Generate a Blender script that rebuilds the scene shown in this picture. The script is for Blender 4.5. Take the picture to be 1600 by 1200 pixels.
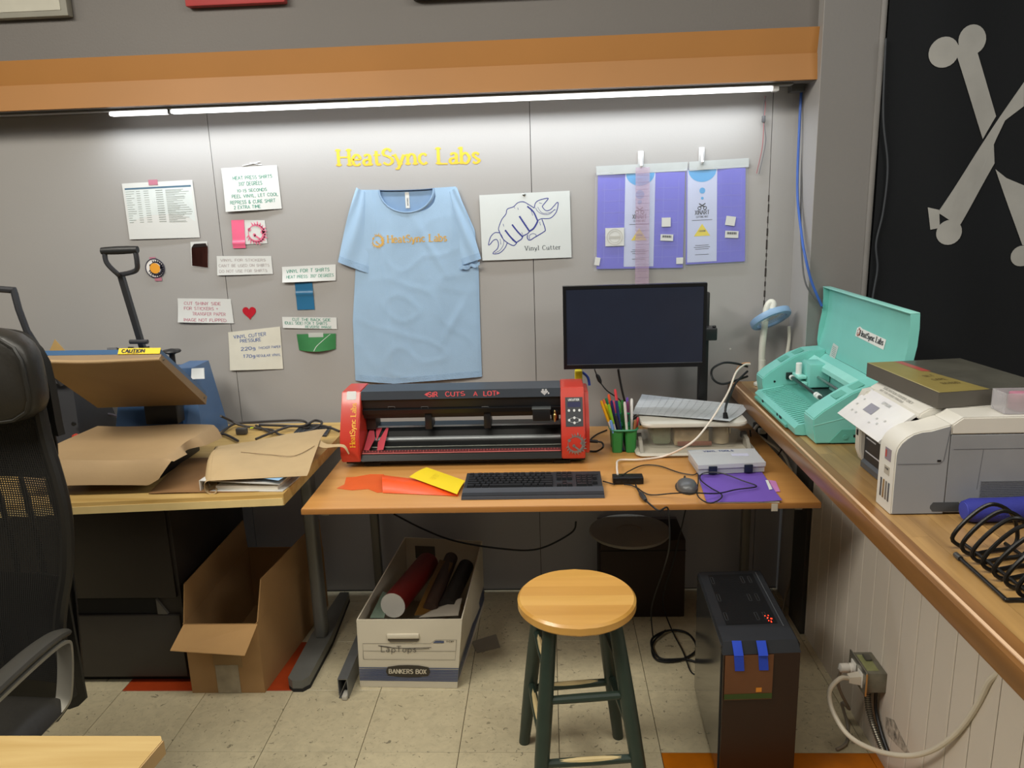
import bpy, bmesh, math, random
from mathutils import Vector, Matrix, noise as mnoise
random.seed(7)
for o in list(bpy.data.objects): bpy.data.objects.remove(o)
S = bpy.context.scene
C = S.collection
PI = math.pi

# ------------------------------------------------------------------ camera, world, lights, exposure
cam_d = bpy.data.cameras.new('camera'); cam = bpy.data.objects.new('camera', cam_d); C.objects.link(cam)
cam_d.sensor_fit = 'HORIZONTAL'; cam_d.sensor_width = 36.0; cam_d.lens = 36.0*1204.0/1600.0
cam_d.clip_start = 0.02
PITCH, ROLL, YAW = math.radians(13.18), math.radians(-1.8442), math.radians(-2.8451)
fwd = Vector((math.sin(YAW)*math.cos(PITCH), math.cos(YAW)*math.cos(PITCH), -math.sin(PITCH)))
rt0 = Vector((math.cos(YAW), -math.sin(YAW), 0)); up0 = rt0.cross(fwd)
rt = rt0*math.cos(ROLL)+up0*math.sin(ROLL); up = rt.cross(fwd)
mw = Matrix(((rt.x, up.x, -fwd.x, 0), (rt.y, up.y, -fwd.y, 0), (rt.z, up.z, -fwd.z, 1.6183), (0, 0, 0, 1)))
cam.matrix_world = mw
S.camera = cam
S.view_settings.view_transform = 'Standard'
S.view_settings.look = 'None'
S.view_settings.gamma = 1.0
S.view_settings.use_curve_mapping = False
S.view_settings.exposure = -0.1

W = bpy.data.worlds.new('world'); S.world = W; W.use_nodes = True
W.node_tree.nodes['Background'].inputs[0].default_value = (1.0, 0.95, 0.89, 1)
W.node_tree.nodes['Background'].inputs[1].default_value = 0.055

def area(name, loc, target, sx, sy, power, col):
    l = bpy.data.lights.new(name, 'AREA'); l.shape = 'RECTANGLE'; l.size = sx; l.size_y = sy
    l.energy = power; l.color = col
    o = bpy.data.objects.new(name, l); C.objects.link(o); o.location = loc
    o.rotation_euler = (Vector(target)-Vector(loc)).to_track_quat('-Z', 'Y').to_euler()
    return o
# fluorescent ceiling fixtures of the workshop, above and behind the camera; the last is an added fill
area('ceiling_light_near', (0.0, 1.15, 2.9), (0.0, 1.5, 0), 2.2, 0.35, 36, (1.0, 0.96, 0.86))
area('ceiling_light_left', (-1.7, 0.75, 2.9), (-0.6, 1.6, 0.5), 1.5, 0.35, 56, (1.0, 0.95, 0.85))
area('ceiling_light_far_left', (-3.4, 1.0, 2.9), (-3.0, 1.6, 0), 1.3, 0.5, 22, (1.0, 0.91, 0.75))
area('ceiling_light_rear', (0.6, -1.6, 3.0), (0.4, 1.0, 1.0), 1.3, 0.6, 5, (1.0, 0.95, 0.86))
area('fill_light_right', (2.2, -0.2, 2.9), (1.2, 2.0, 0.9), 1.3, 0.5, 26, (1.0, 0.96, 0.90))  # added fill that brightens the printer and counter side

# ------------------------------------------------------------------ materials
_mc = {}
def lin(h):
    h = h.lstrip('#'); r = []
    for i in (0, 2, 4):
        c = int(h[i:i+2], 16)/255
        r.append(c/12.92 if c <= .04045 else ((c+.055)/1.055)**2.4)
    return tuple(r)
def mat(name, col, rough=.55, metal=0., var=.06, scale=14., stretch=(1, 1, 1), bump=0., bscale=None, rnd=0., emit=0., trans=0., alpha=1., coat=0., ior=1.45, detail=4):
    if name in _mc: return _mc[name]
    if isinstance(col, str): col = lin(col)
    m = bpy.data.materials.new(name); m.use_nodes = True; nt = m.node_tree; N = nt.nodes; L = nt.links
    b = N['Principled BSDF']
    b.inputs['Roughness'].default_value = rough; b.inputs['Metallic'].default_value = metal
    b.inputs['IOR'].default_value = ior
    b.inputs['Base Color'].default_value = (*col, 1)
    tc = N.new('ShaderNodeTexCoord'); mp = N.new('ShaderNodeMapping'); mp.inputs['Scale'].default_value = stretch
    L.new(tc.outputs['Object'], mp.inputs['Vector'])
    nz = N.new('ShaderNodeTexNoise'); nz.inputs['Scale'].default_value = scale; nz.inputs['Detail'].default_value = detail
    L.new(mp.outputs[0], nz.inputs['Vector'])
    rp = N.new('ShaderNodeMapRange'); rp.inputs['From Min'].default_value = .25; rp.inputs['From Max'].default_value = .75
    rp.inputs['To Min'].default_value = 1-var; rp.inputs['To Max'].default_value = 1+var
    L.new(nz.outputs['Fac'], rp.inputs['Value'])
    src = rp.outputs[0]
    if rnd:
        oi = N.new('ShaderNodeObjectInfo'); r2 = N.new('ShaderNodeMapRange'); r2.inputs['To Min'].default_value = 1-rnd; r2.inputs['To Max'].default_value = 1+rnd
        L.new(oi.outputs['Random'], r2.inputs['Value'])
        mu = N.new('ShaderNodeMath'); mu.operation = 'MULTIPLY'; L.new(src, mu.inputs[0]); L.new(r2.outputs[0], mu.inputs[1]); src = mu.outputs[0]
    vm = N.new('ShaderNodeVectorMath'); vm.operation = 'SCALE'; vm.inputs[0].default_value = col
    L.new(src, vm.inputs['Scale']); L.new(vm.outputs[0], b.inputs['Base Color'])
    if bump:
        n2 = N.new('ShaderNodeTexNoise'); n2.inputs['Scale'].default_value = bscale or scale*3; n2.inputs['Detail'].default_value = 3
        L.new(mp.outputs[0], n2.inputs['Vector'])
        bp = N.new('ShaderNodeBump'); bp.inputs['Strength'].default_value = bump; bp.inputs['Distance'].default_value = .004
        L.new(n2.outputs['Fac'], bp.inputs['Height']); L.new(bp.outputs[0], b.inputs['Normal'])
    if emit:
        b.inputs['Emission Color'].default_value = (*col, 1); b.inputs['Emission Strength'].default_value = emit
    if trans: b.inputs['Transmission Weight'].default_value = trans
    if alpha < 1: b.inputs['Alpha'].default_value = alpha
    if coat: b.inputs['Coat Weight'].default_value = coat; b.inputs['Coat Roughness'].default_value = .12
    _mc[name] = m
    return m
def tilemat(name, col, fleck):
    m = bpy.data.materials.new(name); m.use_nodes = True; nt = m.node_tree; N = nt.nodes; L = nt.links
    b = N['Principled BSDF']; b.inputs['Roughness'].default_value = .36
    tc = N.new('ShaderNodeTexCoord'); oi = N.new('ShaderNodeObjectInfo')
    sc = N.new('ShaderNodeVectorMath'); sc.operation = 'SCALE'; sc.inputs[0].default_value = (17, 9, 5); L.new(oi.outputs['Random'], sc.inputs['Scale'])
    ad = N.new('ShaderNodeVectorMath'); ad.operation = 'ADD'; L.new(tc.outputs['Object'], ad.inputs[0]); L.new(sc.outputs[0], ad.inputs[1])
    def noise(scale, lo, hi, a, c, det=4, rough=.55):
        n = N.new('ShaderNodeTexNoise'); n.inputs['Scale'].default_value = scale; n.inputs['Detail'].default_value = det; n.inputs['Roughness'].default_value = rough; n.inputs['Distortion'].default_value = .8
        L.new(ad.outputs[0], n.inputs['Vector']); r = N.new('ShaderNodeMapRange'); r.inputs['From Min'].default_value = lo; r.inputs['From Max'].default_value = hi; r.inputs['To Min'].default_value = a; r.inputs['To Max'].default_value = c
        L.new(n.outputs['Fac'], r.inputs['Value']); return r.outputs[0]
    cloud = noise(28, .3, .7, .90, 1.07); soft = noise(75, .58, .70, 1., .82, 3)
    fl = noise(52, .66, .70, 1., fleck, 2); geo = N.new('ShaderNodeNewGeometry')
    dn = N.new('ShaderNodeTexNoise'); dn.inputs['Scale'].default_value = 1.9; dn.inputs['Detail'].default_value = 8; dn.inputs['Roughness'].default_value = .7; L.new(geo.outputs['Position'], dn.inputs['Vector'])
    dr = N.new('ShaderNodeMapRange'); dr.inputs['From Min'].default_value = .56; dr.inputs['From Max'].default_value = .76; dr.inputs['To Min'].default_value = 1.; dr.inputs['To Max'].default_value = .62; L.new(dn.outputs['Fac'], dr.inputs['Value'])
    r2 = N.new('ShaderNodeMapRange'); r2.inputs['To Min'].default_value = .965; r2.inputs['To Max'].default_value = 1.035; L.new(oi.outputs['Random'], r2.inputs['Value'])
    o = cloud
    for q in (soft, fl, dr.outputs[0], r2.outputs[0]):
        mu = N.new('ShaderNodeMath'); mu.operation = 'MULTIPLY'; L.new(o, mu.inputs[0]); L.new(q, mu.inputs[1]); o = mu.outputs[0]
    vm = N.new('ShaderNodeVectorMath'); vm.operation = 'SCALE'; vm.inputs[0].default_value = lin(col); L.new(o, vm.inputs['Scale']); L.new(vm.outputs[0], b.inputs['Base Color'])
    _mc[name] = m; return m
def woodmat(name, col, col2, axis=0, scale=6., rough=.4, coat=.15, rnd=.12):
    if name in _mc: return _mc[name]
    m = bpy.data.materials.new(name); m.use_nodes = True; nt = m.node_tree; N = nt.nodes; L = nt.links
    b = N['Principled BSDF']; b.inputs['Roughness'].default_value = rough; b.inputs['Coat Weight'].default_value = coat; b.inputs['Coat Roughness'].default_value = .2
    tc = N.new('ShaderNodeTexCoord'); oi = N.new('ShaderNodeObjectInfo')
    add = N.new('ShaderNodeVectorMath'); add.operation = 'ADD'
    sc0 = N.new('ShaderNodeVectorMath'); sc0.operation = 'SCALE'; sc0.inputs[0].default_value = (13, 7, 3); L.new(oi.outputs['Random'], sc0.inputs['Scale'])
    L.new(tc.outputs['Object'], add.inputs[0]); L.new(sc0.outputs[0], add.inputs[1])
    mp = N.new('ShaderNodeMapping'); st = [9, 9, 9]; st[axis] = .7; mp.inputs['Scale'].default_value = st
    L.new(add.outputs[0], mp.inputs['Vector'])
    nz = N.new('ShaderNodeTexNoise'); nz.inputs['Scale'].default_value = scale; nz.inputs['Detail'].default_value = 6; nz.inputs['Distortion'].default_value = .6
    L.new(mp.outputs[0], nz.inputs['Vector'])
    mx = N.new('ShaderNodeMix'); mx.data_type = 'RGBA'
    mx.inputs[6].default_value = (*lin(col), 1); mx.inputs[7].default_value = (*lin(col2), 1)
    mr = N.new('ShaderNodeMapRange'); mr.inputs['From Min'].default_value = .3; mr.inputs['From Max'].default_value = .7
    L.new(nz.outputs['Fac'], mr.inputs['Value']); L.new(mr.outputs[0], mx.inputs[0])
    r2 = N.new('ShaderNodeMapRange'); r2.inputs['To Min'].default_value = 1-rnd; r2.inputs['To Max'].default_value = 1+rnd
    L.new(oi.outputs['Random'], r2.inputs['Value'])
    vm = N.new('ShaderNodeVectorMath'); vm.operation = 'SCALE'; L.new(mx.outputs[2], vm.inputs[0]); L.new(r2.outputs[0], vm.inputs['Scale'])
    L.new(vm.outputs[0], b.inputs['Base Color'])
    _mc[name] = m
    return m

# ------------------------------------------------------------------ mesh helpers
def catmull(pts, n=6, closed=False):
    P = [Vector(p) for p in pts]; out = []
    m = len(P)
    if m < 3: return P
    rng = range(m if closed else m-1)
    for i in rng:
        if closed: a, b, c, d = P[(i-1) % m], P[i], P[(i+1) % m], P[(i+2) % m]
        else: a, b, c, d = P[max(i-1, 0)], P[i], P[i+1], P[min(i+2, m-1)]
        for k in range(n):
            t = k/n
            out.append(.5*((2*b)+(c-a)*t+(2*a-5*b+4*c-d)*t*t+(3*b-3*c+d-a)*t**3))
    if not closed: out.append(P[-1])
    return out
class MB:
    def __init__(s): s.v = []; s.f = []; s.m = []; s.xf = None; s.mi = 0
    def add(s, vs, fs, mi=None):
        n = len(s.v)
        for p in vs:
            p = Vector(p)
            if s.xf is not None: p = s.xf @ p
            s.v.append(p)
        for f in fs: s.f.append([i+n for i in f]); s.m.append(s.mi if mi is None else mi)
        return s
    def box(s, x0, x1, y0, y1, z0, z1, mi=None):
        v = [(x, y, z) for z in (z0, z1) for y in (y0, y1) for x in (x0, x1)]
        return s.add(v, [(0, 2, 3, 1), (4, 5, 7, 6), (0, 1, 5, 4), (2, 6, 7, 3), (0, 4, 6, 2), (1, 3, 7, 5)], mi)
    def bm(s, bm, mi=None):
        bm.verts.ensure_lookup_table()
        for i, v in enumerate(bm.verts): v.index = i
        s.add([v.co.copy() for v in bm.verts], [[v.index for v in f.verts] for f in bm.faces], mi); bm.free(); return s
    def rbox(s, x0, x1, y0, y1, z0, z1, r=.004, seg=2, mi=None, taper=1.0):
        b = bmesh.new(); bmesh.ops.create_cube(b, size=1)
        for v in b.verts:
            k = taper if v.co.z < 0 else 1
            v.co = Vector(((x0+x1)/2+v.co.x*(x1-x0)*k, (y0+y1)/2+v.co.y*(y1-y0)*k, (z0+z1)/2+v.co.z*(z1-z0)))
        bmesh.ops.bevel(b, geom=b.edges[:], offset=r, segments=seg, affect='EDGES', profile=.5)
        return s.bm(b, mi)
    def tube(s, pts, r, seg=8, smooth=6, closed=False, mi=None, flat=1.0):
        P = catmull(pts, smooth, closed) if smooth else [Vector(p) for p in pts]
        n = len(P); vs = []; fs = []; nrm = None
        for i in range(n):
            a = P[(i-1) % n] if (closed or i > 0) else P[i]; b = P[(i+1) % n] if (closed or i < n-1) else P[i]
            t = (b-a)
            t = t.normalized() if t.length > 1e-9 else Vector((0, 0, 1))
            if nrm is None:
                nrm = t.orthogonal().normalized()
                if flat != 1.0:
                    nrm = (Vector((0, 0, 1))-t*t.z).normalized() if abs(t.z) < .95 else nrm
            else:
                nrm = nrm-t*nrm.dot(t); nrm = nrm.normalized() if nrm.length > 1e-9 else t.orthogonal().normalized()
            bn = t.cross(nrm); rr = r(i/(n-1)) if callable(r) else r
            for k in range(seg):
                an = 2*PI*k/seg; vs.append(P[i]+nrm*math.cos(an)*rr*flat+bn*math.sin(an)*rr)
        for i in range(n if closed else n-1):
            j = (i+1) % n
            for k in range(seg):
                l = (k+1) % seg; fs.append((i*seg+k, i*seg+l, j*seg+l, j*seg+k))
        if not closed: fs.append(tuple(range(seg))[::-1]); fs.append(tuple((n-1)*seg+k for k in range(seg)))
        return s.add(vs, fs, mi)
    def bar(s, a, b, r, seg=10, mi=None): return s.tube([a, b], r, seg, 0, mi=mi)
    def lathe(s, prof, c=(0, 0, 0), seg=24, mi=None, axis='z', cap=True):
        vs = []; fs = []; n = len(prof)
        for (r, h) in prof:
            for k in range(seg):
                a = 2*PI*k/seg; p = (r*math.cos(a), r*math.sin(a), h)
                if axis == 'y': p = (p[0], p[2], p[1])
                if axis == 'x': p = (p[2], p[0], p[1])
                vs.append((c[0]+p[0], c[1]+p[1], c[2]+p[2]))
        for i in range(n-1):
            for k in range(seg):
                l = (k+1) % seg; fs.append((i*seg+k, i*seg+l, (i+1)*seg+l, (i+1)*seg+k))
        if cap: fs.append(tuple(range(seg))[::-1]); fs.append(tuple((n-1)*seg+k for k in range(seg)))
        return s.add(vs, fs, mi)
    def prism(s, poly, plane, d0, d1, mi=None):
        def P(a, b, d): return {'xz': (a, d, b), 'yz': (d, a, b), 'xy': (a, b, d)}[plane]
        n = len(poly); vs = [P(a, b, d0) for a, b in poly]+[P(a, b, d1) for a, b in poly]
        fs = [tuple(range(n)), tuple(range(2*n-1, n-1, -1))]+[(i, (i+1) % n, n+(i+1) % n, n+i) for i in range(n)]
        return s.add(vs, fs, mi)
    def hexa(s, b4, t4, mi=None):
        return s.add(list(b4)+list(t4), [(0, 3, 2, 1), (4, 5, 6, 7), (0, 1, 5, 4), (1, 2, 6, 5), (2, 3, 7, 6), (3, 0, 4, 7)], mi)
    def grid(s, fn, nu, nv, th=0., mi=None):
        vs = [Vector(fn(i/nu, j/nv)) for j in range(nv+1) for i in range(nu+1)]
        fs = [(j*(nu+1)+i, j*(nu+1)+i+1, (j+1)*(nu+1)+i+1, (j+1)*(nu+1)+i) for j in range(nv) for i in range(nu)]
        if th:
            n = len(vs); nr = [Vector() for _ in vs]
            for f in fs:
                q = (vs[f[2]]-vs[f[0]]).cross(vs[f[3]]-vs[f[1]])
                for i in f: nr[i] += q
            vs2 = [v-(k.normalized() if k.length else k)*th for v, k in zip(vs, nr)]
            fs2 = [tuple(i+n for i in f[::-1]) for f in fs]; rim = []
            W_ = nu+1
            loop = [i for i in range(nu+1)]+[j*W_+nu for j in range(1, nv+1)]+[nv*W_+i for i in range(nu-1, -1, -1)]+[j*W_ for j in range(nv-1, 0, -1)]
            for a, b in zip(loop, loop[1:]+loop[:1]): rim.append((b, a, a+n, b+n))
            vs = vs+vs2; fs = fs+fs2+rim
        return s.add(vs, fs, mi)
def build(name, mb, mats, parent=None, smooth=True, angle=35, label=None, loc=None, kind=None, sub=None):
    if not isinstance(mats, (list, tuple)): mats = [mats]
    root = parent
    while root is not None and root.parent is not None: root = root.parent
    org = Vector(loc) if loc is not None else (Vector(root.location) if root is not None else Vector((0, 0, 0)))
    me = bpy.data.meshes.new(name)
    me.from_pydata([v-org for v in mb.v], [], mb.f)
    for m in mats: me.materials.append(m)
    if len(mats) > 1: me.polygons.foreach_set('material_index', mb.m)
    me.validate()
    b = bmesh.new(); b.from_mesh(me); bmesh.ops.recalc_face_normals(b, faces=b.faces[:]); b.to_mesh(me); b.free()
    if smooth:
        me.shade_smooth(); me.set_sharp_from_angle(angle=math.radians(angle))
    o = bpy.data.objects.new(name, me); C.objects.link(o)
    if parent is not None:
        o.parent = parent
        base = Vector((0, 0, 0)); p = parent
        if loc is not None: o.location = org-(Vector(root.location))
    else: o.location = org
    if label: o['label'] = label
    if kind: o['kind'] = kind
    return o
def thing(name, label, cat, loc=(0, 0, 0), group=None):
    o = bpy.data.objects.new(name, None); C.objects.link(o); o.location = loc; o.empty_display_size = .05
    o['label'] = label; o['category'] = cat
    if group: o['group'] = group
    return o
def solo(name, mb, mats, label, cat, loc, group=None, kind=None, **k):
    o = build(name, mb, mats, loc=loc, **k); o['label'] = label; o['category'] = cat
    if group: o['group'] = group
    if kind: o['kind'] = kind
    return o
def lift(*parts): pass

# ------------------------------------------------------------------ stroke lettering
# each glyph: width, strokes ("~" = curved). cap height 1, x height .66
GL = {
'A': (.72, "0,0 .36,1 .72,0|.13,.35 .59,.35"), 'B': (.62, "0,0 0,1|~0,1 .42,.98 .52,.76 .4,.54 0,.52|~0,.52 .48,.5 .6,.26 .46,.02 0,0"),
'C': (.66, "~.64,.82 .4,1 .12,.86 .0,.5 .12,.14 .4,0 .66,.18"), 'D': (.66, "0,0 0,1|~0,1 .4,.96 .64,.7 .64,.3 .4,.04 0,0"),
'E': (.55, "0,0 0,1|0,1 .53,1|0,.52 .44,.52|0,0 .55,0"), 'F': (.52, "0,0 0,1|0,1 .52,1|0,.52 .42,.52"),
'G': (.7, "~.64,.82 .4,1 .12,.86 .0,.5 .12,.14 .4,0 .64,.12|.66,.1 .66,.44|.4,.44 .66,.44"), 'H': (.66, "0,0 0,1|.64,0 .64,1|0,.52 .64,.52"),
'I': (.12, ".06,0 .06,1"), 'J': (.4, "~.36,1 .36,.3 .26,.04 .08,.02 .0,.2"), 'K': (.6, "0,0 0,1|.56,1 0,.45|.18,.6 .6,0"), 'L': (.5, "0,0 0,1|0,0 .5,0"),
'M': (.8, "0,0 .04,1 .4,.25 .76,1 .8,0"), 'N': (.64, "0,0 0,1|0,1 .64,0|.64,0 .64,1"), 'O': (.7, "~.35,1 .1,.86 0,.5 .1,.14 .35,0 .6,.14 .7,.5 .6,.86 .35,1"),
'P': (.56, "0,0 0,1|~0,1 .42,.98 .56,.76 .42,.5 0,.46"), 'Q': (.7, "~.35,1 .1,.86 0,.5 .1,.14 .35,0 .6,.14 .7,.5 .6,.86 .35,1|.42,.26 .72,-.08"),
'R': (.6, "0,0 0,1|~0,1 .42,.98 .54,.76 .42,.52 0,.5|.26,.5 .6,0"), 'S': (.56, "~.52,.84 .3,1 .06,.86 .06,.64 .3,.52 .52,.38 .54,.16 .3,0 .02,.14"),
'T': (.6, "0,1 .6,1|.3,0 .3,1"), 'U': (.62, "~0,1 0,.3 .12,.04 .31,0 .5,.04 .62,.3 .62,1"), 'V': (.66, "0,1 .33,0 .66,1"), 'W': (.9, "0,1 .22,0 .45,.8 .68,0 .9,1"),
'X': (.6, "0,0 .6,1|0,1 .6,0"), 'Y': (.6, "0,1 .3,.5 .6,1|.3,.5 .3,0"), 'Z': (.56, "0,1 .56,1 0,0 .56,0"),
'0': (.56, "~.28,1 .06,.84 0,.5 .06,.16 .28,0 .5,.16 .56,.5 .5,.84 .28,1"), '1': (.3, ".04,.8 .2,1 .2,0"), '2': (.54, "~.02,.76 .16,1 .44,.94 .5,.7 .3,.36 0,0|0,0 .54,0"),
'3': (.5, "~.02,.9 .3,1 .48,.76 .2,.54 .5,.3 .3,0 0,.1"), '5': (.5, ".48,1 .08,1 .04,.56|~.04,.56 .34,.6 .5,.34 .34,.02 0,.06"), '7': (.5, "0,1 .5,1 .16,0"),
'-': (.36, ".02,.48 .34,.48"), '+': (.46, ".23,.2 .23,.76|0,.48 .46,.48"), '&': (.66, "~.64,0 .12,.72 .24,1 .42,.84 .06,.36 .1,.04 .36,.02 .62,.4"),
'.': (.12, ".04,0 .1,.04"), ',': (.14, ".08,.08 .02,-.14"), ':': (.12, ".06,.1 .06,.18|.06,.55 .06,.63"), '*': (.22, "~.11,1.04 .02,.94 .11,.82 .2,.94 .11,1.04"),
'(': (.24, "~.22,1.05 .02,.5 .22,-.05"), ')': (.24, "~.02,1.05 .22,.5 .02,-.05"), '/': (.4, "0,0 .4,1"), "'": (.08, ".04,1 .04,.8"), '!': (.1, ".05,1 .05,.3|.05,.06 .05,0"),
'a': (.5, "~.06,.56 .24,.66 .4,.56 .4,.3|.4,.5 .4,0|~.4,.36 .1,.32 .02,.14 .16,0 .4,.12"), 'b': (.54, ".04,1 .04,0|~.04,.5 .3,.66 .52,.34 .32,0 .04,.12"),
'c': (.48, "~.44,.54 .26,.66 .04,.5 .04,.18 .26,0 .46,.12"), 'e': (.5, "~.04,.36 .46,.38 .4,.6 .22,.66 .02,.4 .1,.06 .3,0 .48,.1"),
'g': (.52, "~.44,.6 .2,.66 .04,.42 .2,.14 .46,.3|~.46,.62 .46,-.1 .26,-.3 .04,-.2"), 'i': (.2, ".1,.62 .1,0|.08,.86 .12,.92"), 'l': (.2, ".1,1 .1,0"),
'n': (.58, ".06,.62 .06,0|~.06,.42 .24,.64 .44,.58 .5,.36|.5,.4 .5,0"), 'r': (.4, ".06,.62 .06,0|~.06,.42 .2,.62 .4,.6"), 's': (.42, "~.38,.54 .2,.66 .04,.52 .2,.34 .4,.18 .2,0 .02,.1"),
't': (.36, "~.14,.88 .14,.16 .24,0 .38,.08|0,.62 .34,.62"), 'u': (.58, "~.06,.62 .06,.2 .18,0 .38,.06 .5,.24|.5,.62 .5,0"), 'y': (.54, "0,.62 .28,.0|~.54,.62 .28,0 .16,-.24 .0,-.26"),
'p': (.54, ".04,.62 .04,-.3|~.04,.5 .3,.66 .52,.34 .32,0 .04,.12"), 'k': (.5, ".05,1 .05,0|.42,.62 .05,.25|.2,.36 .46,0"),
'm': (.8, ".05,.62 .05,0|~.05,.42 .2,.64 .36,.5|.38,.46 .38,0|~.38,.42 .54,.64 .7,.5|.7,.46 .7,0"), 'o': (.52, "~.26,.66 .06,.52 .04,.2 .26,0 .46,.16 .48,.5 .26,.66"),
}
def textw(s, gap=.22): return sum((GL[c][0] if c in GL else .35)+gap for c in s)-gap
def write(mb, s, P, h, w=None, pen=.13, serif=False, contrast=.45, jit=0., gap=.22, mi=None):
    """ribbon lettering; P(u,v) maps metres along / above the base line to a point in space"""
    tw = textw(s, gap); kx = (w/tw) if w else h
    x = 0.; P_raw = P; p0_ = P(0, 0); nv_ = (P(1e-4, 0)-p0_).cross(P(0, 1e-4)-p0_); nv_ = nv_.normalized() if nv_.length else Vector((0, 0, 0)); ly = [0]
    P = lambda a, b: P_raw(a, b)+nv_*(ly[0] % 7)*.00006
    for ch in s:
        if ch not in GL: x += (.35+gap); continue
        gw, st = GL[ch]
        jy = random.uniform(-jit, jit)
        for q in st.split('|'):
            ly[0] += 1; cv = q.startswith('~'); pts = [tuple(map(float, a.split(','))) for a in q.lstrip('~').split()]
            if jit: pts = [(a+random.uniform(-jit, jit)*.6, b+random.uniform(-jit, jit)*.6) for a, b in pts]
            pp = [Vector((a, b, 0)) for a, b in pts]
            if cv and len(pp) > 2: pp = catmull(pp, 4)
            vs = []; n = len(pp)
            segs = [pp] if cv else [[pp[i], pp[i+1]] for i in range(n-1)]
            for sg in segs:
                vs = []; m = len(sg)
                for i in range(m):
                    t = sg[min(i+1, m-1)]-sg[max(i-1, 0)]
                    t = t.normalized() if t.length else Vector((1, 0, 0))
                    k = pen*(contrast+(1-contrast)*abs(t.y))*.5
                    if not cv: e = pen*.2*(-1 if i == 0 else 1)
                    else: e = 0
                    nx, ny = -t.y, t.x
                    for sgn in (1, -1):
                        a = sg[i].x+nx*k*sgn+t.x*e; b = sg[i].y+ny*k*sgn+t.y*e+jy
                        vs.append(P((x+a)*kx, b*h))
                mb.add(vs, [(2*i, 2*i+1, 2*i+3, 2*i+2) for i in range(m-1)], mi)
                if serif and not cv:
                    t = sg[1]-sg[0]
                    if abs(t.y) > .35:
                        for e in (sg[0], sg[1]):
                            ly[0] += 1
                            if abs(e.y) < .02 or abs(e.y-1) < .02 or abs(e.y-.62) < .02:
                                l0, l1 = (-.17, .17)
                                if abs(e.y) > .02 and ch.islower(): l0, l1 = -.19, .05
                                hh = pen*.3; ys = -hh if e.y > .3 else hh
                                vs = [P((x+e.x+l0)*kx, (e.y+jy)*h), P((x+e.x+l1)*kx, (e.y+jy)*h), P((x+e.x+l1)*kx, (e.y+ys*1.6+jy)*h), P((x+e.x+l0)*kx, (e.y+ys*1.6+jy)*h)]
                                mb.add(vs, [(0, 1, 2, 3)], mi)
        x += gw+gap
    return tw*kx
def plane_P(o, u, v, eps=.0008, n=None):
    o = Vector(o); u = Vector(u).normalized(); v = Vector(v).normalized(); n = Vector(n).normalized() if n else u.cross(v)
    return lambda a, b: o+u*a+v*b+n*eps
def line(mb, P, pts, w, mi=None, cv=False):
    pp = [Vector((a, b, 0)) for a, b in pts]
    if cv: pp = catmull(pp, 5)
    m = len(pp); vs = []
    for i in range(m):
        t = pp[min(i+1, m-1)]-pp[max(i-1, 0)]; t = t.normalized() if t.length else Vector((1, 0, 0))
        for sg in (1, -1): vs.append(P(pp[i].x-t.y*w*.5*sg, pp[i].y+t.x*w*.5*sg))
    mb.add(vs, [(2*i, 2*i+1, 2*i+3, 2*i+2) for i in range(m-1)], mi)
def poly(mb, P, pts, mi=None): mb.add([P(a, b) for a, b in pts], [tuple(range(len(pts)))], mi)
def gear_logo(mb, P, R, mi=None):
    """toothed ring with flame spikes and a spanner stub"""
    n = 40; ri = .62
    def c(a, r): return (math.cos(a)*R*r, math.sin(a)*R*r)
    for k in range(n):
        a0, a1 = 2*PI*k/n, 2*PI*(k+1)/n
        def th(a):
            d = (1+math.cos(a-math.radians(-25)))/2
            return .045+.24*d
        poly(mb, P, [c(a0, ri), c(a1, ri), c(a1, ri+th(a1)), c(a0, ri+th(a0))], mi)
    for k in range(17):
        a = math.radians(-160+k*16.5); r0 = ri+.06+.10*(1+math.cos(a-math.radians(-25)))/2; L = .26+.13*((k*7) % 3)/2
        w = .11
        poly(mb, P, [c(a-w, r0), c(a+w, r0), c(a+w*.9, r0+L*.45), c(a+.10, r0+L), c(a-w*.2, r0+L*.5)], mi)
    for (r, a, s) in ((.62, 2.6, .16), (.62, .1, .17), (.2, -2.2, .15)):
        poly(mb, P, [(math.cos(a)*R*r+math.cos(q*PI/3)*R*s, math.sin(a)*R*r+math.sin(q*PI/3)*R*s) for q in range(6)], mi)
    line(mb, P, [(-.12*R, -.18*R), (.35*R, -.55*R)], .16*R, mi)

# ================================================================== SETTING
YB = 3.029            # back wall plane
XW = 0.943            # side wall / wainscot plane
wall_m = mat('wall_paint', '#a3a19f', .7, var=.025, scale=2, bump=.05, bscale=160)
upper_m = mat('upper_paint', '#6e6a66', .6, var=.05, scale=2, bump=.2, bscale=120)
pillar_m = mat('pillar_shaded', '#7c7a78', .65, var=.04, scale=2, bump=.15, bscale=120)  # darker than the wall: dim light on the front face is in the colour
tile_m = tilemat('floor_tile', '#c6bb9c', .42)
tile_r = mat('floor_tile_red', '#a9401c', .35, var=.10, scale=30, rnd=.03)
tile_o = mat('floor_tile_orange', '#bd6a0c', .35, var=.10, scale=30, rnd=.03)
grout_m = mat('floor_seam', '#3f3a30', .8)
T = .3048; FX, FY = .0072, 2.0154

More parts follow.
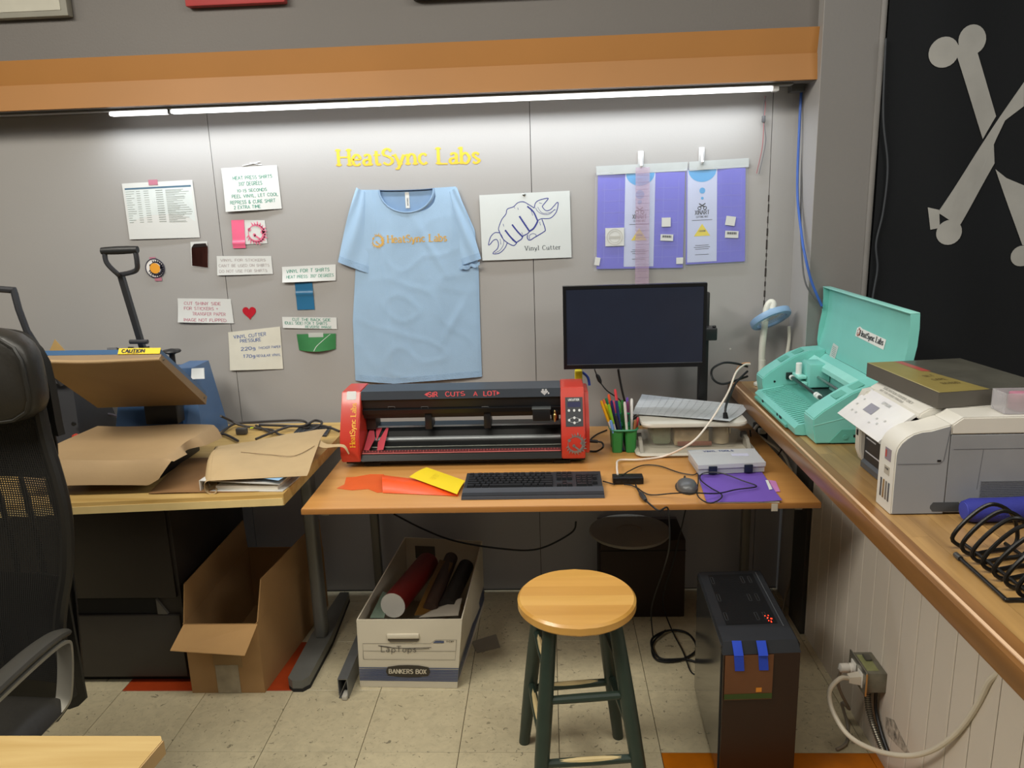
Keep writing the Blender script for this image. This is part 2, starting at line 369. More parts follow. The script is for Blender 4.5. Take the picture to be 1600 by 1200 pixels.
floor = build('floor', MB().box(-6, 5, -3, YB+.1, -.06, -.004), grout_m, kind='structure', smooth=False)
def tile_mesh(m, nm):
    g = .0009
    mb = MB(); b = bmesh.new(); bmesh.ops.create_cube(b, size=1)
    for v in b.verts: v.co = Vector((v.co.x*(T-2*g), v.co.y*(T-2*g), v.co.z*.004-.002))
    bmesh.ops.bevel(b, geom=[e for e in b.edges if all(v.co.z > -.001 for v in e.verts)], offset=.0008, segments=1, affect='EDGES')
    me = bpy.data.meshes.new(nm); b.to_mesh(me); b.free(); me.materials.append(m); return me
tms = [tile_mesh(tile_m, 'tile'), tile_mesh(tile_r, 'tile'), tile_mesh(tile_o, 'tile')]
for j in range(-7, 4):
    for i in range(-11, 9):
        k = 0
        if j == 1 and i in (-5, -4): k = 1
        if j == -1 and i in (1, 2, 3): k = 2
        if j == -5 and i in (-6, -2, 5): k = 1
        o = bpy.data.objects.new('tile', tms[k]); C.objects.link(o); o.parent = floor
        yy = FY+(j+.5)*T
        o.location = (FX+(i+.5)*T, yy, 0)
        if j == 3: o.scale = (1, .3, 1); o.location.y = FY+j*T+.3*T/2
# back wall of four foot boards, dark seams between
wb = build('wall_back', MB().box(-6, XW+.3, YB+.012, YB+.1, 0, 3.4), grout_m, kind='structure', smooth=False)
xs = [-4.94, -3.719, -2.498, -1.277, -.052, .842, XW+.02]
for a, b in zip(xs, xs[1:]):
    build('panel', MB().box(a+.0012, b-.0012, YB, YB+.012, 0, 2.05), wall_m, wb, smooth=False)
# ragged filler in the corner seam
mb = MB(); z = .88
while z < 1.62:
    h = random.uniform(.012, .04); mb.box(.8395+random.uniform(-.002, 0), .843+random.uniform(0, .0015), YB-.0016, YB, z, z+h); z += h+random.uniform(.006, .02)
build('filler', mb, mat('filler_dark', '#3d3835', .9), wb, smooth=False)
# screw dimples / scuffs left on the board
mb = MB()
for p in ((-1.4529, 0.9549), (0.7168, 1.0325), (-1.1431, 1.6499)):
    mb.lathe([(.004, 0), (.003, .0012)], (p[0], YB-.0012, p[1]), 8, axis='y')
build('screw_head', mb, mat('old_paint', '#d2cfc9', .6), wb)
# overhanging upper wall with painted orange stripe along its lower edge
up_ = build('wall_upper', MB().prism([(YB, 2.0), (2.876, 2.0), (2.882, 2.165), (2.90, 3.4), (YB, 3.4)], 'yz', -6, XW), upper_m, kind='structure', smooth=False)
orange = mat('orange_paint', '#a8743a', .5, var=.05, scale=3)
build('trim_1', MB().prism([(2.8815, 2.001), (2.858, 2.001), (2.872, 2.088), (2.8815, 2.088)], 'yz', -6, XW-.001), orange, kind='structure', smooth=False)  # lower half tilted upward so the lit band comes from its shape
build('trim_2', MB().prism([(2.8815, 2.0882), (2.876, 2.0882), (2.862, 2.17), (2.8815, 2.17)], 'yz', -6, XW-.001), orange, kind='structure', smooth=False)  # upper half leans forward, shaped to look like the shaded band
# side wall stub, pillar, half wall with vertical boards
pil = build('wall_right', MB().box(XW, 1.142, 2.83, YB+.3, .86, 3.4), pillar_m, kind='structure', smooth=False)
build('corner_bead', MB().rbox(1.128, 1.147, 2.824, 2.86, .90, 3.4, .002), mat('bead_paint', '#8a8886', .6), pil)
build('trim_3', MB().box(XW-.0015, XW, 2.83, YB, .0, 3.4), wall_m, kind='structure', smooth=False)
build('wall_far', MB().box(1.142, 5, 2.86, 2.95, .86, 3.4), mat('far_wall_dark', '#2b2d30', .8), kind='structure', smooth=False)
hw = build('wall_half', MB().box(XW+.006, 1.15, -.2, YB+.1, 0, .853), grout_m, kind='structure', smooth=False)
wains = mat('wainscot_paint', '#cfc5b7', .6, var=.05, scale=3, bump=.12, bscale=80, rnd=.03)
me0 = None; y = 2.83
while y > .0:
    if me0 is None:
        mb = MB(); w = .0895
        mb.prism([(XW+.006, -w+.0015), (XW+.002, -w+.0015), (XW, -w+.0045), (XW, -.0045), (XW+.002, -.0015), (XW+.006, -.0015)], 'xy', 0, .853)
        o = build('plank', mb, wains, hw, smooth=False); me0 = o.data
    else:
        o = bpy.data.objects.new('plank', me0); C.objects.link(o); o.parent = hw
    o.location = (0, y, 0); y -= .0895
build('dark_strip', MB().rbox(.925, XW, 2.66, 2.80, 0, .845, .003), mat('strip_dark', '#3a3835', .6), hw)  # plain dark upright strip at the start of the boards
build('side_stub', MB().box(XW-.001, XW+.006, 2.80, YB, 0, .853), wall_m, hw, smooth=False)

# ================================================================== COUNTER (butcher block)
ctr = thing('countertop', 'long varnished butcher block bar counter with a pale inlay strip on its edge', 'counter', (.72, 1.4, .86))
bw1 = woodmat('block_wood', '#b58f58', '#8c6a3e', 1, 3, .3, .35, .14)
bw_e = woodmat('block_edge', '#8e6336', '#74502c', 1, 3, .35, .3, .05)
build('edge_band', MB().rbox(.712, .7245, -.3, YB-.002, .855, .8995, .0025), bw_e, ctr)
build('inlay_strip', MB().box(.7246, .7315, -.3, YB-.002, .868, .9003), mat('inlay_pale', '#d9b795', .4), ctr, smooth=False)
build('edge_band', MB().box(.7317, .757, -.3, YB-.002, .862, .9), bw_e, ctr, smooth=False)
x = .7572; k = 0
while x < 1.9:
    w = .046 if x > .75 else .04
    yy = -.3-random.uniform(0, .4)
    ymax = YB-.002 if x+w < XW else 2.828
    if x < XW < x+w: w = XW-x-.0003; ymax = YB-.002
    while yy < ymax:
        l = random.uniform(.5, .95); a = max(yy, -.3); b_ = min(yy+l, ymax)
        if ymax-b_ < .12: b_ = ymax
        if b_ > a+.01: build('board', MB().box(x+.0002, x+w-.0002, a+.0002, b_-.0002, .862, .9), bw1, ctr, smooth=False)
        yy = b_ if b_ == ymax else yy+l
    x += max(w, .003); k += 1
build('end_cap', MB().box(.713, .76, 3.0, YB-.0015, .862, .9006), bw_e, ctr, smooth=False)

# ================================================================== LED STRIP LIGHT under the overhang
led = thing('strip_light', 'long glowing white tube light under the orange painted overhang', 'light', (0, 2.92, 1.975))
tube_m = mat('led_glow', (1.0, .99, .98), emit=3.2, var=0)
xa, xb = -1.60, .815
build('housing', MB().rbox(-2.6, xb+.06, 2.902, 2.938, 1.9915, 1.9990, .002), mat('led_housing', '#8d8d8b', .4), led)
for (a, b) in ((xa+.01, -1.369), (-1.360, xb-.01)):
    build('diffuser', MB().rbox(a, b, 2.905, 2.935, 1.976, 1.991, .006, 3), tube_m, led)
build('coupler', MB().rbox(-1.369, -1.360, 2.903, 2.937, 1.974, 1.992, .002), mat('led_cap', '#50504e', .5), led)
build('end_cap', MB().rbox(xb-.01, xb+.012, 2.903, 2.937, 1.973, 1.992, .004), mat('led_cap2', '#e4e4e2', .5), led)
build('bracket', MB().box(.885, .93, 2.95, 3.0, 1.975, 1.9995), mat('led_cap', '#50504e'), led, smooth=False)
l = bpy.data.lights.new('strip_light_lamp', 'AREA'); l.shape = 'RECTANGLE'; l.size = 2.45; l.size_y = .03; l.energy = 7.5; l.spread = math.radians(156); l.color = (.86, .93, 1.0)
lo = bpy.data.objects.new('strip_light_lamp', l); C.objects.link(lo); lo.location = (-.43, 2.92, 1.970); lo.rotation_euler = (math.radians(0), 0, 0)

# ================================================================== FLAG AND SIGNS
flag = thing('pirate_flag', 'large black cloth flag printed with grey white crossbones hanging beside the pillar', 'flag', (1.6, 2.81, 1.6))
def flag_y(x, z): return 2.808+.006*math.sin(x*19+z*2)+.004*math.sin(z*11+x*5)
mb = MB().grid(lambda u, v: (1.146+u*1.3, flag_y(1.146+u*1.3, .905+v*1.9), .905+v*1.9), 60, 50, .0015)
build('cloth', mb, mat('flag_black', '#090e13', .85, var=.12, scale=5, bump=.2, bscale=400), flag)
bone_m = mat('flag_print', '#a5a5a1', .85, var=.10, scale=9)
def FP(a, b): return Vector((a, flag_y(a, b)-.0035, b))
mb = MB()
def blob(cx, cz, r, n=24): 
    poly(mb, FP, [(cx+r*math.cos(2*PI*k/n), cz+r*math.sin(2*PI*k/n)) for k in range(n)])
def fp(x, z): return (x, z)
for (px, py, r) in (((1.3291, 2.8000, 2.0611), 0, .048), ((1.4185, 2.8000, 2.0971), 0, .047), ((1.4018, 2.8000, 1.4726), 0, .043), ((1.6613, 2.8000, 1.3835), 0, .036), ((1.6850, 2.8000, 2.1101), 0, .047), ((1.7725, 2.8000, 2.0321), 0, .047)):
    blob(px[0], px[2], r)
def fpoly(pts): poly(mb, FP, [(p[0], p[2]) for p in pts])
fpoly([(1.3568, 2.8010, 2.0800), (1.4260, 2.8010, 2.0892), (1.5277, 2.8010, 1.8543), (1.4914, 2.8010, 1.7814)])
fpoly([(1.6019, 2.8020, 1.9593), (1.6109, 2.8020, 1.8821), (1.5535, 2.8020, 1.8350), (1.5252, 2.8020, 1.8051), (1.5220, 2.8020, 1.7575), (1.5409, 2.8020, 1.7003), (1.4336, 2.8020, 1.4913), (1.3572, 2.8020, 1.5416), (1.5057, 2.8020, 1.7913)])
fpoly([(1.3235, 2.8030, 1.5600), (1.3612, 2.8030, 1.5501), (1.3691, 2.8030, 1.4888), (1.3391, 2.8030, 1.4832)])
fpoly([(1.5456, 2.8030, 1.6812), (1.5852, 2.8030, 1.6503), (1.6459, 2.8030, 1.6228), (1.7298, 2.8030, 1.5988), (1.7136, 2.8030, 1.4149), (1.6587, 2.8030, 1.4209)])
# the other half of the emblem beyond the picture edge: mirrored bones
fpoly([(1.6030, 2.8040, 1.9595), (1.6694, 2.8040, 2.0919), (1.7406, 2.8040, 2.0459), (1.6120, 2.8040, 1.8823)])
b = bmesh.new(); vv = [b.verts.new(v) for v in mb.v]
for f in mb.f: b.faces.new([vv[i] for i in f])
bmesh.ops.triangulate(b, faces=b.faces[:])
for _ in range(3):
    es = [e_ for e_ in b.edges if e_.calc_length() > .025]
    if es: bmesh.ops.subdivide_edges(b, edges=es, cuts=1); bmesh.ops.triangulate(b, faces=[f for f in b.faces if len(f.verts) > 3])
for v in b.verts: v.co.y = flag_y(v.co.x, v.co.z)-.004
build('bone_print', MB().bm(b), bone_m, flag, smooth=False)

def board(name, label, cat, x0, x1, z0, z1, mats, y=2.868, th=.02):
    t = thing(name, label, cat, ((x0+x1)/2, y, z0))
    build('frame', MB().rbox(x0, x1, y-th, y+.014, z0, z1, .004), mats[0], t)
    return t
t = board('wall_sign', 'pale grey framed board whose lower edge shows at the top left', 'sign', -2.15, -1.652, 2.306, 2.75, [mat('board_edge', '#8d8b80', .6)])
build('face', MB().box(-2.13, -1.675, 2.8455, 2.848, 2.325, 2.73), mat('board_face', '#b9b6a8', .7), t, smooth=False)
t = board('wall_sign', 'red board whose lower edge shows above the orange stripe', 'sign', -1.232, -.882, 2.318, 2.75, [mat('sign_red', '#a83a3a', .5)])
t = board('wall_sign', 'black board along the top edge above the middle of the orange stripe', 'sign', -.44, .13, 2.309, 2.75, [mat('sign_black', '#2a2728', .5)], th=.03)

# ================================================================== PAPERS ON THE WALL
paper = mat('paper_white', '#d3d5d3', .8, var=.02, scale=9)
paper2 = mat('paper_warm', '#cbc9c2', .8, var=.02, scale=9)
def wall_sheet(name, label, cat, c4, m, curl=.006, base=.003, group=None, n=8, bow=0.):
    """c4 = TL, TR, BR, BL in wall metres; returns thing and the surface map"""
    TL, TR, BR, BL = [Vector((p[0], p[1])) for p in c4]
    def S2(u, v):
        a = TL.lerp(TR, u); b = BL.lerp(BR, u); return b.lerp(a, v)
    def F(u, v, e=0):
        p = S2(u, v); d = base+curl*(1-v)**2*(.5+.5*math.sin(u*3+1))+bow*math.sin(PI*u)*(1-v)
        return Vector((p.x, YB-d-e, p.y))
    bc = (BL+BR)/2
    t = thing(name, label, cat, (bc.x, YB-.002, bc.y), group)
    build('sheet', MB().grid(lambda u, v: F(u, v), n, n, -.0006), m, t)
    w = ((TR-TL).length+(BR-BL).length)/2; h = ((TL-BL).length+(TR-BR).length)/2
    return t, (lambda a, b: F(a/w, b/h, .0009)), w, h
def note(label, c4, lines, ink, curl=.006, m=None, hh=None, pen=.15):
    t, P, w, h = wall_sheet('paper_note', label, 'note', c4, m or paper2, curl)
    mb = MB()
    for (s, fx, fy, fw, fh) in lines:
        write(mb, s, (lambda a, b, fx=fx, fy=fy: P(fx*w+a, fy*h+b)), fh*h, fw*w, pen=pen, contrast=.9, jit=.05)
    build('handwriting', mb, ink, t, smooth=False)
    return t, P, w, h
green_ink = mat('ink_green', '#2f8a74', .7); pink_ink = mat('ink_pink', '#b87585', .7); grey_ink = mat('ink_faded', '#a9a0a0', .7); blue_ink = mat('ink_blue', '#4b66a0', .7)
tape_m = mat('clear_tape', '#dfe3e0', .25, alpha=.55)
pink_tape = mat('pink_tape', '#b9778a', .45)
def tape(parent, x0, x1, z0, z1, y=YB-.006, m=None, th=.0006, name='tape', rot=0):
    mb = MB(); c = Vector(((x0+x1)/2, y, (z0+z1)/2)); mb.xf = Matrix.Translation(c) @ Matrix.Rotation(rot, 4, 'Y')
    mb.box((x0-x1)/2, (x1-x0)/2, -th, th, (z0-z1)/2, (z1-z0)/2)
    return build(name, mb, m or tape_m, parent, smooth=False)

t, P, w, h = note('white paper with six lines of green handwriting about heat press shirts, highest on the wall', ((-1.2436, 1.7851), (-1.0252, 1.7897), (-1.0217, 1.6267), (-1.2403, 1.6213)),
    [('HEAT PRESS SHIRTS', .19, .72, .70, .075), ('310* DEGREES', .28, .58, .42, .08), ('10-15 SECONDS', .24, .43, .53, .065), ('PEEL VINYL, LET COOL', .14, .305, .82, .07), ('REPRESS & CURE SHIRT', .10, .165, .80, .075), ('2 EXTRA TIME', .16, .05, .47, .07)], green_ink, .012, paper)
c = (-1.1195, 1.7952)
mb = MB().tube([(c[0]-.04, YB-.002, c[1]-.004), (c[0], YB-.003, c[1]+.003), (c[0]+.03, YB-.002, c[1]+.008)], .0016, 6).tube([(c[0]-.01, YB-.002, c[1]+.006), (c[0]+.02, YB-.003, c[1]), (c[0]+.035, YB-.002, c[1]-.003)], .0014, 6)
build('torn_tape', mb, mat('tape_white', '#e4e4e4', .4), t)
# printed chart
t, P, w, h = wall_sheet('paper_chart', 'printed table sheet with a blue header row held by pink tape', 'chart', ((-1.6425, 1.7407), (-1.3620, 1.7460), (-1.3593, 1.5266), (-1.6408, 1.5275)), paper, .004)
mb = MB()
poly(mb, P, [(.03*w, .885*h), (.97*w, .885*h), (.97*w, .915*h), (.03*w, .915*h)])
build('header_bar', mb, mat('chart_blue', '#4b6c84', .6), t, smooth=False)
mb = MB(); pb = lambda a, b: P(a, b)+Vector((0, .0003, 0)); poly(mb, pb, [(.03*w, .29*h), (.97*w, .29*h), (.97*w, .885*h), (.03*w, .885*h)])
build('table_tint', mb, mat('chart_tint', '#d3dbda', .8), t, smooth=False)
mb = MB(); pf = lambda a, b: P(a, b)-Vector((0, .0003, 0))
for r in range(15):
    yy = (.85-r*.039)*h
    for (a, b, th) in ((.035, .035+random.uniform(.05, .13), .008), (.185, .24, .008), (.29, .36, .008), (.46, .56, .012), (.60, random.uniform(.8, .96), .007)):
        line(mb, pf, [(a*w, yy), (b*w, yy)], th*h)
    line(mb, pf, [(.60*w, yy-.017*h), (random.uniform(.7, .9)*w, yy-.017*h)], .006*h)
build('print_lines', mb, mat('print_grey', '#8f9793', .7), t, smooth=False, kind='stuff')
c = (-1.5174, 1.7415); tape(t, c[0]-.018, c[0]+.018, c[1]-.01, c[1]+.01, YB-.0045, pink_tape)
# pink vinyl and gear
t = thing('vinyl_sample', 'glossy pink vinyl strip beside a white card with a pink gear emblem', 'sample', ((-1.1706, 1.4938)[0], YB-.002, (-1.1706, 1.4938)[1]))
A, B_, C_, D_ = (-1.1907, 1.5881), (-1.0944, 1.5851), (-1.0935, 1.4965), (-1.1911, 1.4944)
mb = MB(); mb.hexa([(A[0], YB-.002, A[1]), (B_[0], YB-.002, B_[1]), (C_[0], YB-.003, C_[1]), (D_[0], YB-.003, D_[1])], [(A[0], YB-.0028, A[1]), (B_[0], YB-.0028, B_[1]), (C_[0], YB-.0038, C_[1]), (D_[0], YB-.0038, D_[1])])
build('card', mb, paper, t, smooth=False)
mb = MB(); c = (-1.1352, 1.5373); gear_logo(mb, plane_P((c[0], YB-.0045, c[1]), (1, 0, 0), (0, 0, 1)), .044)
build('gear_print', mb, mat('gear_pink', '#e0708e', .6), t, smooth=False)
A, B_, C_, D_ = (-1.2262, 1.5891), (-1.1755, 1.5876), (-1.1800, 1.4792), (-1.2312, 1.4807)
mb = MB().grid(lambda u, v: Vector((A[0]+(B_[0]-A[0])*u+(D_[0]-A[0])*(1-v), YB-.005-.004*math.exp(-((v-.18)/.06)**2), D_[1]+(A[1]-D_[1])*v)), 4, 20, -.0006)
build('strip', mb, mat('vinyl_pink', '#ee6f92', .25), t)
# round gear patch
t = thing('round_patch', 'round white patch with dark rim and orange gear emblem fixed by pink tape', 'patch', ((-1.5612, 1.3742)[0], YB-.002, (-1.5612, 1.3742)[1]))
c = (-1.5559, 1.4121)
build('disc', MB().lathe([(.036, 0), (.037, -.0015), (.035, -.003)], (c[0], YB-.002, c[1]), 40, axis='y'), mat('patch_white', '#e7e4e2', .8), t)
build('rim', MB().tube([(c[0]+.037*math.cos(2*PI*k/32), YB-.0045, c[1]+.037*math.sin(2*PI*k/32)) for k in range(32)], .0024, 6, 0, closed=True), mat('patch_rim', '#2d2b3a', .7), t)
mb = MB(); Pp = plane_P((c[0]+.003, YB-.0056, c[1]), (1, 0, 0), (0, 0, 1)); gear_logo(mb, Pp, .035); build('gear_print', mb, mat('patch_navy', '#2a2836', .7), t, smooth=False)
mb = MB(); Pp = plane_P((c[0]+.001, YB-.0061, c[1]), (1, 0, 0), (0, 0, 1)); poly(mb, Pp, [(.0205*math.cos(2*PI*k/30), .0205*math.sin(2*PI*k/30)) for k in range(30)]); build('gear_centre', mb, mat('patch_orange', '#e8a030', .7), t, smooth=False)
c = (-1.5610, 1.4501); tape(t, c[0]-.012, c[0]+.012, c[1]-.006, c[1]+.006, YB-.0035, pink_tape)
c = (-1.5489, 1.3688); tape(t, c[0]-.014, c[0]+.014, c[1]-.007, c[1]+.007, YB-.0035, pink_tape)
# copper foil sample
t = thing('foil_sample', 'dark coppery metallic vinyl scrap stuck on a small white card', 'sample', ((-1.3767, 1.4096)[0], YB-.002, (-1.3767, 1.4096)[1]))
A, B_, C_, D_ = (-1.4000, 1.5105), (-1.3330, 1.5110), (-1.3408, 1.4061), (-1.4071, 1.4155)
def quad_sheet(t, name, A, B_, C_, D_, y, m, th=.0007, n=10, wav=0., fr=1.):
    def F(u, v):
        p = Vector(A).lerp(Vector(B_), u); q = Vector(D_).lerp(Vector(C_), u); r = q.lerp(p, v)
        return Vector((r.x, y-wav*math.sin(PI*u*fr)*math.sin(PI*v), r.y))
    return build(name, MB().grid(F, n, n, -th), m, t)
quad_sheet(t, 'card', A, B_, C_, D_, YB-.002, paper)
foil = mat('copper_foil', '#6a4038', .18, .85, var=.5, scale=14, stretch=(3, 1, .5))
mb = MB().prism([(-1.3981, 1.4855), (-1.3884, 1.5002), (-1.3390, 1.5037), (-1.3332, 1.4886), (-1.3418, 1.4087), (-1.4042, 1.4180)], 'xz', YB-.0045, YB-.003)
build('foil', mb, foil, t, smooth=False)
mb = MB().prism([(-1.3977, 1.4880), (-1.3855, 1.5026), (-1.3416, 1.5038), (-1.3329, 1.4911)], 'xz', YB-.0052, YB-.0046); build('foil_fold', mb, mat('foil_dark', '#27201f', .3), t, smooth=False)
note('white note with three lines of very faded pink writing, under the pink gear card', ((-1.3014, 1.4527), (-1.0834, 1.4465), (-1.0830, 1.3763), (-1.3054, 1.3774)),
    [('VINYL FOR STICKERS', .07, .72, .82, .13), ("CAN'T BE USED ON SHIRTS", .03, .43, .92, .14), ('DO NOT USE FOR SHIRTS', .04, .14, .86, .14)], grey_ink, .006, paper)
note('white note with faded pink writing about stickers and transfer paper, left of the red heart', ((-1.4809, 1.2902), (-1.2646, 1.2820), (-1.2629, 1.1838), (-1.4884, 1.1946)),
    [('CUT SHINY SIDE', .12, .74, .68, .12), ('FOR STICKERS +', .12, .53, .62, .12), ('TRANSFER PAPER', .27, .31, .60, .12), ('IMAGE NOT FLIPPED', .11, .06, .76, .12)], pink_ink, .010, paper)
note('white note in green writing about vinyl for T shirts above a blue strip', ((-1.0443, 1.4029), (-0.8288, 1.4069), (-0.8341, 1.3442), (-1.0452, 1.3424)),
    [('VINYL FOR T SHIRTS', .08, .60, .80, .2), ('HEAT PRESS: 310* DEGREES', .08, .25, .88, .18)], green_ink, .014, paper)
note('narrow white note in green writing above the dark green vinyl scrap', ((-1.0643, 1.2047), (-0.8440, 1.1966), (-0.8453, 1.1500), (-1.0635, 1.1606)),
    [('CUT THE BACK SIDE', .19, .66, .70, .24), ('(DULL SIDE) FOR T SHIRTS', .04, .34, .78, .24), ('REVERSE IMAGE', .42, .05, .48, .2)], green_ink, .004, paper)
note('cream paper in blue writing listing vinyl cutter pressure', ((-1.2908, 1.1479), (-1.0760, 1.1661), (-1.0804, 0.9924), (-1.2985, 0.9919)),
    [('VINYL CUTTER', .10, .82, .62, .08), ('PRESSURE', .22, .70, .40, .08), ('220g', .23, .50, .27, .08), ('THICKER PAPER', .56, .505, .42, .055), ('170g', .27, .31, .22, .08), ('REGULAR VINYL', .52, .315, .45, .055)], blue_ink, .008, mat('paper_cream', '#d8d6c9', .8))
t = thing('vinyl_sample', 'blue vinyl strip hanging under the T shirt vinyl note', 'sample', ((-0.9706, 1.2307)[0], YB-.002, (-0.9706, 1.2307)[1]))
A, B_, C_, D_ = (-0.9991, 1.3386), (-0.9293, 1.3418), (-0.9288, 1.2348), (-0.9991, 1.2314)
mb = MB().grid(lambda u, v: Vector((D_[0]+(C_[0]-D_[0])*u+(A[0]-D_[0])*v, YB-.003-.004*math.exp(-((v-.6)/.07)**2), D_[1]+(A[1]-D_[1])*v)), 4, 24, -.0006)
build('strip', mb, mat('vinyl_blue', '#2f6d96', .3), t)
t = thing('vinyl_sample', 'dark green curled vinyl scrap with a white scratch under the narrow note', 'sample', ((-0.9338, 1.0632)[0], YB-.002, (-0.9338, 1.0632)[1]))
A, B_, C_, D_ = (-1.0112, 1.1333), (-0.8520, 1.1320), (-0.8573, 1.0694), (-1.0070, 1.0676)
def GF(u, v, e=0):
    p = Vector(A).lerp(Vector(B_), u); q = Vector(D_).lerp(Vector(C_), u); r = q.lerp(p, v)
    return Vector((r.x, YB-.003-.014*math.sin(PI*u)*(1-v)-e, r.y-.006*math.sin(PI*u)*(1-v)))
build('scrap', MB().grid(GF, 14, 8, -.0006), mat('vinyl_green', '#3d7d4c', .3, var=.2, scale=9), t)
mb = MB(); line(mb, lambda a, b: GF(a, b, .0009), [(.42, .02), (.5, .3), (.66, .6), (.86, .97)], .015, cv=True); build('crease', mb, paper, t, smooth=False)
c = (-0.9329, 1.1314); tape(t, c[0]-.03, c[0]+.03, c[1]-.012, c[1]+.006, YB-.006)
# heart
t = MB(); c = (-1.1952, 1.2261); 
hp = []
for k in range(40):
    a = 2*PI*k/40; hp.append((c[0]+.0017*16*math.sin(a)**3, c[1]+.0018*(13*math.cos(a)-5*math.cos(2*a)-2*math.cos(3*a)-math.cos(4*a))))
t.prism(hp, 'xz', YB-.003, YB-.001)
solo('heart_sticker', t, mat('heart_red', '#b81f2e', .35, var=.15, scale=30), 'small red paper heart stuck on the grey wall', 'sticker', (c[0], YB-.002, c[1]-.03), smooth=False)
# yellow corner of a diamond painted behind the press
t = MB().prism([(-2.0600, 1.0681), (-2.0157, 1.1364), (-1.9717, 1.0767), (-2.0207, 0.9482), (-2.0807, 0.9494)], 'xz', YB-.002, YB-.0005)
solo('wall_decal', t, mat('decal_yellow', '#c2a066', .7), 'pale yellow pointed decal behind the tilted press plate', 'decal', ((-2.0479, 0.9487)[0], YB-.001, (-2.0479, 0.9487)[1]), smooth=False)
# big yellow lettering
p0 = (-0.7973, 1.7797); p1 = (-0.2426, 1.7707)
u = Vector((p1[0]-p0[0], 0, p1[1]-p0[1]))
hcap = (-0.7751, 1.8377)[1]-(-0.7800, 1.7792)[1]
wlt = thing('wall_lettering', 'large yellow serif lettering stuck on the grey wall above the blue shirt', 'lettering', (p0[0]+.27, YB-.001, p0[1]))
PL0 = plane_P((p0[0]+.012, YB-.0008, p0[1]), u, (0, 0, 1), .0003); kw = (u.length-.015)/textw('HeatSync Labs', .16)
mb = MB(); write(mb, 'HeatSync', PL0, hcap, textw('HeatSync', .16)*kw, pen=.19, serif=True, contrast=.5, gap=.16)
build('word', mb, mat('vinyl_yellow', '#dab237', .5), wlt, smooth=False)
xo = (textw('HeatSync', .16)+.16+.35+.16)*kw
mb = MB(); write(mb, 'Labs', lambda a, b: PL0(a+xo, b), hcap, textw('Labs', .16)*kw, pen=.19, serif=True, contrast=.5, gap=.16)
build('word', mb, mat('vinyl_yellow', '#dab237'), wlt, smooth=False)

# ================================================================== T-SHIRT
shirt = thing('t_shirt', 'light blue short sleeved T shirt with orange print pinned flat on the wall', 'shirt', ((-0.5407, 0.9218)[0], YB-.004, (-0.5407, 0.9218)[1]))
blue_c = mat('shirt_blue', '#9dbbd8', .85, var=.02, scale=20, bump=.25, bscale=500)
L_, R_ = (-0.7209, 1.6799), (-0.2444, 1.6647)
top_z = (-0.5193, 1.6877)[1]; neck_z = (-0.5248, 1.5992)[1]
def itp(tab, t):
    for (a, x), (b, y_) in zip(tab, tab[1:]):
        if t <= b: return x+(y_-x)*(t-a)/(b-a) if b > a else y_
    return tab[-1][1]
bl = [(-0.7171, 1.6965), (-0.7521, 1.3772), (-0.7776, 1.1846), (-0.7866, 0.9378)]
br = [(-0.3418, 1.6868), (-0.2751, 1.5214), (-0.2667, 1.3637), (-0.2695, 1.1719), (-0.2711, 0.9426)]
tl = [(top_z-p[1], p[0]) for p in bl]; tr_ = [(top_z-p[1], p[0]) for p in br]
bot = [(0, (-0.7866, 0.9378)[1]), (.3, (-0.6323, 0.9238)[1]), (.7, (-0.4093, 0.9350)[1]), (1, (-0.2711, 0.9426)[1])]
nL, nR = (-0.6362, 1.6819)[0], (-0.4234, 1.6799)[0]; nC = (nL+nR)/2; nW = (nR-nL)/2
xl0, xr0 = (-0.7171, 1.6965)[0], (-0.3418, 1.6868)[0]
def nz3(a, b, c=0.): return mnoise.noise(Vector((a, b, c)))
def shirt_u(x, z):
    dz = top_z-z; a, b = itp(tl, dz), itp(tr_, dz); return min(max((x-a)/(b-a), 0), 1)
def shirt_depth(x, z, u):
    u = shirt_u(x, z); q = math.sin(PI*u)**.4
    s = max(top_z-z, 0)
    d = .004+.014*q
    d += .0045*nz3(x*11, z*2.2, 3.1)*q + .0022*nz3(x*26+z*3, z*5, 7.7)*q
    r = 1-abs(nz3(x*7+z*5, z*9-x*2, 1.3))*5
    d += .0016*max(r, 0)*q*min(s*5, 1)
    for (cx_, k, w_, f, a_) in ((xl0+.05, .06, .010, 1.5, .005), (xr0-.02, -.03, .010, 3., .004), (xl0+.22, .05, .012, 4., .0015)):
        d += a_*math.exp(-((x-(cx_+k*s))/w_)**2)*q*math.exp(-s*f)
    d += .004*math.exp(-(((x-xr0+.12)-.5*(s-.2))/.014)**2)*math.exp(-((s-.24)/.09)**2)
    d += .003*math.exp(-(((x-xr0+.02)+.6*(s-.5))/.016)**2)*math.exp(-((s-.5)/.09)**2)
    return d
def shirt_F(u, v, e=0):
    zt = top_z-.004*math.sin(PI*u)
    xt = xl0+(xr0-xl0)*u
    k = (xt-nC)/nW
    if abs(k) < 1: zt = top_z-.004-(top_z-neck_z)*math.sqrt(1-k*k)**.9
    zb = itp(bot, u); s = 1-v
    z = zt+(zb-zt)*s
    dz = top_z-z
    a, b = itp(tl, dz), itp(tr_, dz)
    x = a+(b-a)*u
    return Vector((x, YB-shirt_depth(x, z, u)-e, z))
build('body', MB().grid(shirt_F, 70, 70, -.0012), blue_c, shirt, angle=80)
# hem stitching band
def band(v0, v1): return MB().grid(lambda u, v: shirt_F(u, v0+(v1-v0)*v, .0006), 60, 2, -.0009)
build('hem', band(.0, .035), mat('shirt_hem', '#93b1d0', .85, var=.06, scale=60, bump=.3, bscale=200), shirt, angle=80)
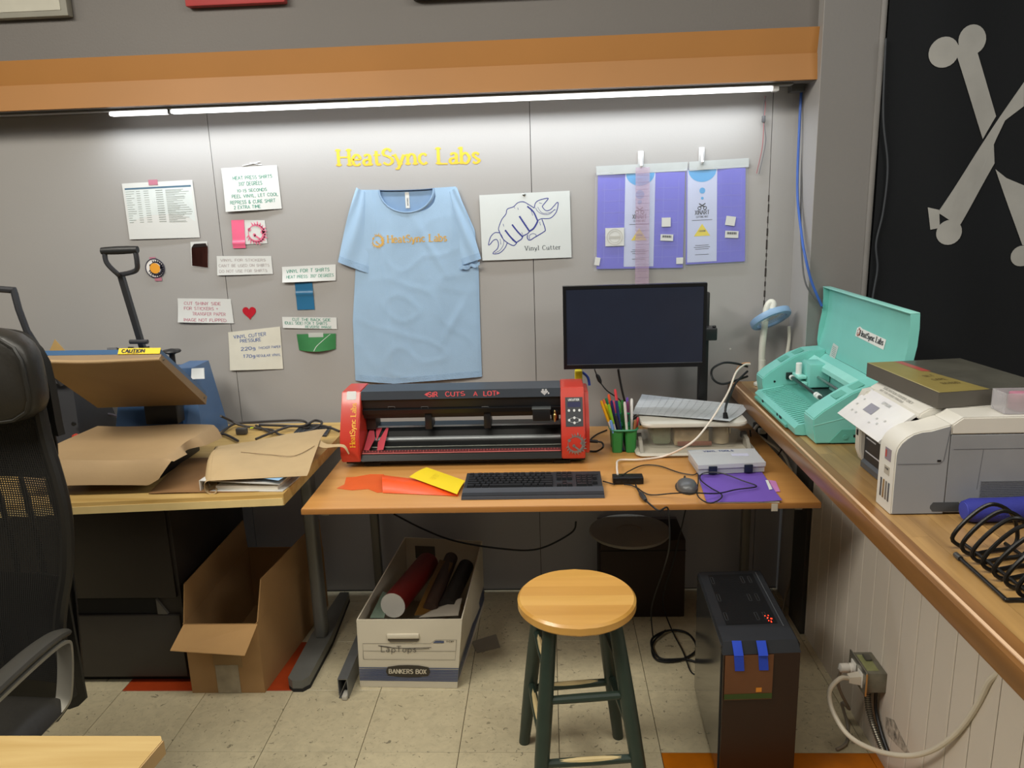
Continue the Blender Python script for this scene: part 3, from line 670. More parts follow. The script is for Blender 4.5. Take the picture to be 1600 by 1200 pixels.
# back neck seen through the opening
def bk(u, v):
    x = nL-.004+(nR-nL+.008)*u; k = (x-nC)/nW; k = max(-1, min(1, k))
    zt = top_z-.004-.006*math.sqrt(1-k*k); zb = neck_z-.01
    return Vector((x, YB-.003-.002*v, zb+(zt-zb)*v))
build('back_neck', MB().grid(bk, 24, 6, -.001), mat('shirt_inner', '#7f9cbd', .85), shirt, angle=80)
pts = []
for k in range(25):
    a = PI+PI*k/24; x = nC+nW*1.0*math.cos(a); u_ = (x-xl0)/(xr0-xl0)
    z = top_z-.004+(top_z-neck_z)*1.0*math.sin(a)
    pts.append((x, YB-shirt_depth(x, z, u_)-.0005, z))
build('collar', MB().tube(pts, .0065, 8, 2, flat=.45), mat('shirt_collar', '#95b3d3', .85, bump=.3, bscale=300), shirt)
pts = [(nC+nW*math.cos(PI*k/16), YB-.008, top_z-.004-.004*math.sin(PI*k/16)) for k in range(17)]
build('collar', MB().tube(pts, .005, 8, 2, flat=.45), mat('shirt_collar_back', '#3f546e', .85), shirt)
c = (-0.5295, 1.6427); 
lb = build('size_label', MB().rbox(c[0]-.008, c[0]+.008, YB-.0075, YB-.0062, c[1]-.03, c[1]+.03, .0005, 1), paper, shirt)
mb = MB(); write(mb, 'APPAREL', plane_P((c[0]+.003, YB-.0078, c[1]-.02), (0, 0, 1), (-1, 0, 0), .0003), .004, .03, pen=.2); build('label_print', mb, mat('print_dark', '#3c4046', .7), lb, smooth=False)
def sleeve(c_top_in, c_top_out, c_bot_out, c_bot_in, mid, sg):
    A, B_, C_, D_ = [Vector((p[0], p[1])) for p in (c_top_in, c_top_out, c_bot_out, c_bot_in)]
    def F(u, v, e=0):
        p = A.lerp(B_, u); q = D_.lerp(C_, u); r = q.lerp(p, v)
        o = mid*math.sin(PI*v)*u
        d = .010+.014*math.sin(PI*(1-u*.85))*(1-v*.4)+.003*math.sin(u*9+v*7)
        return Vector((r.x+o, YB-d-e, r.y))
    s = build('sleeve', MB().grid(F, 16, 24, -.0015), blue_c, shirt, angle=80)
    build('cuff', MB().grid(lambda u, v: F(u, v*.09, .0008), 16, 2, -.001), mat('shirt_hem', '#93b1d0'), s, angle=80)
sleeve((-0.6886, 1.6788), (-0.7221, 1.6966), (-0.8152, 1.4165), (-0.6893, 1.3654), -.006, -1)
sleeve((-0.3673, 1.6686), (-0.3370, 1.6842), (-0.2546, 1.4130), (-0.3309, 1.3904), .004, 1)
mb = MB(); mb.grid(lambda u, v: Vector(((-0.3357, 1.3955)[0]+.075*u, YB-.022-.006*math.sin(u*9), (-0.2965, 1.3720)[1]+.012*v+.015*u+.004*math.sin(u*14))), 14, 4, -.003)
build('folded_cuff', mb, mat('shirt_hem', '#93b1d0'), shirt)
mb = MB(); p0 = (-0.6124, 1.4849)
def SP(a, b):
    x = p0[0]+a; z = p0[1]+b; return Vector((x, YB-shirt_depth(x, z, 0)-.0022, z))
write(mb, 'HeatSync Labs', SP, .028, (-0.3840, 1.4856)[0]-p0[0], pen=.2, serif=True, gap=.16)
c = (-0.6546, 1.4935); gear_logo(mb, lambda a, b: SP(a+c[0]-p0[0], b+c[1]-p0[1]), .029)
build('chest_print', mb, mat('print_orange', '#cda458', .7), shirt, smooth=False)

# ================================================================== FIST SIGN
A, B_, C_, D_ = (-0.2523, 1.6530), (0.0925, 1.6586), (0.0963, 1.4079), (-0.2499, 1.4054)
t, P, w, h = wall_sheet('workshop_sign', 'white ribbed plastic sign with an engraved fist gripping a spanner, captioned Vinyl Cutter', 'sign', (A, B_, C_, D_), mat('sign_white', '#d0d6d6', .5, var=.02), .004, .006)
mb = MB()
for k in range(26): line(mb, lambda a, b: P(a, b)+Vector((0, .0004, 0)), [(.01*w, (.03+k*.037)*h), (.99*w, (.03+k*.037)*h)], .0012)
build('rib', mb, mat('sign_rib', '#cfd9dc', .5), t, smooth=False)
ink = mat('engrave_blue', '#31398a', .6)
mb = MB()
# picture crop coordinates 1477x1200 -> sheet
def q(x, y):
    x0, y0 = x, y
    u = (x0-(80+(y0-130)*.052))/(1310-.0*(y0)); v = 1-((y0-130)+(x0-80)*.045)/(952)
    return (u*w, v*h)
def ln(pts, wd=.0022, cv=True): line(mb, P, [q(*p) for p in pts], wd, cv=cv)
ln([(370,640),(365,600),(410,480),(470,400),(490,330),(580,295),(640,240),(720,225),(800,265),(880,315)], .0030)
ln([(370,640),(440,770),(580,855),(640,800)], .0035)
ln([(640,800),(700,760),(720,715)], .004); ln([(720,715),(790,680),(810,650)], .004); ln([(810,650),(880,600),(935,500)], .0065)
ln([(460,630),(540,730),(630,815)], .006); ln([(560,550),(640,650),(720,730)], .006); ln([(665,430),(740,540),(810,640)], .006); ln([(780,290),(870,370),(920,470),(935,500)], .0055)
ln([(995,475),(1020,540),(1045,620),(1030,650),(900,730),(820,775),(785,740),(790,700)], .0035); ln([(820,765),(815,710),(860,680),(905,690),(915,720)], .002)
ln([(880,315),(900,240),(960,200),(1075,175),(1060,210),(1010,270),(1000,300),(1050,350),(1110,340),(1160,290),(1210,235),(1225,260),(1200,370),(1130,450),(1060,465),(990,465),(940,490)], .0030)
ln([(900,310),(930,360),(1000,400),(1100,400),(1180,330)], .0018); ln([(930,300),(990,380),(1080,385),(1150,360)], .0014)
ln([(375,670),(310,670),(250,730),(218,840),(240,840),(290,780),(340,770),(365,830),(350,900),(285,965),(310,980),(390,960),(460,890),(495,810)], .0030)
ln([(400,690),(440,780),(430,860),(380,930),(310,965)], .0018)
for (a, b, c_, d) in ((830,330,860,420),(640,310,650,340),(590,300,600,320),(430,540,440,580),(700,660,720,700),(560,770,600,800),(960,510,975,560),(900,560,925,530),(390,760,400,840),(950,240,990,250),(1150,350,1190,340)): ln([(a,b),(c_,d)], .0016, False)
for k in range(9): ln([(470+k*18, 640+k*19),(455+k*18, 655+k*20)], .0012, False); ln([(670+k*15, 440+k*22),(690+k*15, 430+k*22)], .0012, False)
build('engraving', mb, ink, t, smooth=False)
mb = MB(); a = q(755, 925); b = q(1275, 905)
write(mb, 'Vinyl Cutter', lambda x, y: P(a[0]+x, a[1]+y), .0165, b[0]-a[0], pen=.14, serif=True)
build('caption', mb, mat('caption_grey', '#4e565c', .6), t, smooth=False)
c = (-0.0808, 1.6499); build('push_pin', MB().lathe([(.004, 0), (.006, -.004), (.002, -.006)], (c[0], YB-.006, c[1]), 12, axis='y'), mat('pin_steel', '#9aa0a2', .3, .9), t)

# ================================================================== CUTTING MATS
bag = mat('clear_sleeve', '#dfe4f2', .12, alpha=.07)
def mat_pack(label, hookpx, c4, band, tri, xh, hdr, extra):
    A, B_, C_, D_ = c4; cx = (C_[0]+D_[0])/2
    t = thing('cutting_mat', label, 'cutting mat', (cx, YB-.004, min(C_[1], D_[1])), 'packaged purple cutting mats hung on the wall')
    mb = MB(); mb.hexa([(p[0], YB-.003, p[1]) for p in (A, B_, C_, D_)], [(p[0], YB-.009, p[1]) for p in (A, B_, C_, D_)]); build('mat', mb, mat('mat_purple', '#6a68d0', .45, var=.05, scale=4), t, smooth=False)
    def Q(u, v, e):
        a = Vector(A).lerp(Vector(B_), u); b = Vector(D_).lerp(Vector(C_), u); r = b.lerp(a, v); return Vector((r.x, YB-.009-e, r.y))
    w = abs(B_[0]-A[0]); h = A[1]-D_[1]
    mb = MB()
    for k in range(7): line(mb, lambda a, b: Q(a, b, .0004), [(.05, .12+k*.12), (.95, .12+k*.12)], .004)
    for k in range(6): line(mb, lambda a, b: Q(a, b, .0004), [(.08+k*.17, .05), (.08+k*.17, .93)], .004)
    build('grid_print', mb, mat('mat_grid', '#8381da', .5), t, smooth=False)
    b0, b1 = band; sh = mat('mat_insert', '#c3cbe6', .5, var=.03)
    mb = MB(); poly(mb, lambda a, b: Q(a, b, .0008), [(b0, .02), (b1, .02), (b1, 1), (b0, 1)]); 
    ins = build('insert', mb, sh, t, smooth=False)
    bc = (b0+b1)/2; bw = (b1-b0)/2
    mb = MB(); sky = mat('mat_skyblue', '#4fa3dc', .5)
    poly(mb, lambda a, b: Q(a, b, .0012), [(bc+bw*.95*math.cos(PI+PI*k/20), 1-.13*math.sin(PI*k/20)) for k in range(21)])
    for (vv, r) in ((.78, .05), (.70, .024)): poly(mb, lambda a, b: Q(a, b, .0012), [(bc+r*math.cos(2*PI*k/16), vv+r*math.sin(2*PI*k/16)*w/h) for k in range(16)])
    build('blue_print', mb, sky, ins, smooth=False)
    mb = MB(); dk = mat('print_black', '#25262b', .6); PQ = lambda a, b: Q(bc+a/w, b/h, .0012)
    for sgn in (1, -1):
        line(mb, PQ, [(-.012*sgn, .645*h), (.010*sgn, .605*h)], .004)
        line(mb, PQ, [(.010*sgn+.006*math.cos(a*PI/5), .597*h+.006*math.sin(a*PI/5)) for a in range(11)], .003)
    write(mb, 'XINART', lambda a, b: PQ(a-.026, b+.53*h), .015, .052, pen=.2)
    write(mb, 'CUTTING MAT', lambda a, b: PQ(a-.022, b+.495*h), .007, .044, pen=.2)
    for k, (vv, l) in enumerate(((.47, .075), (.20, .05), (.18, .06), (.16, .05), (.10, .05))): line(mb, PQ, [(-l/2, vv*h), (l/2, vv*h)], .0018)
    build('black_print', mb, dk, ins, smooth=False)
    mb = MB(); PY = lambda a, b: Q(bc+a/w, b/h, .0013); poly(mb, PY, [(-.03, .30*h), (.03, .30*h), (0, .43*h)]); ye = build('warning_triangle', mb, mat('tri_yellow', '#e0cc1c', .5), t, smooth=False)
    mb = MB(); write(mb, 'CAUTION', lambda a, b: Q(bc+(a-.012)/w, (b+.345*h)/h, .0017), .006, .024, pen=.22); build('triangle_text', mb, dk, ye, smooth=False)
    # clear sleeve over it all and its header flap
    mb = MB(); mb.grid(lambda u, v: Q(-.03+u*1.06, -.02+v*1.04, .0035+.0015*math.sin(u*14)*v+.001*math.sin(v*9)), 24, 12, .0003); build('clear_sleeve', mb, bag, t)
    HA, HB, HC, HD = hdr
    mb = MB().grid(lambda u, v: (lambda r: Vector((r.x, YB-.011-.002*math.sin(u*6), r.y)))(Vector(HD).lerp(Vector(HC), u).lerp(Vector(HA).lerp(Vector(HB), u), v)), 10, 3, -.0008)
    build('header_flap', mb, mat('flap_white', '#b9bfc0', .3, var=.05, scale=20), t)
    for (n_, cc, ww, hh, rot) in extra:
        mb = MB(); mb.xf = Matrix.Translation((cc[0], YB-.0105, cc[1])) @ Matrix.Rotation(rot, 4, 'Y'); mb.box(-ww/2, ww/2, -.0045, -.003, -hh/2, hh/2)
        lb = build(n_, mb, paper, t, smooth=False)
        if n_ == 'barcode_label':
            mb = MB(); PP = lambda a, b: Vector((cc[0], YB-.0157, cc[1]))+Matrix.Rotation(rot, 3, 'Y') @ Vector((a, 0, b))
            for k in range(14): line(mb, PP, [(-ww*.36+k*ww*.053, 0), (-ww*.36+k*ww*.053, hh*.34)], ww*(.02+.012*(k % 3)))
            build('barcode', mb, mat('print_dark', '#3c4046'), lb, smooth=False)
    # plastic hanging hook
    hk = thing('wall_hook', 'white adhesive wall hook above the %s cutting mat' % xh, 'hook', (hookpx[0], YB-.002, hookpx[1]-.03))
    mb = MB().rbox(hookpx[0]-.011, hookpx[0]+.011, YB-.006, YB-.0005, hookpx[1]-.04, hookpx[1]+.025, .0026)
    build('backplate', mb, mat('hook_white', '#cfd0d1', .3), hk)
    mb = MB().tube([(hookpx[0], YB-.006, hookpx[1]+.012), (hookpx[0], YB-.014, hookpx[1]-.01), (hookpx[0], YB-.020, hookpx[1]-.032), (hookpx[0], YB-.026, hookpx[1]-.026)], .0055, 8); build('hook_arm', mb, mat('hook_white', '#cfd0d1'), hk)
    return t
mp1 = mat_pack('purple cutting mat on the left, behind the long clear ruler and a round logo card', (0.3603, 1.7690),
    ((0.1995, 1.7139), (0.5256, 1.7149), (0.5228, 1.3566), (0.1925, 1.3609)), (.315, .66), None, 'left', ((0.1925, 1.7445), (0.5344, 1.7493), (0.5327, 1.7170), (0.1947, 1.7118)),
    [('label_card', (0.2619, 1.4812), .072, .068, 0), ('small_label', (0.4566, 1.5307), .034, .034, .0), ('barcode_label', (0.4598, 1.4729), .048, .024, .06), ('tape_corner', (0.1951, 1.3904), .02, .03, .2), ('tape_corner', (0.5101, 1.3839), .026, .024, 0)])
mb = MB(); c = (0.2619, 1.4812); PP = plane_P((c[0], YB-.0155, c[1]), (1, 0, 0), (0, 0, 1))
for rr, wd in ((.029, .003), (.021, .0018)): line(mb, PP, [(rr*math.cos(a*PI/16), rr*math.sin(a*PI/16)) for a in range(33)], wd)
line(mb, PP, [(-.02, 0), (.02, 0)], .008); build('round_print', mb, mat('faint_grey', '#bdbcb6', .6), mp1, smooth=False)
mat_pack('purple cutting mat on the right, with a white centre band and yellow warning triangle', (0.5861, 1.7752),
    ((0.5303, 1.7194), (0.7487, 1.7214), (0.7591, 1.3744), (0.5348, 1.3685)), (.02, .52), None, 'right', ((0.5392, 1.7492), (0.7592, 1.7556), (0.7604, 1.7233), (0.5399, 1.7167)),
    [('small_label', (0.6982, 1.5282), .036, .034, .15), ('barcode_label', (0.7046, 1.4777), .05, .026, .06)])
rl = thing('clear_ruler', 'long clear pinkish plastic ruler hanging from the left wall hook', 'ruler', ((0.3634, 1.3017)[0], YB-.02, (0.3634, 1.3017)[1]))
a, b = (0.3389, 1.7350), (0.3916, 1.7332); z1 = (0.3605, 1.7343)[1]; z0 = (0.3635, 1.2893)[1]
build('blade', MB().rbox(a[0], b[0], YB-.0275, YB-.0255, z0, z1, .0008, 1), mat('ruler_clear', '#cdb2cb', .1, alpha=.3), rl)
mb = MB(); PP = plane_P((a[0], YB-.0277, z0), (1, 0, 0), (0, 0, 1), .0002)
k = 0
while k*.0127 < z1-z0-.02: line(mb, PP, [(.0 if k % 2 else .0, .01+k*.0127), ((b[0]-a[0])*(1 if k % 2 == 0 else .3), .01+k*.0127)], .0009); k += 1
build('graduation', mb, mat('ruler_line', '#94809a', .5), rl, smooth=False)
# wire ends dangling from the strip light, blue and grey leads in the corner
def cable(name, label, pts, r, m, cat='cable', group=None, smooth=8, plug=None, kind=None):
    P_ = [Vector(p) for p in pts]; lo = min(P_, key=lambda p: p.z)
    o = solo(name, MB().tube(pts, r, 8, smooth), m, label, cat, tuple(lo), group)
    return o
blk = mat('cable_black', '#17181a', .45); wht = mat('cable_white', '#d9d2c4', .5); gry = mat('cable_grey', '#5c5d60', .5)
wt = thing('lamp_wire', 'thin red and grey wire pair dangling from the right end of the strip light', 'wire', ((0.7960, 1.8343)[0], YB-.01, (0.7960, 1.8343)[1]))
build('lead', MB().tube([(0.8034, 3.0000, 1.9694), (0.8098, 3.0100, 1.9372), (0.8071, 3.0100, 1.8929), (0.8057, 3.0150, 1.7920), (0.7885, 3.0150, 1.6988)], .0016, 6), mat('wire_red', '#a06a6e', .5), wt)
build('lead', MB().tube([(0.8080, 3.0000, 1.9692), (0.8033, 3.0100, 1.9264), (0.8108, 3.0100, 1.8592), (0.8169, 3.0150, 1.8030), (0.7980, 3.0150, 1.6961)], .0016, 6), mat('wire_grey', '#6e6f73', .5), wt)
c = (0.8049, 3.0100, 1.8907); build('connector', MB().rbox(c[0]-.006, c[0]+.006, 3.004, 3.014, c[2]-.012, c[2]+.012, .002), gry, wt)
cable('network_cable', 'blue cable hanging down the wall corner beside the pillar', [(0.9329, 3.0000, 1.9843), (0.9267, 2.9800, 1.8524), (0.9223, 2.9500, 1.6264), (0.9182, 2.8600, 1.4690), (0.9186, 2.8150, 1.4037), (0.9411, 2.8000, 1.3138), (0.9822, 2.8000, 1.2257)], .0048, mat('cable_blue', '#3d63b4', .45))
cable('power_lead', 'dark grey cable hanging beside the blue one in the wall corner', [(0.9429, 3.0100, 1.9853), (0.9449, 2.9900, 1.7856), (0.9311, 2.9300, 1.5577), (0.9154, 2.8400, 1.4021), (0.9219, 2.8100, 1.3133), (0.9501, 2.8050, 1.2627), (0.9867, 2.8050, 1.2157)], .0032, gry)
cable('power_lead', 'grey cable hanging against the left edge of the black flag', [(1.1361, 2.7950, 2.1113), (1.1464, 2.7950, 1.8694), (1.1743, 2.7950, 1.7016), (1.1708, 2.7950, 1.5518), (1.1550, 2.7950, 1.4427), (1.1661, 2.7950, 1.3532), (1.1567, 2.7950, 1.2402), (1.1560, 2.8000, 1.0297)], .0035, mat('cable_dim', '#3d4146', .5))

# ================================================================== DESK (centre)
desk = thing('desk', 'orange brown laminate desk carrying the red vinyl cutter, with thin grey legs', 'desk', (0, 2.55, 0))
DZ = .74
dl = [(-.757, 2.15), (.787, 2.15), (.787, 2.97), (-.757, 2.97)]
lam = woodmat('desk_laminate', '#c99455', '#be8748', 0, 3, .35, .2, 0)
build('tabletop', MB().rbox(-.757, .787, 2.152, 2.975, DZ-.018, DZ, .002), lam, desk)
build('edge_strip', MB().rbox(-.757, .787, 2.147, 2.1525, DZ-.018, DZ-.0006, .0015), mat('desk_edge', '#a5713a', .4), desk)
steel = mat('leg_grey', '#77756f', .45, .3)
for x in (-.722, .80):
    xx = min(x, .77)
    build('leg', MB().rbox(xx-.016, xx+.016, 2.885, 2.915, .0, DZ-.018, .003), steel, desk)
build('rail', MB().rbox(-.70, .75, 2.89, 2.91, .66, .72, .003), steel, desk)
for x in (-.70, .74): build('side_rail', MB().rbox(x-.012, x+.012, 2.2, 2.89, .695, .7215, .003), steel, desk)
c = (0.6517, 2.1460, 0.7189); build('edge_tape', MB().box(c[0]-.009, c[0]+.009, 2.1445, 2.1465, .716, .739), mat('masking', '#b9b1a2', .7), desk, smooth=False)
# metal tray below
tr = thing('cable_tray', 'shallow grey metal tray hung under the desk behind the stool', 'tray', (-.1, 2.5, .64))
build('pan', MB().prism([(2.40, .655), (2.44, .64), (2.72, .64), (2.74, .70), (2.737, .70), (2.718, .643), (2.441, .643), (2.402, .658)], 'yz', -.30, .20), mat('tray_grey', '#6d6b66', .45, .4), tr, smooth=False)
for x in (-.30, .198): build('end_plate', MB().box(x, x+.002, 2.40, 2.74, .64, .7218), mat('tray_dark', '#2c2b29', .5), tr, smooth=False)

# ================================================================== LEFT TABLE with heavy leg
lt = thing('work_table', 'pale plywood topped table at the left holding the heat presses', 'table', (-1.6, 2.55, 0))
ply = woodmat('ply_top', '#cfae6e', '#b8934f', 0, 4, .5, .05, 0)
TZ = .78
mb = MB(); mb.hexa([(-2.7, 2.02, TZ-.036), (-.815, 2.172, TZ-.036), (-.795, 2.96, TZ-.036), (-2.7, 2.96, TZ-.036)], [(-2.7, 2.02, TZ), (-.815, 2.172, TZ), (-.795, 2.96, TZ), (-2.7, 2.96, TZ)])
build('tabletop', mb, ply, lt, smooth=False)
mb = MB(); mb.hexa([(-2.7, 2.0175, TZ-.035), (-.817, 2.1685, TZ-.035), (-.816, 2.1718, TZ-.035), (-2.7, 2.0198, TZ-.035)], [(-2.7, 2.0175, TZ-.012), (-.817, 2.1685, TZ-.012), (-.816, 2.1718, TZ-.012), (-2.7, 2.0198, TZ-.012)])
build('edge_band', mb, mat('ply_edge', '#d6bd84', .5), lt, smooth=False)
pt = mat('leg_paint', '#6c6d69', .4, .2)
build('leg', MB().rbox(-.905, -.862, 2.575, 2.635, .04, TZ-.037, .012, 3), pt, lt)
mb = MB()
fo = [(-.925, 2.33), (-.905, 2.312), (-.872, 2.312), (-.852, 2.335), (-.845, 2.6), (-.862, 2.93), (-.90, 2.93), (-.925, 2.6)]
mb.prism(fo, 'xy', .014, .045); ft = build('foot', mb, pt, lt)
build('rubber_pad', MB().prism([(x*.999, y) for x, y in fo], 'xy', 0, .0138), mat('rubber', '#202020', .8), lt, smooth=False)
build('leg', MB().rbox(-2.45, -2.40, 2.575, 2.635, .0, TZ-.037, .012, 3), pt, lt)
# dark cabinet under it
cb = thing('drawer_cabinet', 'dark brown black cabinet with a recessed pull standing under the left table', 'cabinet', (-1.8, 2.65, 0))
dkw = mat('cabinet_dark', '#2b2622', .45, var=.08, scale=6)
build('body', MB().rbox(-2.35, -1.285, 2.372, 2.95, .02, .735, .003), dkw, cb)
build('plinth', MB().box(-2.33, -1.30, 2.39, 2.93, 0, .02), mat('plinth', '#171412', .6), cb, smooth=False)
build('drawer', MB().rbox(-2.34, -1.295, 2.358, 2.3715, .03, .268, .003), mat('cabinet_face', '#37332e', .45), cb)
build('drawer', MB().rbox(-2.34, -1.295, 2.358, 2.3715, .335, .73, .003), mat('cabinet_face2', '#241e1a', .45), cb)
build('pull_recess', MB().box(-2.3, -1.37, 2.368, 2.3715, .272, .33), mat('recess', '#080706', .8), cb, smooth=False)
build('pull_end', MB().prism([(-1.37, .272), (-1.335, .272), (-1.37, .33)], 'xz', 2.360, 2.3715), mat('pull_grey', '#57544e', .5), cb, smooth=False)

# ================================================================== VINYL CUTTER
vc = thing('vinyl_cutter', 'wide red and black vinyl cutting plotter on the desk below the shirt', 'machine', (-.30, 2.6, DZ+.0005))
red = mat('cutter_red', '#c33a2b', .35, var=.03, coat=.3); blk1 = mat('cutter_black', '#1a1a1c', .35, var=.1, scale=8); band_m = mat('cutter_band', '#3a4048', .4)
def cap(x0, x1, yb, yt, zb, zt, inner=0):
    pr = [(yb+.012, zb), (yb, zb+.028), (yb+.008, zb+.09), (yt-.006, zt-.02), (yt+.004, zt), (yt+.13, zt), (yt+.16, zt-.03), (yt+.16, zb+.02), (yt+.13, zb)]
    mb = MB(); b = bmesh.new(); vs = [b.verts.new((x, y, z)) for x in (x0, x1) for y, z in pr]; n = len(pr)
    b.faces.new(vs[:n]); b.faces.new(vs[n:][::-1])
    for i in range(n): b.faces.new((vs[i], vs[n+i], vs[n+(i+1) % n], vs[(i+1) % n]))
    bmesh.ops.recalc_face_normals(b, faces=b.faces[:])
    bmesh.ops.bevel(b, geom=b.edges[:], offset=.003, segments=2, affect='EDGES')
    return mb.bm(b)
cx0, cx1 = (-0.7225, 2.5000, 0.7773)[0], (-0.6556, 2.5000, 0.7762)[0]
dx0, dx1 = (0.0376, 2.5000, 0.7644)[0], (0.1180, 2.5000, 0.7631)[0]
zt = (-0.3511, 2.5850, 0.9988)[2]; zb = (-0.3525, 2.5000, 0.7641)[2]
YC, YT = 2.495, 2.575
build('end_cover', cap(cx0, cx1, YC, YT, zb, zt), red, vc)
rc = build('end_cover', cap(dx0, dx1, YC, YT, zb, zt), red, vc)
build('side_cover', cap(dx1+.0005, dx1+.016, YC+.03, YT+.02, zb+.01, zt-.022), red, vc)
# beam
z1, z2, z3, z4 = zt-.002, (-0.3521, 2.5800, 0.9680)[2], (-0.3542, 2.5800, 0.9266)[2], (-0.3582, 2.6000, 0.8956)[2]
build('beam', MB().prism([(YT+.004, z1), (YT, z2), (YT+.004, z2-.003), (YT+.010, z3), (YT+.02, z4), (YT+.10, z4), (YT+.12, z1-.01), (YT+.11, z1)], 'yz', cx1+.0005, dx0-.0005), blk1, vc, smooth=False)
build('beam_band', MB().prism([(YT+.0030, z1-.001), (YT-.0015, z2), (YT-.0030, z2), (YT+.0018, z1+.0005), (YT+.11, z1+.0012), (YT+.11, z1+.0005)], 'yz', cx1+.0005, dx0-.0005), band_m, vc, smooth=False)
build('guide_rail', MB().prism([(YT+.004, z3+.006), (YT+.0005, z3+.003), (YT+.003, z3-.012), (YT+.012, z3-.013)], 'yz', cx1+.0005, dx0-.0005), mat('rail_dark', '#101012', .3), vc, smooth=False)
# platen
g0 = (-0.3649, 2.6400, 0.8608)[2]
pz = lambda py, y: (y, g0)
PL = [(2.70, (-0.3677, 2.6600, 0.8550)[2]-.002), (2.655, (-0.3673, 2.6550, 0.8493)[2]), (2.63, (-0.3648, 2.6300, 0.8375)[2]), (2.60, (-0.3627, 2.6000, 0.8063)[2]), (2.565, (-0.3590, 2.5650, 0.7938)[2]), (2.53, (-0.3547, 2.5300, 0.7934)[2]), (2.515, (-0.3532, 2.5150, 0.7868)[2]), (2.505, (-0.3529, 2.5050, 0.7670)[2]), (2.53, (-0.3567, 2.5300, 0.7539)[2]), (2.72, zb+.005), (2.74, zb+.05)]
build('platen', MB().prism(PL, 'yz', cx1+.0005, dx0-.0005), mat('platen_black', '#242423', .3, .3, var=.08), vc, smooth=False)
alu = mat('alu', '#b9bcbb', .25, .85); 
def strip(name, ya, pa, yb_, pb_, m, x0=cx1+.002, x1=dx0-.002, up=.0015, th=.0012):
    za, zb_ = pa, pb_
    return build(name, MB().hexa([(x0, yb_, zb_), (x1, yb_, zb_), (x1, ya, za), (x0, ya, za)], [(x0, yb_, zb_+th), (x1, yb_, zb_+th), (x1, ya, za+th), (x0, ya, za+th)]), m, vc, smooth=False)
strip('grit_rod', 2.655, PL[1][1], 2.648, PL[1][1]-.004, mat('rod_white', '#dedfdd', .3))
build('roller', MB().bar((cx1+.002, 2.615, (-0.3640, 2.6150, 0.8182)[2]-.009), (dx0-.002, 2.615, (-0.3640, 2.6150, 0.8182)[2]-.009), .0115, 20), mat('roller_alu', '#8f9394', .35, .35), vc)
build('lower_rod', MB().bar((cx1+.002, 2.57, (-0.3594, 2.5700, 0.7992)[2]-.003), (dx0-.002, 2.57, (-0.3594, 2.5700, 0.7992)[2]-.003), .0035, 12), mat('roller_alu2', '#6c6e66', .3, .8), vc)
ra, rb = (-0.3544, 2.5290, 0.7961), (-0.3537, 2.5200, 0.7898)
strip('ruler_strip', ra[1], ra[2], rb[1], rb[2], mat('ruler_dark', '#5a1d20', .5), th=.0016)
mb = MB(); k = 0; x = cx1+.006
while x < dx0-.006:
    l = .9 if k % 5 == 0 else .45
    mb.box(x, x+.0012, ra[1]-(ra[1]-rb[1])*l, ra[1], ra[2]-.001-(ra[2]-rb[2])*l, ra[2]+.0026); x += .0105; k += 1
mb.box(cx1+.003, dx0-.003, rb[1]-.0012, rb[1], rb[2]-.0005, rb[2]+.0022)
build('ruler_mark', mb, mat('ruler_red', '#d37a78', .5), vc, smooth=False, kind='stuff')
# gap closer at far left, bolts, pinch arms
for c in ((-0.4247, 2.6200, 0.8937), (-0.2176, 2.6200, 0.8896)):
    build('pinch_arm', MB().rbox(c[0]-.014, c[0]+.011, 2.585, 2.66, PL[1][1]+.004, z3, .004), blk1, vc)
    build('pinch_wheel', MB().lathe([(.009, -.009), (.010, -.007), (.010, .007), (.009, .009)], (c[0]-.002, 2.632, PL[1][1]+.0105), 16, axis='x'), mat('wheel', '#0e0e0f', .6), vc)
for c in ((-0.5527, 2.5760, 0.9386), (-0.4360, 2.5760, 0.9363), (-0.2240, 2.5760, 0.9320)):
    build('slot_mark', MB().tube([(c[0]-.012, YT+.0075, c[2]-.004), (c[0]-.012, YT+.0065, c[2]+.002), (c[0]+.012, YT+.0065, c[2]+.002), (c[0]+.012, YT+.0075, c[2]-.004)], .0009, 5, 0), mat('slot_grey', '#6d6e6f', .4), vc)
build('inner_wall', MB().rbox(cx1+.0005, cx1+.035, 2.62, 2.70, PL[1][1]-.002, z4+.01, .002), mat('cutter_inner', '#35332f', .5), vc)
# carriage
a, b = (-0.0595, 2.5600, 0.9307), (0.0056, 2.5600, 0.8837)
cr = build('carriage', MB().rbox(a[0], b[0]-.004, 2.552, 2.60, b[2]+.002, a[2]-.004, .004), blk1, vc)
build('carriage_lip', MB().rbox(a[0]-.002, b[0]-.002, 2.550, 2.60, a[2]-.003, a[2]+.001, .001), mat('lip_grey', '#55595a', .4), cr)
c = (0.0147, 2.5600, 0.9019)
build('blade_holder', MB().lathe([(.003, -.022), (.005, -.012), (.007, -.008), (.007, .004), (.004, .008), (.004, .016), (.001, .020)], (c[0]+.002, 2.565, c[2]), 14), mat('brass', '#b9a56a', .3, .9), vc)
build('blade_clamp', MB().rbox(c[0]-.010, c[0]+.016, 2.57, 2.60, c[2]-.02, c[2]+.018, .003), mat('rail_dark', '#101012'), vc)
mb = MB(); PP = plane_P((cx0+.0, YC, 0), (1, 0, 0), (0, 0, 1))
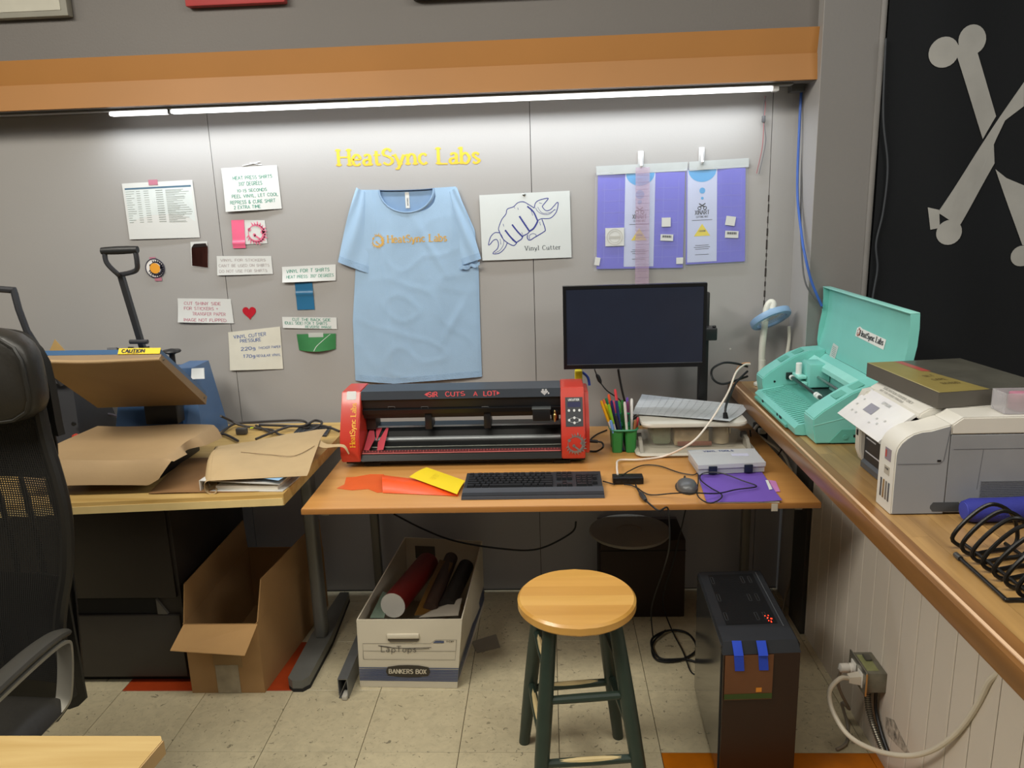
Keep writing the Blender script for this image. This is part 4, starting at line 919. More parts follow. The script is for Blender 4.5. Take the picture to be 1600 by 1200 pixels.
# writing on the beam
p0 = (-0.4335, 2.5750, 0.9778); p1 = (-0.1666, 2.5750, 0.9814)
def BP(a_, b_): z = p0[2]-.002+b_; return Vector((p0[0]+a_, YT-.0040+(z-z2)/(z1-z2)*.0045, z))
mb = MB()
write(mb, 'SIR', lambda a_, b_: BP(a_+.014, b_), .015, .032, pen=.2, jit=.06, contrast=.9)
write(mb, 'CUTS', lambda a_, b_: BP(a_+.074, b_), .015, .066, pen=.16, jit=.08, contrast=.9)
write(mb, 'A', lambda a_, b_: BP(a_+.172, b_), .014, .012, pen=.18, jit=.05, contrast=.9)
write(mb, 'LOT', lambda a_, b_: BP(a_+.207, b_), .015, .042, pen=.2, jit=.05, contrast=.9)
poly(mb, BP, [(.0, .008), (.013, .001), (.012, .015)]); poly(mb, BP, [(.252, .002), (.263, .008), (.252, .015)])
build('hand_lettering', mb, mat('pen_red', '#d2545a', .5), vc, smooth=False, kind='stuff')
c = (-0.0188, 2.5750, 0.9828); mb = MB()
def HP(a_, b_): z = c[2]+b_; return Vector((c[0]+a_, YT-.0040+(z-z2)/(z1-z2)*.0045, z))
for k in range(-3, 4):
    for j in range(-3, 4):
        x_, y_ = k*.0034, j*.0030
        if (abs(k)+(-j if j < 0 else 0)) <= 3 and not (k == 0 and j > 1) and not (abs(k) == 3 and j > 1): poly(mb, HP, [(x_, y_), (x_+.0028, y_), (x_+.0028, y_+.0025), (x_, y_+.0025)])
poly(mb, HP, [(.0125, -.006), (.019, -.004), (.015, .002)])
build('heart_sticker', mb, mat('pix_white', '#d9dadc', .6), vc, smooth=False)
# labels on the covers
def CP(x, z, e=.0012):   # front surface of a cover
    tab = [(zb, YC+.012), (zb+.028, YC), (zb+.09, YC+.008), (zt-.02, YT-.006), (zt, YT+.004)]
    return Vector((x, itp(tab, z)-e, z))
yl = mat('print_yellow', '#e3a72c', .5); mb = MB()
b0 = (-0.6701, 2.5100, 0.8217); zz0 = b0[2]+.001; Lh = (-0.6667, 2.5600, 0.9612)[2]-zz0
write(mb, 'HeatSync Labs', lambda a_, b_: CP(b0[0]+.001-b_, zz0+a_), .018, Lh, pen=.19, serif=True, gap=.14)
build('cover_lettering', mb, yl, vc, smooth=False)
c = (-0.6874, 2.5700, 0.9866); mb = MB()
poly(mb, lambda a_, b_: CP(c[0]+a_, c[2]-.002+b_, .0010), [(-.017, -.009), (-.014, -.012), (.014, -.012), (.017, -.009), (.017, .012), (.014, .015), (-.014, .015), (-.017, .012)])
build('white_sticker', mb, paper, vc, smooth=False)
ga, gb = (0.0531, 2.5600, 0.9670), (0.1123, 2.5400, 0.8761)
mb = MB(); n = 6
for k in range(n): poly(mb, lambda a_, b_: CP(a_, b_, .0011), [(ga[0], gb[2]+(ga[2]-gb[2])*k/n), (gb[0], gb[2]+(ga[2]-gb[2])*k/n), (gb[0], gb[2]+(ga[2]-gb[2])*(k+1)/n), (ga[0], gb[2]+(ga[2]-gb[2])*(k+1)/n)])
cp_ = build('control_panel', mb, mat('panel_grey', '#35373b', .3), vc, smooth=False)
pw, ph = gb[0]-ga[0], ga[2]-gb[2]; PN = lambda a_, b_: CP(ga[0]+a_*pw, gb[2]+b_*ph, .0016)
mb = MB(); poly(mb, PN, [(.12, .66), (.88, .66), (.88, .84), (.12, .84)]); build('display', mb, mat('lcd', '#3b3d58', .15), cp_, smooth=False)
mb = MB(); write(mb, 'USCUTTER', lambda a_, b_: PN(.18+a_/pw, .88+b_/ph), .006, .62*pw, pen=.26, contrast=.9)
for (u_, v_) in ((.2, .55), (.5, .55), (.8, .55), (.5, .30), (.2, .22), (.8, .22), (.5, .13)):
    poly(mb, PN, [(u_+.07*math.cos(q*PI/6), v_+.07*pw/ph*math.sin(q*PI/6)) for q in range(12)])
line(mb, lambda a_, b_: PN(a_/pw, b_/ph), [((.5+.3*math.cos(q*PI/12))*pw, .22*ph+.085*ph*math.sin(q*PI/12)) for q in range(25)], .0008)
build('panel_print', mb, mat('panel_white', '#cfd0cf', .4), cp_, smooth=False)
c = (0.0843, 2.5100, 0.8197); mb = MB(); gear_logo(mb, lambda a_, b_: CP(c[0]-.001+a_, c[2]+b_, .0013), .037)
build('gear_print', mb, mat('gear_silver', '#9c918c', .35, .5), vc, smooth=False)
# pink vinyl left in the feed
mb = MB()
SV = lambda x, y, e=.0035: Vector((x, y, itp([(2.505, PL[7][1]), (2.515, PL[6][1]), (2.53, PL[5][1]), (2.565, PL[4][1]), (2.60, PL[3][1]+.010), (2.63, PL[2][1]+.004), (2.655, PL[1][1])], y)+e))
xa_ = cx1+.004; xb_ = (-0.5825, 2.5800, 0.8142)[0]; w_ = xb_-xa_
for pts in ([(0, 2.54), (.28, 2.535), (.42, 2.60), (.26, 2.64), (.05, 2.64)], [(.52, 2.59), (.36, 2.64), (.70, 2.638)], [(.70, 2.535), (1.0, 2.54), (1.04, 2.636), (.92, 2.64), (.60, 2.585)]):
    mb.add([SV(xa_+w_*a_, y_) for a_, y_ in pts], [tuple(range(len(pts)))])
build('vinyl_piece', mb, mat('vinyl_pinkred', '#c9525e', .3), vc, smooth=False)
for x in (cx0+.1, dx1-.08): build('foot', MB().rbox(x-.03, x+.03, 2.53, 2.70, DZ+.0006, zb+.012, .004), mat('foot_black', '#141414', .6), vc)
build('base_plate', MB().box(cx0+.01, dx1, 2.53, 2.70, DZ+.012, zb+.004), mat('foot_black', '#141414'), vc, smooth=False)
build('plug', MB().bar((0.1378, 2.6200, 0.7909), (0.1672, 2.6200, 0.7880), .006, 10), blk, vc)
cable('power_lead', 'black lead looping out of the right side of the red cutter', [(0.1672, 2.6200, 0.7880), (0.1829, 2.6200, 0.7830), (0.1837, 2.6000, 0.7728), (0.1638, 2.6425, 0.7450), (0.1388, 2.6439, 0.7450)], .0035, blk)
cable('power_lead', 'thin black lead between the red cutter and the green caddy', [(0.1461, 2.7766, 0.7440), (0.1770, 2.8485, 0.7440), (0.2206, 2.9057, 0.7440)], .0028, blk)

# ================================================================== KEYBOARD
kb = thing('keyboard', 'full size black keyboard with a grey palm strip on the front of the desk', 'keyboard', (-.06, 2.29, DZ+.0005))
kx0, kx1 = -.276, .160; ky0, ky1 = 2.207, 2.385
kz = lambda y: DZ+.012+(y-ky0)*.06
kc = mat('key_case', '#212226', .5); kk = mat('keycap', '#1a1b1e', .45); palm = mat('palm_grey', '#3f4147', .4)
mb = MB().hexa([(kx0, ky0, DZ+.001), (kx1, ky0, DZ+.001), (kx1, ky1, DZ+.001), (kx0, ky1, DZ+.001)], [(kx0+.001, ky0+.003, kz(ky0)), (kx1-.001, ky0+.003, kz(ky0)), (kx1-.001, ky1-.002, kz(ky1)), (kx0+.001, ky1-.002, kz(ky1))])
build('case', mb, kc, kb, smooth=False)
build('palm_strip', MB().hexa([(kx0-.0005, ky0-.004, DZ+.001), (kx1+.0005, ky0-.004, DZ+.001), (kx1+.0005, ky0+.054, DZ+.004), (kx0-.0005, ky0+.054, DZ+.004)], [(kx0, ky0-.001, kz(ky0)-.003), (kx1, ky0-.001, kz(ky0)-.003), (kx1, ky0+.052, kz(ky0+.052)+.003), (kx0, ky0+.052, kz(ky0+.052)+.003)]), palm, kb, smooth=False)
keyme = {}
def key(x, y, w):
    w = round(w, 4); d = .0145
    if w not in keyme:
        b = bmesh.new(); bmesh.ops.create_cube(b, size=1)
        for v in b.verts:
            s = .80 if v.co.z > 0 else 1
            v.co = Vector((v.co.x*(w-.0025-(.003 if v.co.z > 0 else 0)), v.co.y*(d-(.003 if v.co.z > 0 else 0)), v.co.z*.008+.004))
        me = bpy.data.meshes.new('key'); b.to_mesh(me); b.free(); me.materials.append(kk); keyme[w] = me
    o = bpy.data.objects.new('key', keyme[w]); C.objects.link(o); o.parent = kb
    o.location = (x+w/2-kb.location.x, y-kb.location.y, kz(y)-kb.location.z+.0005)
u = .0181; pitch = .0172; yr = [ky0+.064+i*pitch for i in range(5)]+[ky0+.064+5*pitch+.003]
rows = [([1.4, 1.1, 1.3, 5.8, 1.3, 1.1, 1.1, 1.4], 0), ([2.2]+[1]*10+[2.8-.5], 1), ([1.8]+[1]*11+[2.2], 2), ([1.5]+[1]*12+[1.5], 3), ([1]*13+[2], 4)]
X0 = kx0+.010; tot = 15*u
for ws, r in rows:
    s = sum(ws); x = X0
    for w in ws: key(x, yr[r], w*tot/s); x += w*tot/s
x = X0
for k in range(13):
    key(x, yr[5], u); x += u+(.009 if k in (0, 4, 8) else .0005 if k else 0)
nx = X0+tot+.010
for r in (5, 4, 3):
    for k in range(3): key(nx+k*u*.95, yr[r], u*.95)
key(nx+u*.95, yr[1], u*.95)
for k in range(3): key(nx+k*u*.95, yr[0], u*.95)
mx_ = nx+3*u*.95+.010
for r in (4, 3, 2, 1):
    for k in range(3): key(mx_+k*u*.95, yr[r], u*.95)
key(mx_+3*u*.95, yr[3], u*.95); key(mx_+3*u*.95, yr[4], u*.95); key(mx_+3*u*.95, yr[1], u*.95); key(mx_, yr[0], u*1.9); key(mx_+2*u*.95, yr[0], u*.95)
build('status_light', MB().box(kx1-.075, kx1-.01, yr[5]-.006, yr[5]+.006, kz(yr[5])-.001, kz(yr[5])+.0012), kc, kb, smooth=False)

# ================================================================== MOUSE, HUB, CABLES
ms = thing('mouse', 'grey two button computer mouse on the desk left of the purple folder', 'mouse', (.405, 2.27, DZ+.0005))
c = (0.4182, 2.2694, 0.7450); 
def mouse(u_, v_):
    a = 2*PI*u_; r = math.sin(PI*.5*v_); z = math.cos(PI*.5*v_)
    y = math.sin(a)*r*.052; x = math.cos(a)*r*(.031-.005*math.sin(a))
    hz = z**.6*.034*(1-.35*max(0, math.sin(a))*r) if z > 0 else 0
    return Vector((c[0]+x, c[1]+y+.004, DZ+.001+hz))
build('body', MB().grid(mouse, 28, 12), mat('mouse_grey', '#5f6061', .35, .2), ms, angle=60)
build('wheel', MB().lathe([(.004, -.003), (.007, -.002), (.007, .002), (.004, .003)], (c[0], c[1]+.036, DZ+.024), 14, axis='x'), blk, ms)
build('base', MB().prism([(c[0]+.034*math.cos(k*PI/10), c[1]+.004+.054*math.sin(k*PI/10)) for k in range(20)], 'xy', DZ+.0006, DZ+.006), mat('mouse_base', '#2f3031', .4), ms, smooth=False)
hub = thing('usb_hub', 'small black four port hub lying on the desk right of the keyboard', 'hub', (.245, 2.34, DZ+.0005))
a, b = (0.1953, 2.3142, 0.7420), (0.2914, 2.3103, 0.7420)
build('case', MB().rbox(a[0], b[0], a[1], a[1]+.042, DZ+.001, DZ+.023, .002), mat('hub_black', '#111112', .35), hub)
for k in range(4):
    x = a[0]+.016+k*.021; build('port', MB().box(x-.007, x+.007, a[1]-.0008, a[1]+.001, DZ+.007, DZ+.013), mat('port', '#2f3032', .4, .6), hub, smooth=False)
c = (0.3003, 2.6814, 0.7420)
cable('white_cable', 'white cable rising from the black hub over to the counter', [(0.2121, 2.3446, 0.7650), (0.2173, 2.4244, 0.7650), (0.2351, 2.5257, 0.7500), (0.3060, 2.5348, 0.7480), (0.3978, 2.5655, 0.7500), (0.4724, 2.5000, 0.8159), (0.5367, 2.5600, 0.8576), (0.5915, 2.6200, 0.9085), (0.6347, 2.6800, 0.9502), (0.6767, 2.7600, 0.9967), (0.7259, 2.8400, 1.0073), (0.7522, 2.8600, 1.0049)], .0034, mat('cable_cream', '#e2d6c8', .5))
cable('usb_cable', 'black cable curving from the hub to the mouse and over the organiser clasp', [(0.2252, 2.3322, 0.7650), (0.2595, 2.4068, 0.7550), (0.3103, 2.4807, 0.7460), (0.3625, 2.4717, 0.7460), (0.4154, 2.4063, 0.7460), (0.4562, 2.3802, 0.7460), (0.4737, 2.3860, 0.7480), (0.4602, 2.3051, 0.7520), (0.4397, 2.2176, 0.7480), (0.4382, 2.1509, 0.7540), (0.4598, 2.1203, 0.7540), (0.4924, 2.1439, 0.7560), (0.5044, 2.1816, 0.7570), (0.4840, 2.2380, 0.7560), (0.4676, 2.3028, 0.7570), (0.4786, 2.3494, 0.7590), (0.5049, 2.3411, 0.7680), (0.5408, 2.3221, 0.7700), (0.5914, 2.2838, 0.7600), (0.6239, 2.2432, 0.7560), (0.5565, 2.2190, 0.7560), (0.4895, 2.1746, 0.7620), (0.4061, 2.1316, 0.7820), (0.3594, 2.1846, 0.7600), (0.2967, 2.2123, 0.7460), (0.2650, 2.2728, 0.7460), (0.2477, 2.2959, 0.7460), (0.2273, 2.2917, 0.7500)], .0020, blk)
cable('usb_cable', 'short black lead from the keyboard to the hub', [(0.1633, 2.3176, 0.7520), (0.1797, 2.3214, 0.7460), (0.1979, 2.2982, 0.7480)], .0022, blk)
t = thing('adapter_cable', 'black lead with a barrel adapter running over the front edge of the desk', 'cable', (.30, 2.2, DZ+.0005))
build('lead', MB().tube([(0.2624, 2.2850, 0.7520), (0.2645, 2.2514, 0.7500), (0.2692, 2.2084, 0.7500)], .0026, 8), blk, t)
build('barrel', MB().tube([(0.2685, 2.2190, 0.7500), (0.2727, 2.1900, 0.7510), (0.2781, 2.1566, 0.7500)], lambda s: .0035+.0045*math.sin(PI*min(max(s, .03), .97))**.5, 10, 4), mat('barrel', '#2c2d2e', .4), t)
build('lead', MB().tube([(0.2781, 2.1566, 0.7500), (0.2904, 2.1214, 0.7480), (0.3085, 2.0921, 0.7440), (.338, 2.138, .735), (.344, 2.135, .70), (.35, 2.16, .6), (.37, 2.4, .4), (.36, 2.6, .15), (.37, 2.62, .01)], .0026, 8), blk, t)

# ================================================================== VINYL SCRAPS, NOTE, FOLDER, ORGANISER
ov = mat('vinyl_orange', '#ec5a26', .28); ov2 = mat('vinyl_orange_clear', '#f2703a', .25, alpha=.62)
def flat_sheet(name, label, cat, pts, z, m, th=.0006, group=None, bend=None):
    mb = MB(); n = len(pts)
    v0 = [(p[0], p[1], z+(bend(p[0], p[1]) if bend else 0)) for p in pts]; v1 = [(x, y, zz+th) for x, y, zz in v0]
    mb.add(v0+v1, [tuple(range(n))[::-1], tuple(range(n, 2*n))]+[(i, (i+1) % n, n+(i+1) % n, n+i) for i in range(n)])
    cx_ = sum(p[0] for p in pts)/n; cy_ = sum(p[1] for p in pts)/n
    return solo(name, mb, m, label, cat, (cx_, cy_, z), group, smooth=False)
flat_sheet('vinyl_scrap', 'flat orange vinyl offcut, leftmost and palest on the desk', 'vinyl', [(-0.6927, 2.3183, 0.7410), (-0.6764, 2.3525, 0.7410), (-0.6870, 2.4193, 0.7410), (-0.6556, 2.4241, 0.7410), (-0.6130, 2.4473, 0.7410), (-0.5644, 2.4451, 0.7410), (-0.5188, 2.2833, 0.7410), (-0.5495, 2.2734, 0.7410), (-0.5881, 2.3085, 0.7410), (-0.6378, 2.2991, 0.7410)], DZ+.0008, ov2)
mb = MB(); cc = [(-0.5677, 2.4300, 0.7420), (-0.2922, 2.3400, 0.7420), (-0.2888, 2.2338, 0.7420), (-0.4287, 2.2230, 0.7420), (-0.5324, 2.2701, 0.7420)]
def OV(u_, v_):
    a = Vector(cc[4]).lerp(Vector(cc[2]), u_); b = Vector(cc[0]).lerp(Vector(cc[1]), u_); r = a.lerp(b, v_)
    return Vector((r.x, r.y, DZ+.0022+.020*math.sin(PI*v_)**.8*(1-u_)**.7))
solo('vinyl_scrap', MB().grid(OV, 24, 14, .0006), ov, 'glossy curled orange vinyl sheet between the pale offcut and the yellow note', 'vinyl', (cc[0][0]+.1, cc[0][1]-.08, DZ+.0015), angle=60)
mb = MB(); p = [(-0.4600, 2.3495, 0.7520), (-0.4170, 2.4396, 0.7520), (-0.2774, 2.3419, 0.7520), (-0.2912, 2.2245, 0.7520)]
def YN(u_, v_):
    a = Vector(p[3]).lerp(Vector(p[2]), u_); b = Vector(p[0]).lerp(Vector(p[1]), u_); r = b.lerp(a, 1-v_)
    return Vector((r.x, r.y, DZ+.0255-.014*(1-v_)+.003*math.sin(PI*u_)))
yn = thing('sticky_note', 'bright yellow paper note resting across the orange vinyl beside the keyboard', 'note', (p[0][0]+.08, p[0][1], DZ+.006))
build('sheet', MB().grid(YN, 8, 8, .0005), mat('note_yellow', '#e6c915', .6, var=.02), yn)
mb = MB(); YQ = lambda a_, b_: YN(a_, b_)+Vector((0, 0, .0012)); write(mb, 'FOR TEST', lambda a_, b_: YQ(.3+a_, .55+b_), .10, .4, pen=.10, contrast=.9, jit=.05); build('handwriting', mb, mat('ink_olive', '#d0b81c', .7), yn, smooth=False)
# purple folder
fd = thing('folder', 'purple card folder lying on the desk under the clear organiser', 'folder', (.57, 2.25, DZ+.0005))
fp_ = [(0.4643, 2.3470, 0.7450), (0.6828, 2.3730, 0.7450), (0.6724, 2.1449, 0.7450), (0.4545, 2.1477, 0.7450)]
pur = mat('folder_purple', '#6d4fae', .6, var=.04)
def quadbox(pts, z0, z1): 
    return MB().hexa([(q_[0], q_[1], z0) for q_ in pts], [(q_[0], q_[1], z1) for q_ in pts])
bk_ = [fp_[0], (fp_[1][0]-.0, fp_[1][1]+.05), (fp_[2][0]-.004, fp_[2][1]), fp_[3]]
build('paper_stack', quadbox([(fp_[3][0]+.004, fp_[3][1]+.003), (fp_[2][0]-.006, fp_[2][1]+.003), (fp_[1][0]-.008, fp_[1][1]), (fp_[0][0]+.004, fp_[0][1])], DZ+.0008, DZ+.006), mat('paper_edge', '#d6d0c2', .7), fd, smooth=False)
def FV(u_, v_):
    a = Vector(fp_[3]).lerp(Vector(fp_[2]), u_); b = Vector((fp_[0][0]+.01, fp_[0][1]+.06, 0)).lerp(Vector((fp_[1][0]+.0, fp_[1][1]+.05, 0)), u_); r = a.lerp(b, v_)
    return Vector((r.x, r.y, DZ+.0065+.004*max(0, u_-.75)*4*max(0, .25-v_)*4))
build('cover', MB().grid(FV, 16, 10, .0008), pur, fd)
tabp = [(0.6863, 2.3344, 0.7440), (0.7047, 2.3221, 0.7440), (0.6929, 2.2341, 0.7440), (0.6725, 2.2296, 0.7440)]
build('index_tab', quadbox(tabp[::-1], DZ+.0015, DZ+.0026), mat('tab_pink', '#c480b9', .5), fd, smooth=False)
tabp = [(0.6710, 2.3158, 0.7490), (0.6788, 2.3154, 0.7490), (0.6708, 2.2380, 0.7490), (0.6599, 2.2331, 0.7490)]
build('tab_label', quadbox(tabp[::-1], DZ+.0083, DZ+.0089), paper, fd, smooth=False)
# organiser case
oc = thing('organiser_case', 'shallow clear plastic case with two dark clasps on top of the purple folder', 'case', (.57, 2.45, DZ+.008))
o4 = [(0.4630, 2.3515, 0.7520), (0.6833, 2.3837, 0.7520), (0.6742, 2.4851, 0.7700), (0.4519, 2.4631, 0.7700)]
o4 = [(.474, 2.372), (.688, 2.392), (.688, 2.53), (.468, 2.525)]
clr = mat('case_clear', '#c9cdd2', .22, alpha=.62, var=.02)
build('tray', quadbox(o4, DZ+.0095, DZ+.028), clr, oc, smooth=False)
ol = [(x+(.003 if x > .57 else -.003), y+(.003 if y > 2.45 else -.003)) for x, y in o4]
mb = MB(); b = bmesh.new(); bmesh.ops.create_cube(b, size=1)
build('lid', quadbox(ol, DZ+.0285, DZ+.042), mat('case_lid', '#d3d6da', .2, alpha=.7, var=.02), oc, smooth=False)
for f_ in (.16, .70):
    x = o4[0][0]+(o4[1][0]-o4[0][0])*f_; y = o4[0][1]+(o4[1][1]-o4[0][1])*f_
    build('clasp', MB().rbox(x-.003, x+.024, y-.009, y-.003, DZ+.012, DZ+.038, .0015), mat('clasp_navy', '#1c2536', .35), oc)
for k in range(5): x = .50+k*.036; build('divider', MB().box(x, x+.0012, 2.40, 2.52, DZ+.010, DZ+.0275), clr, oc, smooth=False)
mb = MB(); write(mb, 'VINYL TOOLS', plane_P((.515, 2.50, DZ+.0425), (1, .03, 0), (0, 1, 0), .0003), .014, .10, pen=.2, contrast=.9, jit=.03); build('lid_writing', mb, mat('ink_navy', '#3b4876', .6), oc, smooth=False)
mb = MB().box(.60, .655, 2.455, 2.48, DZ+.0422, DZ+.0428); build('lid_label', mb, mat('label_lilac', '#c3c4d8', .5), oc, smooth=False)

# ================================================================== GREEN CADDY AND PENS
cd_ = thing('pen_caddy', 'green plastic four cup caddy with a handle full of coloured markers', 'caddy', (.26, 2.67, DZ+.0005))
gm = mat('caddy_green', '#2f7d3c', .4, var=.04); gm2 = mat('caddy_rim', '#2c8a62', .35)
ccx, ccy = .262, 2.68
def cup(x, y, s=.041, h=.085):
    mb = MB(); z0, z1 = DZ+.001, DZ+h; a, b_ = s*.80/1, s; t_ = .002
    def ring(r, z): 
        out = []
        for k in range(20):
            an = 2*PI*k/20; q_ = (abs(math.cos(an))**4+abs(math.sin(an))**4)**-.25; out.append((x+r*q_*math.cos(an), y+r*q_*math.sin(an), z))
        return out
    rs = [ring(a*.5, z0), ring(b_*.5, z1), ring(b_*.5-t_, z1), ring(a*.5-t_, z0+.004)]
    vs = sum(rs, []); fs = []
    for i in range(3):
        for k in range(20): l_ = (k+1) % 20; fs.append((i*20+k, i*20+l_, (i+1)*20+l_, (i+1)*20+k))
    fs.append(tuple(range(20))[::-1]); fs.append(tuple(60+k for k in range(20)))
    mb.add(vs, fs); return mb
for sx in (-1, 1):
    for sy in (-1, 1): build('cup', cup(ccx+sx*.024, ccy+sy*.030, .044), gm, cd_)
mb = MB().tube([(ccx+.050*math.copysign(abs(math.cos(a*PI/12))**.5, math.cos(a*PI/12)), ccy+.056*math.copysign(abs(math.sin(a*PI/12))**.5, math.sin(a*PI/12)), DZ+.085) for a in range(24)], .0035, 6, 0, closed=True)
build('rim', mb, gm2, cd_)
mb = MB().rbox(ccx-.034, ccx+.034, ccy-.002, ccy+.002, DZ+.085, DZ+.100, .001).tube([(ccx-.032, ccy, DZ+.095), (ccx-.030, ccy, DZ+.124), (ccx-.018, ccy, DZ+.132), (ccx+.018, ccy, DZ+.132), (ccx+.030, ccy, DZ+.124), (ccx+.032, ccy, DZ+.095)], .004, 8, 3)
for k in range(5): mb.rbox(ccx-.022+k*.011-.002, ccx-.022+k*.011+.002, ccy-.0015, ccy+.0015, DZ+.098, DZ+.130, .0005, 1)
build('handle', mb, gm2, cd_)
pens = [('yellow', '#e0a51a', 939, 627, -.018, -.034), ('orange', '#df7145', 943, 624, -.022, .020), ('lime yellow', '#d3c01f', 946, 632, -.020, -.010), ('apple green', '#86b52c', 950, 632, -.014, -.036),
        ('dark green', '#2c7a50', 947, 623, -.028, .04), ('navy', '#2a2a63', 955, 626, -.010, -.014), ('orange red', '#df5a2f', 952, 617, -.016, .040), ('pink', '#c24a6d', 958, 626, -.004, .022), ('dark blue', '#232f66', 963, 626, -.001, -.036),
        ('coral red', '#d9424a', 962, 609, .004, .044), ('grass green', '#3f9a46', 967, 627, .006, .020), ('forest green', '#2e6e35', 972, 625, .012, -.012), ('white', '#cfc9c8', 976, 628, .016, -.034), ('plum', '#7c4064', 981, 627, .022, .018),
        ('violet', '#6a4aa5', 979, 622, .024, .036), ('white capped', '#e6e6e6', 987, 623, .030, -.010), ('sky blue', '#6f9ade', 955, 657, -.021, -.040), ('pink tipped black', '#26262a', 962, 650, .002, -.044), ('brown', '#8d5a35', 992, 655, .030, -.036), ('red handled', '#a83439', 996, 655, .036, -.020)]
pg = {}
for i, (nm, colr, px_, py_, ox, oy) in enumerate(pens):
    tip = {0: 0}
    base = Vector((ccx+max(-.032, min(.032, ox)), ccy+max(-.038, min(.038, oy)), DZ+.008))
    # top point lies on the pen's own depth
    import_y = base.y+(.004 if oy > 0 else -.004)
    top = None
    TOPS = {'yellow': (0.1819, 2.6600, 0.9272), 'orange': (0.1939, 2.7000, 0.9214), 'lime yellow': (0.1985, 2.6700, 0.9125), 'apple green': (0.2082, 2.6500, 0.9152), 'dark green': (0.2046, 2.7200, 0.9208), 'navy': (0.2181, 2.6600, 0.9265), 'orange red': (0.2146, 2.7300, 0.9325), 'pink': (0.2283, 2.7000, 0.9159), 'dark blue': (0.2353, 2.6500, 0.9287), 'coral red': (0.2387, 2.7400, 0.9487), 'grass green': (0.2489, 2.7000, 0.9131), 'forest green': (0.2575, 2.6700, 0.9254), 'white': (0.2645, 2.6500, 0.9234), 'plum': (0.2810, 2.7000, 0.9125), 'violet': (0.2807, 2.7200, 0.9217), 'white capped': (0.2914, 2.6700, 0.9294), 'sky blue': (0.2133, 2.6300, 0.8620), 'pink tipped black': (0.2321, 2.6400, 0.8776), 'brown': (0.3031, 2.6500, 0.8569), 'red handled': (0.3144, 2.6700, 0.8605)}
    top = Vector(TOPS[nm]); d = top-base
    t = thing('marker_pen', '%s marker pen standing in the green caddy' % nm, 'pen', tuple(base), 'marker pens in the green caddy')
    body = mat('pen_body_white', '#d8d6d0', .4) if i in (0, 2, 3, 12, 15) else mat('pen_'+nm.replace(' ', '_'), colr, .4)
    build('barrel', MB().tube([base, base+d*.58], .0046, 10, 0), body, t)
    build('cap', MB().tube([base+d*.58, base+d*.585, base+d*.96, top], lambda s: .0052 if s < .95 else .0036, 10, 0), mat('pen_'+nm.replace(' ', '_'), colr, .4), t)

# ================================================================== SPRAY BOTTLE
sp = thing('spray_bottle', 'white spray bottle with a yellow and navy trigger head behind the cutter', 'bottle', (.105, 2.84, DZ+.0005))
c = (0.1104, 2.8400, 0.9471)
build('bottle', MB().lathe([(.030, 0), (.035, .004), (.036, .10), (.034, .12), (.022, .155), (.0125, .185), (.0125, .20)], (c[0], 2.84, DZ+.001), 28), mat('bottle_white', '#d3d1cc', .4), sp)
build('collar', MB().lathe([(.014, .0), (.0155, .002), (.0155, .012), (.014, .014)], (c[0], 2.84, DZ+.2015), 20), mat('navy_plastic', '#26304f', .4), sp)
build('trigger_head', MB().rbox(c[0]-.014, c[0]+.014, 2.82, 2.86, DZ+.2165, DZ+.262, .006), mat('yellow_plastic', '#e6cf25', .4), sp)
build('trigger', MB().tube([(c[0]+.014, 2.83, DZ+.255), (c[0]+.034, 2.825, DZ+.235), (c[0]+.040, 2.822, DZ+.205)], .005, 8), mat('trigger_blue', '#2f4aa8', .4), sp)

# ================================================================== MONITOR
mo = thing('monitor', 'black flat screen monitor turned off, standing above the desk', 'monitor', (.31, 2.80, DZ+.0005))
mx0, mx1 = (0.0546, 2.7500, 1.2055)[0], (0.5640, 2.7500, 1.1927)[0]; mz0, mz1 = (0.3066, 2.7500, 1.0237)[2], (0.3052, 2.7500, 1.3248)[2]
bz = mat('bezel_black', '#101114', .35); 
mb = MB(); b_ = .011; y0 = 2.75
fr_ = [(mx0, mz0), (mx1, mz0), (mx1, mz1), (mx0, mz1)]; ins_ = [(mx0+b_, mz0+.017), (mx1-b_, mz0+.017), (mx1-b_, mz1-b_), (mx0+b_, mz1-b_)]
vs = [(x, y0, z) for x, z in fr_]+[(x, y0-.0, z) for x, z in ins_]+[(x, y0+.03, z) for x, z in fr_]+[(x, y0+.003, z) for x, z in ins_]
fs = [(i, (i+1) % 4, 4+(i+1) % 4, 4+i) for i in range(4)]+[(i, 8+i, 8+(i+1) % 4, (i+1) % 4) for i in range(4)]+[(8, 9, 10, 11)]+[(4+i, 4+(i+1) % 4, 12+(i+1) % 4, 12+i) for i in range(4)]
mb.add(vs, fs); build('housing', mb, bz, mo, smooth=False)
build('screen', MB().box(mx0+b_, mx1-b_, y0+.0024, y0+.004, mz0+.017, mz1-b_), mat('screen_off', '#23293a', .3, coat=.2), mo, smooth=False)
build('bezel_line', MB().box(mx0+b_, mx1-b_, y0-.0008, y0+.0024, mz0+.0155, mz0+.0172), mat('bezel_grey', '#4c5056', .3), mo, smooth=False)
build('back_bulge', MB().rbox(mx0+.1, mx1-.1, y0+.03, y0+.055, mz0+.05, mz1-.05, .008), bz, mo)
px0, px1 = (0.5677, 2.8900, 0.9255)[0], (0.6015, 2.8900, 0.9248)[0]
build('post', MB().rbox(px0, px1, 2.88, 2.915, DZ+.012, mz1-.05, .003), mat('post_black', '#1b1b1c', .45), mo)
build('post_base', MB().rbox(px0-.07, px1+.03, 2.885, 2.965, DZ+.001, DZ+.012, .003), mat('post_black', '#1b1b1c'), mo)
s0, s1 = (0.5855, 2.8400, 1.1526), (0.6171, 2.8400, 1.1064)
build('arm_bracket', MB().rbox(px0-.10, s1[0], 2.81, 2.878, s1[2], s0[2], .004), mat('bracket_black', '#232426', .35), mo)
